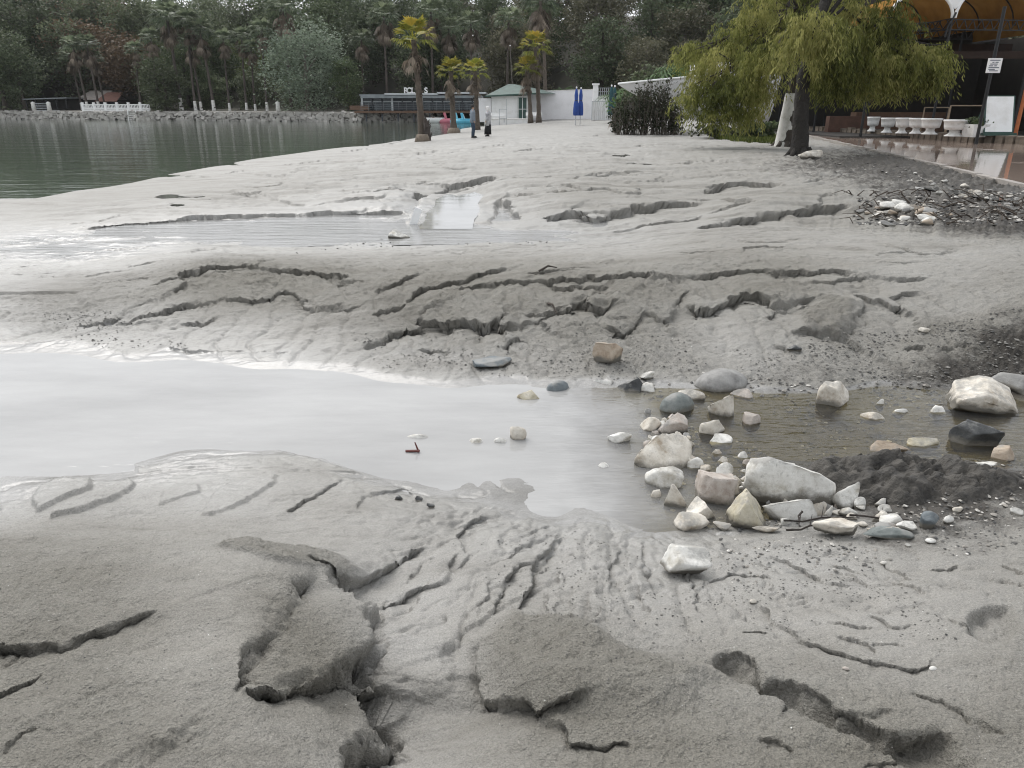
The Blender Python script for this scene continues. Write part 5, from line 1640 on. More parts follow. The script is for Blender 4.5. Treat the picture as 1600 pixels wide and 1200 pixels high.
# garden bed with stone edging behind the promenade
BED_Y0 = 33.0
def low_wall():
    pts = [AT(1262, 204, 47), AT(1350, 206, 42), AT(1450, 209, 37), AT(1540, 214, 33), AT(1720, 222, 29)]
    pts = [Vector((p.x, p.y, PROM_Z)) for p in pts]
    root = empty("garden_edging", pts[2], 0, "low brown stone edging under the white planters", "edging")
    o = Vector(root.location)
    m = basic("edging_stone", (.17, .14, .11), .8, .4, 3, bump=.03, bscale=8)
    rng = random.Random(9)
    proto = None
    for a, b in zip(pts[:-1], pts[1:]):
        d = b - a; n = int(d.length / .42)
        ang = math.atan2(d.y, d.x)
        for k in range(n):
            p = a + d * ((k + .5) / n)
            h = .30 + rng.uniform(-.05, .06)
            MB().box((0, 0, h / 2 - .02), (.36 + rng.uniform(-.06, .03), .3, h), rx=rng.uniform(-.08, .08)).build("stone", m, root).location = p - o
            root.children[-1].rotation_euler = (0, 0, ang + rng.uniform(-.1, .1))
    # soil bed behind
    vs_ = [p + Vector((0, .15, .24)) - o for p in pts] + [p + Vector((1.5, 3.2, .24)) - o for p in reversed(pts)]
    bm = MB().add(vs_, [tuple(range(len(vs_)))])
    bm.build("soil", basic("bed_soil", (.035, .03, .024), .95, .4, 2), root)
    return pts
edging = low_wall()
M_urn = basic("white_concrete", (.74, .74, .73), .75, .07, 4, dirt=(.52, .51, .48), bump=.01, bscale=25)
def urn(px, pyb, pyt, wpx, Y, label):
    b = AT(px, pyb, Y); t = AT(px, pyt, Y)
    H = t.z - b.z; W = abs(AT(px + wpx / 2, pyb, Y).x - AT(px - wpx / 2, pyb, Y).x)
    root = empty("urn_planter", (b.x, Y, b.z), 0, label, "planter", "white urn planters along the promenade")
    r = W / 2
    MB().loft([(0, 0, 0, r * .78, r * .78), (0, 0, H * .05, r * .78, r * .78), (0, 0, H * .12, r * .55, r * .55), (0, 0, H * .25, r * .42, r * .42), (0, 0, H * .38, r * .46, r * .46)], 22).build("pedestal", M_urn, root, True)
    MB().loft([(0, 0, H * .38, r * .50, r * .50), (0, 0, H * .42, r * .86, r * .86), (0, 0, H * .60, r * .92, r * .92), (0, 0, H * .88, r * .98, r * .98), (0, 0, H * .90, r * 1.04, r * 1.04), (0, 0, H, r * 1.04, r * 1.04), (0, 0, H, r * .9, r * .9), (0, 0, H * .93, r * .88, r * .88)], 26).build("bowl", M_urn, root, True)
urns = [(1490,213,187,35,33.6,"white urn planter next to the square white planter"),(1452,210,185,29,35.4,"white urn planter, second from the square planter"),(1430,209,184.5,23,36.6,"white urn planter, third from the square planter, close to its neighbour"),
        (1408,208.5,184,22,37.8,"white urn planter with blotched bowl in the middle of the row"),(1385,207.5,184,21,39.0,"white urn planter partly veiled by hanging twigs"),(1362,205.5,182.5,18,41.0,"white urn planter at the tree end of the row")]
for u_ in urns: urn(*u_)
def square_planter():
    b = AT(1521, 214, 33.0); t = AT(1521, 194, 33.0); H = t.z - b.z
    root = empty("square_planter", (b.x, 33.0, b.z), .15, "square white planter with green plants beside the large blank board", "planter")
    MB().add([(-.30, -.30, 0), (.30, -.30, 0), (.30, .30, 0), (-.30, .30, 0), (-.38, -.38, H), (.38, -.38, H), (.38, .38, H), (-.38, .38, H)], [(3, 2, 1, 0), (0, 1, 5, 4), (1, 2, 6, 5), (2, 3, 7, 6), (3, 0, 4, 7), (4, 5, 6, 7)]).build("tub", M_urn, root)
    rng = np.random.RandomState(3)
    c = rng.normal(size=(160, 3)) * np.array([.2, .2, .10]) + np.array([0, 0, H + .08])
    quads_mesh("foliage", leaf_quads(c, .1, rng, .6), rng.uniform(.2, .8, 160), LM['dark'], root)
square_planter()

def board():
    Y = 32.6
    bl, br_, tr_, tl = AT(1537, 211, Y), AT(1581, 212, Y), AT(1600, 151, Y), AT(1558, 150, Y)
    root = empty("blank_board", (bl.x, Y, bl.z), 0, "large blank white board leaning back on a dark green stand", "board")
    o = Vector(root.location)
    W = (br_ - bl).x; H = tl.z - bl.z; sh = (tl.x - bl.x) * .5
    vs_ = [Vector((0, 0, .1)), Vector((W, 0, .1)), Vector((W + sh, .55, H)), Vector((sh, .55, H))]
    p = MB().add(vs_ + [v + Vector((0, .05, -.02)) for v in vs_], [(0, 1, 2, 3), (7, 6, 5, 4), (0, 4, 5, 1), (1, 5, 6, 2), (2, 6, 7, 3), (3, 7, 4, 0)]).build("panel", M_white, root)
    f = MB()
    for i in range(4): f.bar(vs_[i] + Vector((0, .02, 0)), vs_[(i + 1) % 4] + Vector((0, .02, 0)), .05)
    f.build("frame", M_green, root)
    for x in (.1, W - .1): MB().bar((x + sh, .55, H * .95), (x + sh * .5, 1.2, 0), .05).build("strut", M_green, root)
    MB().box((W / 2, .1, .03), (W + .2, .5, .1)).build("foot", M_green, root)
board()

# ------------------------------------------------------------------ open restaurant pavilion with barrel canopies
M_darkwood = basic('dark_timber', (.035, .020, .014), .7, .3, 4)
M_canvas = None
def canvas_mat():
    m, t, out = new_mat("amber_canvas")
    tc = t.nodes.new("ShaderNodeTexCoord"); n = nd(t, "ShaderNodeTexNoise", Scale=1.2, Detail=4.0); t.links.new(tc.outputs['Object'], n.inputs['Vector'])
    r = ramp(t, n.outputs['Fac'], [(.3, (.20, .105, .032)), (.7, (.30, .165, .05))])
    d = nd(t, "ShaderNodeBsdfDiffuse"); tr = nd(t, "ShaderNodeBsdfTranslucent")
    t.links.new(r.outputs[0], d.inputs[0]); t.links.new(r.outputs[0], tr.inputs[0])
    mx = t.nodes.new("ShaderNodeMixShader"); mx.inputs[0].default_value = .13
    t.links.new(d.outputs[0], mx.inputs[1]); t.links.new(tr.outputs[0], mx.inputs[2]); t.links.new(mx.outputs[0], out.inputs[0])
    return m
M_canvas = canvas_mat()
def pavilion():
    YF = 37.0
    def at(px, py, Y=YF): return AT(px, py, Y)
    xp = at(1487, 30).x                     # valley between the two vaults
    zs = at(1487, 28).z                     # springing height
    g0 = PROM_Z
    root = empty("canopy_pavilion", (xp, YF, g0), 0, "open restaurant pavilion with amber barrel canopies on steel trusses", "pavilion")
    o = Vector(root.location)
    Hs = zs - g0
    span = xp - at(1388, 34).x
    D = 14.0
    def vault(x0, w, name):
        n = 18; vs_, fs = [], []
        rise = w * .38
        for j, y in enumerate((0, D * .33, D * .66, D)):
            for i in range(n + 1):
                a = math.pi * i / n
                vs_.append((x0 + w / 2 - math.cos(a) * w / 2, y, Hs + math.sin(a) * rise))
        for j in range(3):
            for i in range(n):
                p = j * (n + 1) + i
                fs.append((p, p + 1, p + n + 2, p + n + 1))
        c = MB().add(vs_, fs).build(name, M_canvas, root, True)
        pts = [(x0 + w / 2 - math.cos(math.pi * i / n) * w / 2, -.02, Hs + math.sin(math.pi * i / n) * rise) for i in range(n + 1)]
        for p, q in zip(pts[:-1], pts[1:]): pass
        MB().tube(pts, .07, 8).build("front_hem", M_white, c)
        for yy in (D * .2, D * .4, D * .6, D * .8):
            MB().tube([(p[0], yy, p[2] - .06) for p in pts], .035, 6).build("hoop", M_black, c)
    vault(-span, span, "canopy"); 
    W2 = span * 1.55
    vault(.12, W2, "canopy"); vault(.12 + W2 + .12, W2, "canopy")
    # white gore between the vaults
    MB().add([(-.5, -.05, Hs + .95), (0.05, -.05, Hs + .35), (.6, -.05, Hs + 1.0), (.1, -.05, Hs + 1.5)], [(0, 1, 2, 3)]).add([(-.5, .0, Hs + .95), (0.05, .0, Hs + .35), (.6, .0, Hs + 1.0), (.1, .0, Hs + 1.5)], [(3, 2, 1, 0)]).build("valley_gore", M_white, root)
    # posts
    MB().tube([(.06, .1, 0), (.06, .1, Hs + 1.2)], .06, 8).build("post", M_black, root)
    xq = at(1548, 100).x - o.x
    for (x, y) in ((-span, 1.0), (.06, 7), (-span, 7), (.06, 13), (-span, 13), (.12 + W2, 1.0), (.12 + W2, 7), (.12 + W2, 13)):
        MB().tube([(x, y, 0), (x, y, Hs)], .07, 8).build("post", M_black, root)
    # lattice trusses at springing height
    def truss(a, b, n, depth=.42):
        a = Vector(a); b = Vector(b)
        mb = MB(); mb.bar(a, b, .05); mb.bar(a - Vector((0, 0, depth)), b - Vector((0, 0, depth)), .05)
        for i in range(n):
            p = a.lerp(b, i / n); q = a.lerp(b, (i + .5) / n) - Vector((0, 0, depth)); r_ = a.lerp(b, (i + 1) / n)
            mb.bar(p, q, .035); mb.bar(q, r_, .035)
        mb.build("truss", M_black, root)
    truss((.12, .6, Hs), (.12 + W2, .6, Hs - .05), 11)
    truss((.06, .2, Hs), (.06, D, Hs), 14)
    truss((.12, 6, Hs), (.12 + W2, 6, Hs), 9)
    truss((-span, 1.2, Hs - .25), (.06, 1.0, Hs - .05), 8, .3)
    # bent bracket at the valley post
    MB().tube([(.06, -.15, Hs + .2), (-.05, -.2, Hs - .05), (-.22, -.2, Hs - .35), (-.26, -.2, Hs - .8)], .045, 8).build("bracket", M_black, root)
    # roof edge, rear wall, ceiling bulk
    WT = span + W2 * 2 + .4
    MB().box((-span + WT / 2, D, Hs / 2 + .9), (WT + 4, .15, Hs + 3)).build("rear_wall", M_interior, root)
    MB().box((-span + WT / 2, D * .72, Hs - .62), (WT, .12, .5)).build("beam", M_darkwood, root)
    MB().box((-span + WT / 2 + 1.5, 3.2, Hs * .74), (WT - 2, .06, .34)).build("valance", M_darkwood, root)
    MB().box((.12 + W2 * 2 + 1, D / 2, Hs / 2), (.15, D, Hs)).build("side_wall", M_interior, root)
    MB().box((-span + WT / 2, D / 2 + 1, .02), (WT + 2, D, .08)).build("floor_slab", M_interior, root)
    # service counter and shelves deep inside
    MB().box((W2 * .5, D * .55, .55), (W2 * 1.2, .7, 1.1)).build("counter", M_wood, root)
    MB().box((-span * .2, D * .5, .45), (span * 1.1, .5, .9)).build("counter", basic("brick_counter", (.10, .055, .04), .8, .3, 3), root)
    return root, xp, YF, g0, Hs
_pv = pavilion()
def dining_rail(px0, px1, pyt, pyb, Y, label):
    a, b = AT(px0, pyb, Y), AT(px1, pyb, Y); zt = AT(px0, pyt, Y).z
    root = empty("rail_frame", (a.x, Y, PROM_Z), 0, label, "railing")
    W = b.x - a.x; H = zt - PROM_Z
    m = basic("tan_rail", (.26, .20, .14), .7, .2, 4)
    for x in (0, W): MB().bar((x, 0, 0), (x, 0, H), .05).build("post", m, root)
    MB().bar((0, 0, H), (W, 0, H), .05).build("top_rail", m, root)
dining_rail(1480, 1537, 165, 195, 36.0, "thin tan rail frame behind the square planter")
dining_rail(1440, 1478, 168, 195, 40.0, "thin tan rail frame deeper in the pavilion beside the urns")
def orange_post():
    Y = 36.2
    p = AT(1600, 150, Y)
    root = empty("orange_post", (p.x, Y, PROM_Z), 0, "orange-brown post at the picture edge above the blank board", "post")
    zt = AT(1600, 112, Y).z - PROM_Z
    MB().tube([(0, 0, 0), (.02, 0, zt)], [.09, .07], 8).build("shaft", basic("orange_paint", (.42, .13, .045), .6, .25, 4), root)
    MB().loft([(.02, 0, zt, .1, .1), (.02, 0, zt + .08, .04, .04)], 8).build("cap", M_white, root)
orange_post()
# notice on its dark post
def notice():
    Y = 31.6
    b, t = AT(1528, 213, Y), AT(1565, 10, Y)
    g = PROM_Z
    root = empty("notice_post", (b.x, Y, g), 0, "small white notice with printed lines on a tall dark post", "sign")
    top = t.z - g
    MB().tube([(0, .03, 0), (0, .03, top)], .065, 10).build("post", M_black, root)
    z0, z1 = AT(1542, 114, Y).z - g, AT(1548, 91, Y).z - g
    W = .56
    pn = MB().box((.02, -.05, (z0 + z1) / 2), (W, .02, z1 - z0)).build("panel", M_white, root)
    H = z1 - z0
    m = basic("print_grey", (.14, .16, .19), .8, .1, 4)
    rows = [(.86, [(-.20, .20)]), (.72, [(-.10, -.02), (.02, .14)]), (.60, [(-.17, .12)]), (.48, [(-.2, -.05), (0, .1)]), (.36, [(-.21, .2)]), (.24, [(-.2, .05)]), (.14, [(-.16, .18)])]
    for k, segs in rows:
        for (a, c) in segs:
            MB().box((.02 + (a + c) / 2, -.062, z0 + H * k), (c - a, .004, .035)).build("print_line", m, pn)
notice()

# ------------------------------------------------------------------ boat laid up behind the hedge
def laid_up_boat():
    Y = 47.0
    bow = AT(966, 131, Y); k1 = AT(1020, 166, Y); k2 = AT(1098, 195, Y); g1 = AT(1075, 120, Y)
    root = empty("laid_up_boat", (k2.x, Y, hgt(k2.x, Y)), 0, "white boat hull laid up ashore behind the dark shrub, bow towards the wall", "boat")
    o = Vector(root.location)
    L = 9.0
    st = []
    nst, nr = 16, 9
    bl = bow - o; kk = k2 - o
    zg0, zg1 = bl.z, (g1 - o).z
    vs_, fs = [], []
    for i in range(nst):
        t = i / (nst - 1)
        x = bl.x + L * t
        zg = zg0 + (zg1 - zg0) * min(1, t * 2)
        # keel line falls away from the bow
        zk = max(.38, zg0 - (zg0 - .5) * min(1.0, (x - bl.x) / ((k2 - bow).x)) ** .8)
        zk = min(zk, zg - .05)
        half = 1.45 * min(1, (t * 2.4)) ** .62 + .02
        for s in (-1, 1):
            for r_ in range(nr):
                q = r_ / (nr - 1)
                y = s * half * (q ** .75) * (1 + .12 * q)
                z = zk + (zg - zk) * (q ** 1.35)
                vs_.append((x, y, z))
    for i in range(nst - 1):
        for h_ in range(2):
            for r_ in range(nr - 1):
                a = i * 2 * nr + h_ * nr + r_
                b = a + 2 * nr
                fs.append((a, b, b + 1, a + 1) if h_ else (a, a + 1, b + 1, b))
    # deck
    for i in range(nst - 1):
        a = i * 2 * nr + nr - 1; b = a + nr
        fs.append((a, b, b + 2 * nr, a + 2 * nr))
    MB().add(vs_, fs).build("hull", M_lilac, root, True)
    pts = [vs_[i * 2 * nr + nr - 1] for i in range(nst)]
    MB().tube(pts, .06, 8).build("rub_rail", M_white, root)
    for x in (k2.x - o.x + .6, k2.x - o.x + 3.8): MB().box((x, 0, .2), (.3, 1.6, .5)).build("cradle_block", M_wood, root)
    MB().box((bl.x + 5.6, 0, zg1 + .35), (2.6, 1.7, .8)).build("cabin", M_lilac, root)
laid_up_boat()

# ------------------------------------------------------------------ shrubs, hedge and small plants
LM['hedge'] = leaf_mat("leaves_dark_hedge", (.018, .023, .013), (.046, .054, .030), (.12, .125, .080), .2)
LM['weep'] = leaf_mat("leaves_weeping", (.070, .082, .024), (.20, .215, .060), (.40, .385, .14), .5)
LM['bright'] = leaf_mat("leaves_bright", (.04, .08, .03), (.09, .16, .06), (.18, .26, .12), .35)
M_twig = basic("grey_twigs", (.10, .085, .07), .9, .3, 6)
def hedge():
    Y = 44.0
    def at(px, py): return AT(px, py, Y)
    c = at(1010, 209); z0 = hgt(c.x, Y)
    root = empty("dark_shrub", (c.x, Y, z0), 0, "dark straggly shrub in front of the laid-up boat", "shrub")
    o = Vector(root.location)
    rng = np.random.RandomState(8); pr = random.Random(8)
    xl, xr = at(962, 200).x - o.x, at(1062, 200).x - o.x
    zt = at(1000, 128).z - z0
    tw = MB()
    cl = []
    for i in range(150):
        x = pr.uniform(xl, xr); y = pr.uniform(-.7, .7)
        H = zt * (.75 + .3 * math.sin(x * 1.7 + 1) * .5 + pr.uniform(-.2, .25)) * (1 - .25 * max(0, (x - xr * .5) / (xr * .5)))
        p0 = Vector((x, y, 0)); p1 = Vector((x + pr.uniform(-.25, .25), y + pr.uniform(-.2, .2), H * .5)); p2 = Vector((x + pr.uniform(-.5, .5), y + pr.uniform(-.3, .3), H))
        tw.tube([p0, p1, p2], [.022, .016, .006], 4, cap=False)
        for k in range(34):
            t = pr.uniform(.12, 1.0)
            q = p0.lerp(p1, t * 2) if t < .5 else p1.lerp(p2, t * 2 - 1)
            cl.append((q.x + pr.gauss(0, .12), q.y + pr.gauss(0, .14), q.z + pr.gauss(0, .1)))
    tw.build("twigs", M_twig, root)
    cl = np.array(cl); cl = cl[cl[:, 2] > .02]
    quads_mesh("foliage", leaf_quads(cl, .085, rng, .2), np.clip(rng.beta(1.3, 2.4, len(cl)), 0, 1), LM['hedge'], root)
hedge()
def small_palm():
    p = GR(962, 207)
    Y = p.y
    o = fan_palm("small_fan_palm", 91, AT(962, 166, Y).z - p.z, .62, 13, 'bright', .17, .9, 10, (-.1, 0), 1.2, boots=30, upright=.5, blades=13, wide=.2)
    o.location = (p.x, p.y, p.z - .1)
    tag(o, "small bright green fan palm at the corner of the dark shrub", "palm")
small_palm()
def bush(px, pyb, pyt, wpx, Y, seed, lm, label, leaf=.11, n=900, name="shrub", z=None, cat="shrub"):
    b = AT(px, pyb, Y); zt = AT(px, pyt, Y).z
    z0 = b.z if z is None else z
    W = abs(AT(px + wpx / 2, pyb, Y).x - AT(px - wpx / 2, pyb, Y).x)
    root = empty(name, (b.x, Y, z0), 0, label, cat)
    rng = np.random.RandomState(seed); pr = random.Random(seed)
    H = zt - z0
    mb = MB()
    for i in range(14):
        mb.tube([(pr.uniform(-.1, .1), pr.uniform(-.1, .1), 0), (pr.uniform(-W, W) * .3, pr.uniform(-W, W) * .2, H * pr.uniform(.5, .9))], [.03, .008], 4)
    mb.build("stems", M_twig, root)
    nc = max(10, n // 25)
    c = rng.normal(size=(nc, 3)) * np.array([W * .24, W * .18, H * .2]) + np.array([0, 0, H * .55])
    c = np.repeat(c, 25, 0) + rng.normal(size=(nc * 25, 3)) * np.array([W * .09, W * .09, H * .1])
    c = c[c[:, 2] > .02]; c = c[c[:, 2] < H * 1.05]
    quads_mesh("foliage", leaf_quads(c, leaf, rng, .4), np.clip(rng.normal(.5, .22, len(c)), 0, 1), LM[lm], root)
    return root
bush(1185, 214, 190, 60, 37.0, 41, 'dark', "low dark green shrub at the foot of the limewashed tree", .14, 700)
bush(1130, 214, 196, 110, 39.0, 42, 'hedge', "low dark undergrowth below the weeping branches", .14, 900)
bush(1010, 128, 100, 60, 52.0, 43, 'olive', "pale green flowering shrub above the boat", .16, 900, z=1.2)
def cycad(px, pyb, pyt, Y, s, label, seed, z=None, lm='bright'):
    """feather-leaved low palm"""
    b = AT(px, pyb, Y)
    z0 = b.z if z is None else z
    H = AT(px, pyt, Y).z - z0
    root = empty("feather_palm", (b.x, Y, z0), 0, label, "palm")
    rng = np.random.RandomState(seed)
    MB().tube([(0, 0, 0), (0, 0, H * .4)], [.2 * s, .16 * s], 9).build("trunk", M_palmtrunk_f, root)
    q, v = [], []
    base = np.array([0, 0, H * .4])
    for i in range(24):
        a = i * 2.4; el = rng.uniform(.25, 1.35)
        L = s * rng.uniform(.8, 1.15)
        prev = base
        for k in range(1, 9):
            t = k / 8
            p = base + np.array([math.cos(a) * math.cos(el) * L * t, math.sin(a) * math.cos(el) * L * t, math.sin(el) * L * t - .75 * L * t * t * .75])
            d = p - prev; side = np.cross(d, [0, 0, 1]); side /= np.linalg.norm(side) + 1e-9
            for sg in (-1, 1):
                tip = p + side * sg * .34 * s * (1 - abs(t - .5)) + d * .8 - np.array([0, 0, .08 * s])
                q.append([prev, prev + d * .55, tip, prev + d * .1 + side * sg * .05]); v.append(np.clip(.5 + rng.uniform(-.35, .35), 0, 1))
            prev = p
    quads_mesh("crown", np.array(q), np.array(v), LM[lm], root)
    return root
cycad(881, 141, 108, 95.0, 3.2, "spreading pale feather palm above the white wall", 61, z=.3)
cycad(965, 132, 98, 70.0, 1.9, "green feather palm above the white garden wall", 62, z=.3)
cycad(987, 130, 96, 68.0, 1.8, "bright green feather palm beside the flowering shrub", 63, z=.6)
cycad(1062, 120, 30, 50.0, 2.6, "tall pale green feather palm behind the weeping tree", 64, z=1.0)

# ------------------------------------------------------------------ weeping trees by the promenade
M_bark_black = basic('bark_black', (.026, .023, .020), .95, .45, 4, bump=.06, bscale=14)
def weeping_tree(name, pxb, pyb, trunk_pts, radii, seeds, crown_spec, mat_trunk, label, lime=None, n_str=2600, leafw=.040, lm='weep'):
    b = GR(pxb, pyb)
    Y = b.y
    root = empty(name, (b.x, b.y, b.z - .1), 0, label, "tree")
    o = Vector(root.location)
    rng = np.random.RandomState(seeds); pr = random.Random(seeds)
    tp = []
    for (px, py, dy) in trunk_pts:
        p = AT(px, py, Y + dy); tp.append(p - o)
    tp[0].z = 0
    mb = MB()
    tq, rq = [], []
    for i in range(len(tp) - 1):
        for k in range(6):
            t = k / 6
            tq.append(tp[i].lerp(tp[i + 1], t)); rq.append((radii[i] * (1 - t) + radii[i + 1] * t) * (1 + pr.uniform(-.05, .05)))
    tq.append(tp[-1]); rq.append(radii[-1])
    mb.tube(tq, rq, 16, jitter=.07, rng=pr)
    for k in range(7):       # surface roots
        a = k * .9 + pr.uniform(-.2, .2); r0 = radii[0]
        o_ = Vector((math.cos(a), math.sin(a), 0))
        mb.tube([o_ * r0 * .6 + Vector((0, 0, .35)), o_ * r0 * 1.15 + Vector((0, 0, .1)), o_ * r0 * 1.9 + Vector((0, 0, -.05))], [r0 * .3, r0 * .22, r0 * .08], 7)
    crown_c = []
    top = tp[-1]
    # limbs to each lobe of the crown
    lobes = []
    for (px, py, rx, rz, dy, w) in crown_spec:
        c = AT(px, py, Y + dy) - o
        sx = abs(AT(px + rx, py, Y + dy).x - AT(px, py, Y + dy).x); sz = abs(AT(px, py - rz, Y + dy).z - AT(px, py, Y + dy).z)
        lobes.append((c, sx, sz, w))
        k = tp[-2] if c.z < top.z + 2 else top
        mid = k.lerp(c, .5) + Vector((0, 0, .6))
        mb.tube([k, mid, c], [radii[-1] * .8, radii[-1] * .45, .03], 7)
        for j in range(4):
            e = c + Vector((pr.uniform(-1, 1) * sx * .8, pr.uniform(-1, 1) * sx * .6, pr.uniform(-.2, .8) * sz))
            mb.tube([mid.lerp(c, pr.uniform(.2, .9)), e], [radii[-1] * .3, .012], 5)
    mb.build("trunk", mat_trunk, root, True)
    if lime:
        n = len(lime)
        pts = [AT(px, py, Y + dy) - o for (px, py, dy, r) in lime]; pts[0].z = .08
        MB().tube(pts, [l[3] for l in lime], 18, cap=False, jitter=.02, rng=pr).build("painted_base", M_lime, root, True)
    wts = np.array([l[3] for l in lobes], float); wts /= wts.sum()
    Q, V = [], []
    idx = rng.choice(len(lobes), n_str, p=wts)
    segs = 9
    P0 = np.zeros((n_str, 3)); tone = np.zeros(n_str); Ls = np.zeros(n_str)
    for i in range(n_str):
        c, sx, sz, _ = lobes[idx[i]]
        d = rng.normal(size=3); d /= np.linalg.norm(d); d[2] = abs(d[2]) * rng.choice([1, 1, -.35])
        r = rng.uniform(.25, 1) ** .5
        P0[i] = (c.x + d[0] * sx * r, c.y + d[1] * sx * .75 * r, c.z + d[2] * sz * r)
        # clumps share a tone
        tone[i] = .5 + .45 * math.sin(P0[i, 0] * 1.9 + seeds) * math.sin(P0[i, 2] * 1.6 + P0[i, 1]) + rng.normal() * .12
        Ls[i] = rng.uniform(.25, .85)
    out = rng.normal(size=(n_str, 2)) * .28
    for k in range(segs):
        for rep in range(3):
            t0 = (k + rng.uniform(0, 1, n_str)) / segs
            p = P0.copy()
            p[:, 0] += out[:, 0] * np.sqrt(t0) + rng.normal(size=n_str) * .05
            p[:, 1] += out[:, 1] * np.sqrt(t0) + rng.normal(size=n_str) * .05
            p[:, 2] += -Ls * t0 ** 1.3 + .12 * np.sin(t0 * 3.1)
            L = rng.uniform(.10, .24, n_str)
            dirv = np.stack([out[:, 0] * .6 + rng.normal(size=n_str) * .42, out[:, 1] * .6 + rng.normal(size=n_str) * .42, -np.ones(n_str)], 1)
            dirv /= np.linalg.norm(dirv, axis=1)[:, None]
            sd = np.cross(dirv, rng.normal(size=(n_str, 3))); sd /= np.linalg.norm(sd, axis=1)[:, None]
            w = leafw * rng.uniform(.6, 1.2, n_str)
            a = p; e = p + dirv * L[:, None]; m_ = p + dirv * (L * .45)[:, None]
            Q.append(np.stack([a, m_ + sd * (w / 2)[:, None], e, m_ - sd * (w / 2)[:, None]], 1)); V.append(np.clip(tone + rng.normal(size=n_str) * .12, 0, 1))
    Q = np.concatenate(Q); V = np.concatenate(V)
    quads_mesh("crown", Q, V, LM[lm], root)
    return root
# (px, py, rx px, rz px, distance offset, weight)
weeping_tree("weeping_tree", 1229, 228, [(1229, 229, 0), (1233, 200, 0), (1240, 160, 0), (1248, 110, 0), (1262, 40, 0), (1275, -60, 0)], [.44, .37, .31, .27, .22, .14], 5,
    [(1130, 110, 60, 45, -.5, 1.0), (1100, 150, 44, 30, -1, .7), (1165, 145, 52, 36, -2, 1.0), (1090, 85, 45, 25, .5, .5), (1190, 60, 70, 50, 0, 1.1), (1140, 178, 60, 14, -1.5, .5), (1240, 20, 90, 60, 0, 1.2), (1195, 100, 45, 40, -2.2, .7), (1180, -60, 110, 60, 1, 1.0), (1290, -120, 140, 90, 1, 1.2)],
    M_bark, "large weeping tree with limewashed trunk beside the promenade", lime=[(1227, 229, 0, .455), (1228, 220, 0, .41), (1230, 205, 0, .375), (1233, 185, 0, .35), (1237, 165, 0, .335), (1240, 146, 0, .315)], n_str=2000)
weeping_tree("weeping_tree", 1250, 245, [(1250, 246, 0), (1250, 220, 0), (1251, 180, 0), (1256, 120, 0), (1275, 50, .5), (1300, -40, 1)], [.36, .26, .23, .20, .16, .10], 6,
    [(1330, 90, 70, 50, 1, 1.0), (1395, 102, 60, 44, 2, 1.0), (1440, 112, 42, 38, 2, .8), (1295, 105, 38, 36, 0, .6), (1350, 40, 80, 50, 1.5, 1.0), (1458, 90, 30, 28, 2.5, .45), (1360, 125, 60, 25, 2, .7), (1315, 130, 40, 25, 1, .4), (1340, -50, 110, 70, 2, 1.0), (1420, -90, 90, 70, 2, .8), (1270, 60, 55, 50, -1, .7)],
    M_bark_black, "dark-trunked weeping tree growing in front of the limewashed one", n_str=2000)
# grass at the tree feet
def grass_patch(poly_px, n, seed, label, h=.16):
    rng = np.random.RandomState(seed)
    W = S(poly_px); x0, y0 = W.min(0); x1, y1 = W.max(0)
    pts = []
    while len(pts) < n:
        x, y = rng.uniform(x0, x1), rng.uniform(y0, y1)
        ins = False
        for i in range(len(W)):
            a, b = W[i], W[(i + 1) % len(W)]
            if (a[1] > y) != (b[1] > y) and x < (b[0] - a[0]) * (y - a[1]) / (b[1] - a[1]) + a[0]: ins = not ins
        if ins: pts.append((x, y, hgt(x, y) - .01))
    p = np.array(pts); m = len(p)
    ang = rng.uniform(0, 6.28, m); w = .02
    s = np.stack([np.cos(ang), np.sin(ang), 0 * ang], 1) * w
    tip = p + np.stack([rng.normal(size=m) * .06, rng.normal(size=m) * .06, h * rng.uniform(.5, 1.3, m)], 1)
    q = np.stack([p - s, p + s, tip + s * .2, tip - s * .2], 1)
    o = quads_mesh("grass", q, rng.uniform(0, 1, m), LM['yellow'])
    tag(o, label, kind="stuff")
grass_patch([(1110, 213), (1160, 209), (1215, 214), (1222, 226), (1170, 224), (1120, 218)], 5000, 3, "short grass at the foot of the limewashed tree", .2)

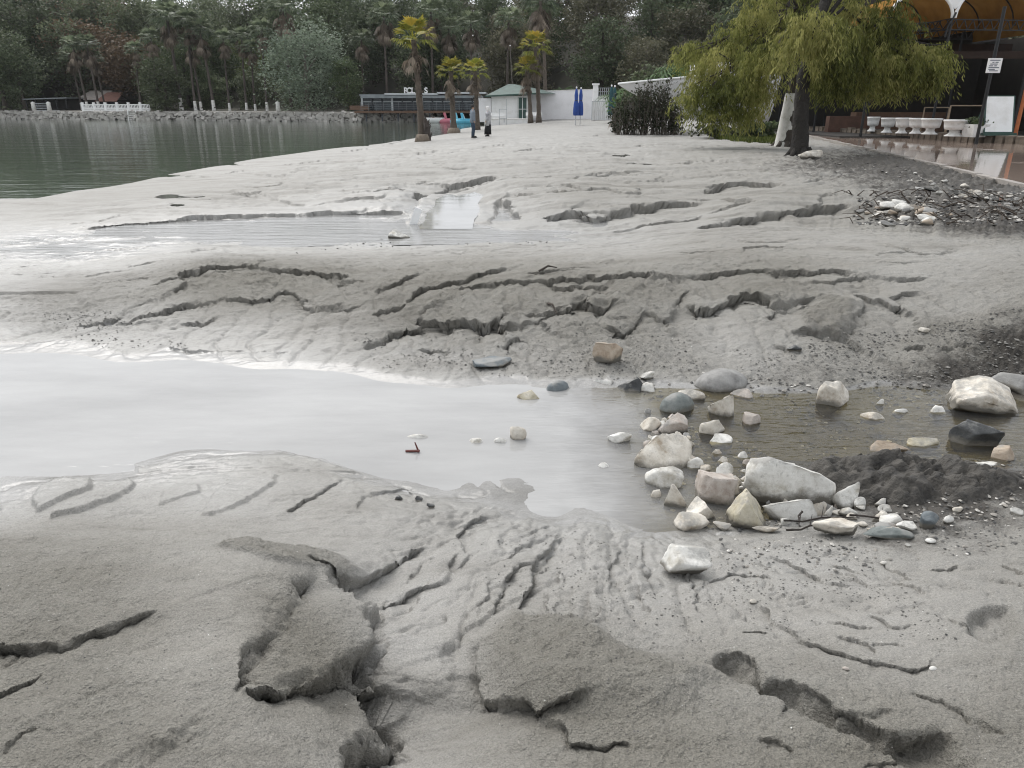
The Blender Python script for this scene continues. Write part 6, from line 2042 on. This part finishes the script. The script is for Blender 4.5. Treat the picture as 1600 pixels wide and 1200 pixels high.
# ------------------------------------------------------------------ stones
def rock_mat(name, a, b, stain, spots=.5, rough=.8):
    m, t, out = new_mat(name)
    L = t.links.new
    tc = t.nodes.new("ShaderNodeTexCoord")
    oi = t.nodes.new("ShaderNodeObjectInfo")
    ad = nd(t, "ShaderNodeVectorMath"); ad.operation = 'ADD'
    sc_ = nd(t, "ShaderNodeVectorMath"); sc_.operation = 'SCALE'; sc_.inputs['Scale'].default_value = 9.0
    cb = t.nodes.new("ShaderNodeCombineXYZ"); L(oi.outputs['Random'], cb.inputs[0]); L(oi.outputs['Random'], cb.inputs[1])
    L(cb.outputs[0], sc_.inputs[0]); L(tc.outputs['Object'], ad.inputs[0]); L(sc_.outputs[0], ad.inputs[1])
    n = nd(t, "ShaderNodeTexNoise", Scale=9.0, Detail=8.0, Roughness=.68); L(ad.outputs[0], n.inputs['Vector'])
    c = ramp(t, n.outputs['Fac'], [(.30, stain), (.46, a), (.68, b)])
    v = nd(t, "ShaderNodeTexNoise", Scale=38.0, Detail=5.0, Roughness=.7); L(ad.outputs[0], v.inputs['Vector'])
    sp = ramp(t, v.outputs['Fac'], [(.30, .35), (.42, 1.0)])
    mx = t.nodes.new("ShaderNodeMixRGB"); mx.blend_type = 'MULTIPLY'; mx.inputs[0].default_value = spots; L(c.outputs[0], mx.inputs[1]); L(sp.outputs[0], mx.inputs[2])
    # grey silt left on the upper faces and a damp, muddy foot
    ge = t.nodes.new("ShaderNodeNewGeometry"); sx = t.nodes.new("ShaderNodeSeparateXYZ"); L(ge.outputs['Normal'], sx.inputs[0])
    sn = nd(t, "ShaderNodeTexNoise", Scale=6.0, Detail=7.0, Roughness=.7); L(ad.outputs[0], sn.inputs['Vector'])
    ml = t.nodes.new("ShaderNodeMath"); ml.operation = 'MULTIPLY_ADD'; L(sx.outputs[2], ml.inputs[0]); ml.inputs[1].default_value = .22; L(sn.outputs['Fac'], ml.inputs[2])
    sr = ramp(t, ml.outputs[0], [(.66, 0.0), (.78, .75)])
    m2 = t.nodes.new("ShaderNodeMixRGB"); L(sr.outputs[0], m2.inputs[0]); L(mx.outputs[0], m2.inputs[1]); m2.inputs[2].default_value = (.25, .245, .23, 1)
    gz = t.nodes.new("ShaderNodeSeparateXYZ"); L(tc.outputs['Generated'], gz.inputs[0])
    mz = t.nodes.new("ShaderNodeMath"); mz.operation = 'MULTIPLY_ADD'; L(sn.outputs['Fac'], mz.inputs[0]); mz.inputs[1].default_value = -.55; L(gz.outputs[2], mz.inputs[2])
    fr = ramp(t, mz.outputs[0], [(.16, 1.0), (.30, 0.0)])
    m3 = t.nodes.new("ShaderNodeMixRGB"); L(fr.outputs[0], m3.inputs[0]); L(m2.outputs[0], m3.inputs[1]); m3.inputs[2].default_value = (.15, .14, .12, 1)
    b_ = nd(t, "ShaderNodeBsdfPrincipled", Roughness=rough); L(m3.outputs[0], b_.inputs['Base Color'])
    b_.inputs['Specular IOR Level'].default_value = .35
    bp = nd(t, "ShaderNodeBump", Strength=.9, Distance=.012); L(n.outputs['Fac'], bp.inputs['Height'])
    bp2 = nd(t, "ShaderNodeBump", Strength=.6, Distance=.004); L(v.outputs['Fac'], bp2.inputs['Height']); L(bp.outputs[0], bp2.inputs['Normal'])
    L(bp2.outputs[0], b_.inputs['Normal']); L(b_.outputs[0], out.inputs[0])
    return m
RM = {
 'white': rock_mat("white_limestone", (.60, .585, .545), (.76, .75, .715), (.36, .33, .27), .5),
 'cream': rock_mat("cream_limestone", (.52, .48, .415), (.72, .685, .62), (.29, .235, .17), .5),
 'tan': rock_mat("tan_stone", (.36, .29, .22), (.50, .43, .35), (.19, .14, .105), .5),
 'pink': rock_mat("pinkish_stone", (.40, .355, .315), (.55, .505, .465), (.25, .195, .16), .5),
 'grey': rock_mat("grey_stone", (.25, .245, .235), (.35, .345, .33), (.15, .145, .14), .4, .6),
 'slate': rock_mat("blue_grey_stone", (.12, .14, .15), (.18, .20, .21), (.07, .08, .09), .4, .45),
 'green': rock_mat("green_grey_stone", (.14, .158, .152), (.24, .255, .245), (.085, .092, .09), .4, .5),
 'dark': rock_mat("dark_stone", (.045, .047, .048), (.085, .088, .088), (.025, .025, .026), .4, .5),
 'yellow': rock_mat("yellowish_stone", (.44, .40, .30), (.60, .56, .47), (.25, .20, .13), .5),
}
def rock_mesh(seed, W, D, H, cuts=13, noise=.075, round_=False, sub=3):
    rng = np.random.RandomState(seed)
    bm = bmesh.new()
    bmesh.ops.create_icosphere(bm, subdivisions=sub, radius=1.0)
    co = np.array([v.co[:] for v in bm.verts])
    if not round_:
        for k in range(cuts):
            n = rng.normal(size=3); n[2] *= .8; n /= np.linalg.norm(n)
            d = rng.uniform(.42, .80)
            ex = co @ n - d
            co -= np.where(ex > 0, ex, 0)[:, None] * n
    f1 = 1.6
    dsp = perlin(co[:, 0] * f1 + co[:, 2] * 1.3, co[:, 1] * f1 - co[:, 2] * .9, seed) + .5 * perlin(co[:, 0] * 4 + co[:, 2] * 3, co[:, 1] * 4 + co[:, 2] * 2.2, seed + 5) + .3 * perlin(co[:, 0] * 9 + co[:, 2] * 7, co[:, 1] * 9 - co[:, 2] * 6, seed + 8)
    co *= (1 + (noise if not round_ else noise * .75) * dsp)[:, None]
    mn, mxx = co.min(0), co.max(0)
    co = (co - (mn + mxx) / 2) / (mxx - mn)
    co *= np.array([W, D, H])
    co[:, 2] += H / 2
    for v, c in zip(bm.verts, co): v.co = c
    me = bpy.data.meshes.new("stone"); bm.to_mesh(me); bm.free()
    me.shade_smooth()
    return me
_rk = [300]
def rock(px, py, w, h, m, label, name="stone", round_=False, rz=None, cuts=13, sink=.36, group=None, cat="stone", zmin=CH_Z):
    _rk[0] += 1
    bot = py + h * .42
    p = GR(px, bot)
    if zmin is not None and p.z < zmin and p.y < 8: p = G(px, bot, zmin)
    rg = random.Random(_rk[0])
    W = w * p.y / (F_PX * CT) * 1.04
    hm = h * p.y / (F_PX * CT) * .98
    th = math.atan2(CAM_H - p.z, p.y)
    D = W * rg.uniform(.6, .8)
    D = min(D, hm / max(math.sin(th), .05) * .75)
    H = .94 * max((hm - D * math.sin(th) * .40) / math.cos(th), hm * .55)
    sk = H * sink + (.05 if p.z <= CH_Z + .01 and p.y < 8 else 0)
    o = bpy.data.objects.new(name, rock_mesh(_rk[0], W, D, H + sk, cuts, round_=round_, sub=4 if w > 30 else 3))
    COL.objects.link(o)
    o.data.materials.append(RM[m])
    o.location = (p.x, p.y + D * .42, p.z - sk)
    o.rotation_euler = (rg.uniform(-.08, .08), rg.uniform(-.1, .1), rg.uniform(-.35, .35) if rz is None else rz)
    tag(o, label, cat, group)
    return o
ROCKS = [
 (950,553,46,40,'tan',"orange-tan boulder stuck at the foot of the far bank"),
 (826,617,36,18,'yellow',"small yellow-tan stone alone in the shallow water"),
 (872,603,36,17,'slate',"smooth blue-grey pebble at the far water's edge",1),
 (943,597,32,9,'white',"thin white chip lying flat by the far water's edge"),
 (985,602,38,24,'dark',"dark angular stone right of the thin white chip"),
 (1012,588,22,15,'white',"small white stone behind the dark angular one"),
 (1012,606,26,15,'white',"small white stone at the foot of the dark angular one"),
 (1132,595,84,36,'grey',"large smooth grey oval stone at the far side of the pool",1),
 (1063,631,56,32,'green',"green-grey rounded stone standing in the water",1),
 (1082,617,44,18,'cream',"cream slab behind the green-grey stone"),
 (1132,636,40,36,'cream',"pale blocky stone right of the green-grey one"),
 (1162,615,36,14,'pink',"flat pinkish stone below the large grey oval"),
 (1018,663,36,22,'cream',"half-submerged pale stone on the left of the stone bar"),
 (1057,664,52,30,'pink',"half-submerged pinkish stone in the ripples"),
 (1117,667,42,28,'cream',"half-submerged cream stone above the wedge boulder"),
 (1130,686,36,14,'white',"flat white stone just under the water by the cream stone"),
 (1177,656,28,18,'pink',"small pinkish stone at the edge of the brown pool"),
 (970,684,38,20,'white',"white rounded stone alone in the ripples"),
 (808,677,26,24,'cream',"speckled upright stone in the milky water"),
 (782,687,20,10,'white',"white pebble left of the speckled stone"),
 (745,690,26,9,'white',"barely showing white stone in the milky water"),
 (945,728,18,9,'white',"white pebble at the tip of the sand spit"),
 (1043,707,92,58,'cream',"big wedge-shaped cream boulder on the stone bar"),
 (1037,745,60,36,'white',"white stone below the wedge-shaped boulder"),
 (1028,771,20,14,'cream',"small cream stone tucked under the white one"),
 (1054,775,36,38,'cream',"upright cream stone below the white one"),
 (1125,763,72,58,'pink',"brown and pink two-humped stone left of the largest boulder"),
 (1100,797,56,34,'cream',"long slanting stone below the brown and pink one"),
 (1082,818,62,30,'cream',"low broad stone at the near tip of the stone bar"),
 (1170,800,68,66,'yellow',"yellowish block leaning on the largest boulder"),
 (1242,752,140,104,'white',"largest white boulder in the middle of the stone bar"),
 (1238,796,96,48,'white',"white slab wedged under the largest boulder"),
 (1318,776,40,48,'white',"white upright stone right of the largest boulder"),
 (1344,787,20,20,'white',"small white stone beside the upright white one"),
 (1228,812,22,16,'white',"small white stone before the largest boulder"),
 (1292,797,18,22,'white',"narrow white stone between the slab and the upright one"),
 (1312,826,74,34,'cream',"cream stone at the near edge of the stone bar"),
 (1397,815,48,22,'white',"pale flat stone under the dark mud heap"),
 (1390,834,84,20,'green',"long grey-green slab lying at the near edge of the bar"),
 (1384,797,26,18,'white',"round pale stone left of the pale flat one"),
 (1130,824,30,14,'cream',"low cream stone half covered in sand at the bar's near edge"),
 (1200,828,46,12,'cream',"sand-covered stone along the near edge of the bar"),
 (1071,880,82,54,'white',"rounded sand-topped white boulder on the near slope"),
 (1310,619,54,42,'cream',"pale pointed stone at the far edge of the brown pool"),
 (1552,624,102,58,'cream',"large tan-white boulder at the right end of the pool"),
 (1596,600,70,36,'grey',"grey boulder behind the large tan-white one"),
 (1532,679,78,46,'dark',"dark grey boulder in the water at the right"),
 (1578,709,42,24,'tan',"tan stone below the dark grey boulder"),
 (1395,698,78,18,'tan',"flat tan stone under the water of the brown pool"),
 (1450,690,60,14,'yellow',"long yellowish stone under the water beside the mud heap"),
 (1368,650,36,12,'cream',"flat pale stone under the water near the pointed one"),
 (1472,640,28,13,'white',"white stone at the water's edge left of the tan-white boulder"),
 (1492,622,14,18,'white',"small upright white stone against the tan-white boulder"),
 (1378,628,14,9,'white',"white chip beside the pale pointed stone"),
 (1410,641,22,8,'white',"flat white chip in the pool's far shallows"),
 (1545,728,40,12,'white',"white stone in the little rapid below the dark boulder"),
 (1484,812,18,15,'white',"round white pebble below the dark mud heap",1),
 (1456,846,16,9,'white',"oval white pebble on the near sand right of the bar",1),
 (1498,797,18,10,'cream',"cream pebble under the mud heap"),
 (1590,801,18,14,'white',"curled white shell-like stone at the right edge"),
 (1455,815,30,30,'slate',"blue-black lump below the mud heap"),
 (623,368,30,15,'white',"pale stone in the side channel beside the upright plank"),
 (1270,243,34,14,'cream',"pale stone at the foot of the dark-trunked tree"),
 (1459,1046,15,9,'white',"white pebble on the near crust by the short scarp",1),
 (1322,1045,12,7,'pink',"pink pebble on the near crust",1),
 (1243,545,22,12,'dark',"small dark lump on the far bank slope"),
 (1445,517,16,10,'cream',"pale chip on the far bank near the black soil"),
 (770,568,60,20,'slate',"blue-black muddy lump at the foot of the far bank"),
 (1382,880,14,6,'white',"white pebble on the near slope right of the sand-topped boulder",1),
 (1177,940,12,9,'cream',"small pebble on the near slope below the sand-topped boulder",1),
]
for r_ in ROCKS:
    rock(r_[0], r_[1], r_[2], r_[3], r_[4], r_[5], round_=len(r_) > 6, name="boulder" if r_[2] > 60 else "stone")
# rubble heap beside the path
_rg = random.Random(77)
for k in range(34):
    a = _rg.uniform(0, 6.28); rr = math.sqrt(_rg.random())
    px = 1405 + 62 * rr * math.cos(a) + (20 if k % 3 == 0 else 0); py = 334 + 17 * rr * math.sin(a)
    w = _rg.choice([9, 11, 13, 16, 20, 26])
    rock(px, py, w, w * _rg.uniform(.4, .6), _rg.choice(['white', 'cream', 'white', 'tan', 'grey']), "pale broken stone in the rubble heap below the promenade", group="stones of the rubble heap", zmin=None, name="rubble_stone")
for k in range(26):
    px = _rg.uniform(1430, 1600); py = 262 + (px - 1400) * .20 + _rg.uniform(2, 26)
    w = _rg.choice([6, 7, 9, 12])
    rock(px, py, w, w * .5, _rg.choice(['white', 'cream', 'grey', 'cream']), "small pale stone strewn on the dark soil along the kerb", group="stones strewn along the kerb", zmin=None, name="stone")

# dark mud heap at the right of the stone bar
def mud_heap():
    p = G(1465, 790, CH_Z)
    n = 90
    W, D, H = 1.45, .70, .095
    vs_, fs = [], []
    for j in range(n):
        for i in range(n):
            u = i / (n - 1) * 2 - 1; v = j / (n - 1) * 2 - 1
            vs_.append((u * W / 2, v * D / 2, 0))
    A = np.array(vs_)
    U = A[:, 0] / W * 2; V_ = A[:, 1] / D * 2
    r = np.hypot(U, V_) * (1 + .22 * fbm(U * 1.6, V_ * 1.6, 3, 75))
    env = np.clip(1 - r ** 2.2, 0, 1) ** .7
    lump = fbm(A[:, 0] * 4 + 3, A[:, 1] * 4, 3, 71, .55)
    cl = fbm(A[:, 0] * 9, A[:, 1] * 9, 4, 77, .6); step = sstep(-.03, .03, cl - .05) + sstep(-.03, .03, cl + .3)
    fine = fbm(A[:, 0] * 34, A[:, 1] * 34, 3, 73, .6)
    A[:, 2] = env * (H + .075 * lump + .022 * step) + .006 * fine * (env > 0) - .05 * (1 - env)
    for j in range(n - 1):
        for i in range(n - 1):
            a = j * n + i; fs.append((a, a + 1, a + n + 1, a + n))
    root = empty("mud_heap", (p.x, p.y + D * .3, CH_Z + .01), -.12, "heap of black cracked mud beside the brown pool", "mud")
    MB().add([tuple(q) for q in A], fs).build("mud_body", basic("black_mud", (.062, .057, .050), .7, .5, 14, bump=.012, bscale=60, dirt=(.014, .014, .014)), root, True)
mud_heap()

for k in range(95):
    px = _rg.uniform(1005, 1420); t_ = (px - 1010) / 410
    py = 690 + 130 * t_ + _rg.uniform(-28, 34) - (25 if px < 1080 else 0)
    w = 9 + 28 * _rg.random() ** 2.0
    rock(px, py, w, w * _rg.uniform(.5, .75), _rg.choice(['white', 'cream', 'white', 'pink', 'cream', 'grey']), "small stone wedged between the bigger ones of the stone bar", group="small stones of the stone bar")
# white plank and stick in the water
def plank():
    p = GR(644, 352)
    root = empty("white_plank", (p.x, p.y, p.z - .1), 0, "short white plank standing askew where the gully meets the side channel", "plank")
    MB().box((.04, 0, .17), (.13, .03, .48), ry=.38).build("board", M_white, root)
plank()
def stick():
    p = G(656, 706, CH_Z)
    root = empty("broken_stick", (p.x, p.y, CH_Z), 0, "red-brown broken stick poking out of the shallow water", "stick")
    m = basic("red_brown_wood", (.12, .035, .028), .6, .3, 20)
    MB().tube([(0, 0, -.03), (-.015, .005, .02), (-.03, .01, .062)], [.007, .006, .004], 6).build("upright_piece", m, root)
    MB().tube([(-.09, 0, .006), (0, -.01, .012)], [.008, .009], 6).build("lying_piece", m, root)
stick()
def white_chip():  # low rounded white shape lying at the water surface
    rock(652, 682, 40, 7, 'white', "low white chip floating behind the broken stick", name="white_chip", cat="fleck", round_=True)
white_chip()
for px, py in ((622, 778), (654, 780), (672, 791)):
    rock(px, py, 13, 9, 'dark', "small black clod on the wet spit", group="black clods on the spit", name="clod", cat="clod")
# fallen twigs among the stones
def twigs():
    rg = random.Random(12)
    m = basic("dark_twig", (.03, .024, .02), .8, .3, 20)
    for k, (a, b, lab) in enumerate([((1225,815),(1345,808),"long dark twig lying across the stones before the largest boulder"), ((1250,800),(1252,826),"short dark twig standing among the stones"), ((1330,803),(1420,812),"thin twig over the pale stones by the mud heap"), ((1232,832),(1300,815),"thin crooked twig on the near edge of the stone bar")]):
        p, q = G(*a, CH_Z + .09), G(*b, CH_Z + .085)
        root = empty("twig", p, 0, lab, "twig")
        d = q - p
        pts = [d * t + Vector((rg.uniform(-.01, .01), rg.uniform(-.01, .01), rg.uniform(-.008, .012))) for t in (0, .25, .5, .75, 1)]
        MB().tube(pts, [.006, .005, .005, .004, .002], 5).tube([pts[2], pts[2] + Vector((.03, .06, .03))], [.003, .001], 4).build("stem", m, root)
twigs()
for a, b, lab in [((842, 424), (870, 420), "dark twig on the crest of the far bank"), ((856, 474), (870, 492), "dark root sticking out of the far bank")]:
    p = GR(*a); q = GR(*b)
    root = empty("root", p, 0, lab, "root")
    d = q - p
    MB().tube([(0, 0, 0), d * .5 + Vector((0, -.02, .05)), d + Vector((0, -.03, .02))], [.014, .011, .005], 6).build("stem", M_bark, root)

# ------------------------------------------------------------------ gravel and crumbs (uncountable)
def scatter(name, zones, seed, mats_lab, kinds, label):
    rng = np.random.RandomState(seed)
    tv = np.array([[0, 0, 1], [.95, 0, .3], [.29, .9, .3], [-.77, .56, .3], [-.77, -.56, .3], [.29, -.9, .3], [0, 0, -.5]])
    tf = np.array([[0, 1, 2], [0, 2, 3], [0, 3, 4], [0, 4, 5], [0, 5, 1], [6, 2, 1], [6, 3, 2], [6, 4, 3], [6, 5, 4], [6, 1, 5]])
    V, Fc, var = [], [], []
    base = 0
    for (poly, n, s0, s1) in zones:
        W = np.array([(GR(a, b).x, GR(a, b).y) for a, b in poly])
        x0, y0 = W.min(0); x1, y1 = W.max(0)
        k = 0
        while k < n:
            x, y = rng.uniform(x0, x1), rng.uniform(y0, y1)
            ins = False
            for i in range(len(W)):
                a, b = W[i], W[(i + 1) % len(W)]
                if (a[1] > y) != (b[1] > y) and x < (b[0] - a[0]) * (y - a[1]) / (b[1] - a[1]) + a[0]: ins = not ins
            if not ins: continue
            # patches
            if perlin(np.array([x * 2.2]), np.array([y * 2.2]), seed)[0] < rng.uniform(-.6, .5): k += .2; continue
            k += 1
            s = s0 + (s1 - s0) * rng.beta(1.1, 4)
            ca, sa = math.cos(rng.uniform(0, 6.28)), math.sin(rng.uniform(0, 6.28))
            q = tv * np.array([1, rng.uniform(.6, 1), rng.uniform(.4, .75)]) * (1 + rng.uniform(-.2, .2, (7, 1)))
            th = rng.uniform(0, 6.28); c_, s_ = math.cos(th), math.sin(th)
            q = np.stack([q[:, 0] * c_ - q[:, 1] * s_, q[:, 0] * s_ + q[:, 1] * c_, q[:, 2]], 1) * s
            q += np.array([x, y, hgt(x, y) + s * .15])
            V.append(q); Fc.append(tf + base); base += 7
            var += [rng.uniform(0, 1)] * 7
    V = np.concatenate(V); Fc = np.concatenate(Fc)
    me = bpy.data.meshes.new(name)
    me.from_pydata(V.tolist(), [], Fc.tolist())
    at = me.attributes.new('var', 'FLOAT', 'POINT'); at.data.foreach_set('value', np.array(var, dtype=np.float32))
    me.materials.append(kinds)
    o = bpy.data.objects.new(name, me); COL.objects.link(o)
    return tag(o, label, kind="stuff")
def var_mat(name, stops, rough=.75):
    m, t, out = new_mat(name)
    at = t.nodes.new("ShaderNodeAttribute"); at.attribute_name = 'var'
    r = ramp(t, at.outputs['Fac'], stops)
    geo = t.nodes.new("ShaderNodeNewGeometry")
    n = nd(t, "ShaderNodeTexNoise", Scale=60.0, Detail=4.0); t.links.new(geo.outputs['Position'], n.inputs['Vector'])
    mx = t.nodes.new("ShaderNodeMixRGB"); mx.blend_type = 'OVERLAY'; mx.inputs[0].default_value = .5
    t.links.new(r.outputs[0], mx.inputs[1]); t.links.new(n.outputs['Fac'], mx.inputs[2])
    b = nd(t, "ShaderNodeBsdfPrincipled", Roughness=rough); t.links.new(mx.outputs[0], b.inputs['Base Color']); t.links.new(b.outputs[0], out.inputs[0])
    return m
M_grav = var_mat("mixed_gravel", [(0, (.05, .05, .05)), (.5, (.13, .125, .115)), (.82, (.28, .26, .23)), (1, (.60, .58, .54))])
M_crumb = var_mat("sand_crumbs", [(0, (.05, .05, .048)), (.5, (.13, .125, .115)), (1, (.24, .23, .21))], .85)
scatter("gravel", [
  ([(990,590),(1100,575),(1250,600),(1450,600),(1500,640),(1300,650),(1150,660),(1000,620)], 420, .008, .035),
  ([(1000,690),(1100,660),(1180,700),(1250,740),(1350,800),(1250,830),(1080,830),(1000,760)], 1100, .006, .03),
  ([(1050,840),(1300,835),(1500,800),(1600,790),(1600,850),(1400,890),(1150,920)], 520, .004, .018),
  ([(1360,715),(1600,725),(1600,810),(1380,820)], 520, .006, .026),
  ([(1250,650),(1450,650),(1500,720),(1250,715)], 200, .008, .03),
  ([(1340,310),(1600,300),(1600,355),(1330,352)], 700, .02, .09),
  ([(1270,235),(1600,300),(1600,330),(1300,262)], 240, .02, .07)], 5, None, M_grav, "loose gravel and pebbles among the stones")
scatter("crumbs", [
  ([(540,520),(760,510),(960,500),(1100,540),(1300,560),(1300,600),(900,590),(600,575)], 1500, .004, .020),
  ([(1250,520),(1600,480),(1600,590),(1300,605)], 1200, .005, .028),
  ([(50,490),(160,480),(300,540),(150,545)], 260, .006, .02),
  ([(700,850),(900,830),(1100,900),(1100,1020),(850,960)], 420, .003, .009),
  ([(1050,920),(1400,900),(1500,1000),(1250,1000)], 420, .003, .010),
  ([(0,860),(560,880),(560,1190),(0,1190)], 160, .0025, .006),
  ([(750,960),(1500,1060),(1580,1190),(800,1190)], 260, .0025, .007),
  ([(620,370),(900,368),(900,380),(560,388),(300,410)], 120, .008, .03)], 6, None, M_crumb, "dark crumbs of sand and soil below the eroded edges")

M_shell = var_mat("shell_bits", [(0, (.34, .33, .31)), (.6, (.55, .54, .52)), (1, (.74, .73, .70))])
scatter("shell_grit", [
  ([(0,860),(560,880),(560,1190),(0,1190)], 90, .0014, .004),
  ([(620,870),(1600,880),(1590,1190),(640,1190)], 300, .0014, .0045),
  ([(560,430),(1550,430),(1550,600),(560,590)], 140, .003, .010),
  ([(300,250),(1200,240),(1200,340),(300,330)], 60, .010, .03)], 9, None, M_shell, "tiny shell bits and white grit strewn over the sand")
def root_debris():
    rg = random.Random(31)
    mb = MB()
    for k in range(95):
        px = rg.uniform(1330, 1600); py = rg.uniform(300, 352)
        p = GR(px, py)
        if p.y > 16: continue
        a = rg.uniform(0, 6.28); L = rg.uniform(.12, .5)
        d = Vector((math.cos(a) * L, math.sin(a) * L, rg.uniform(0, .1)))
        mb.tube([p + Vector((0, 0, .01)), p + d * .5 + Vector((rg.uniform(-.05, .05), rg.uniform(-.05, .05), rg.uniform(.02, .10))), p + d], [rg.uniform(.006, .016), .008, .003], 5)
    o = mb.build("debris", basic("washed_roots", (.06, .047, .036), .9, .4, 12))
    tag(o, "tangle of washed-out roots and twigs over the rubble heap", kind="stuff")
root_debris()

# ------------------------------------------------------------------ damp air over the bay
def haze():
    m, t, out = new_mat("damp_air")
    v = t.nodes.new("ShaderNodeVolumePrincipled")
    v.inputs['Color'].default_value = (.93, .95, .97, 1)
    v.inputs['Density'].default_value = 0.00013
    v.inputs['Anisotropy'].default_value = 0.2
    t.links.new(v.outputs[0], out.inputs['Volume'])
    o = MB().box((0, 150, 22), (1700, 400, 54)).build("haze", m)
    tag(o, "thin damp air between the beach and the wood", kind="stuff")
haze()

# ------------------------------------------------------------------ labels: tell look-alikes apart by their order along the shore
def order_labels():
    names = ["first", "second", "third", "fourth", "fifth", "sixth", "seventh", "eighth", "ninth", "tenth", "eleventh", "twelfth", "thirteenth", "fourteenth", "fifteenth", "sixteenth", "seventeenth", "eighteenth"]
    by = {}
    for o in list(COL.objects):
        if o.parent is None and o.get("label") and o.get("category") in ("tree", "palm"):
            by.setdefault(o["label"], []).append(o)
    for lab, obs in by.items():
        if 1 < len(obs) <= len(names):
            obs.sort(key=lambda o: o.location.x / max(o.location.y, 1))
            for i, o in enumerate(obs):
                o["label"] = lab + ", " + names[i] + " from left"
order_labels()
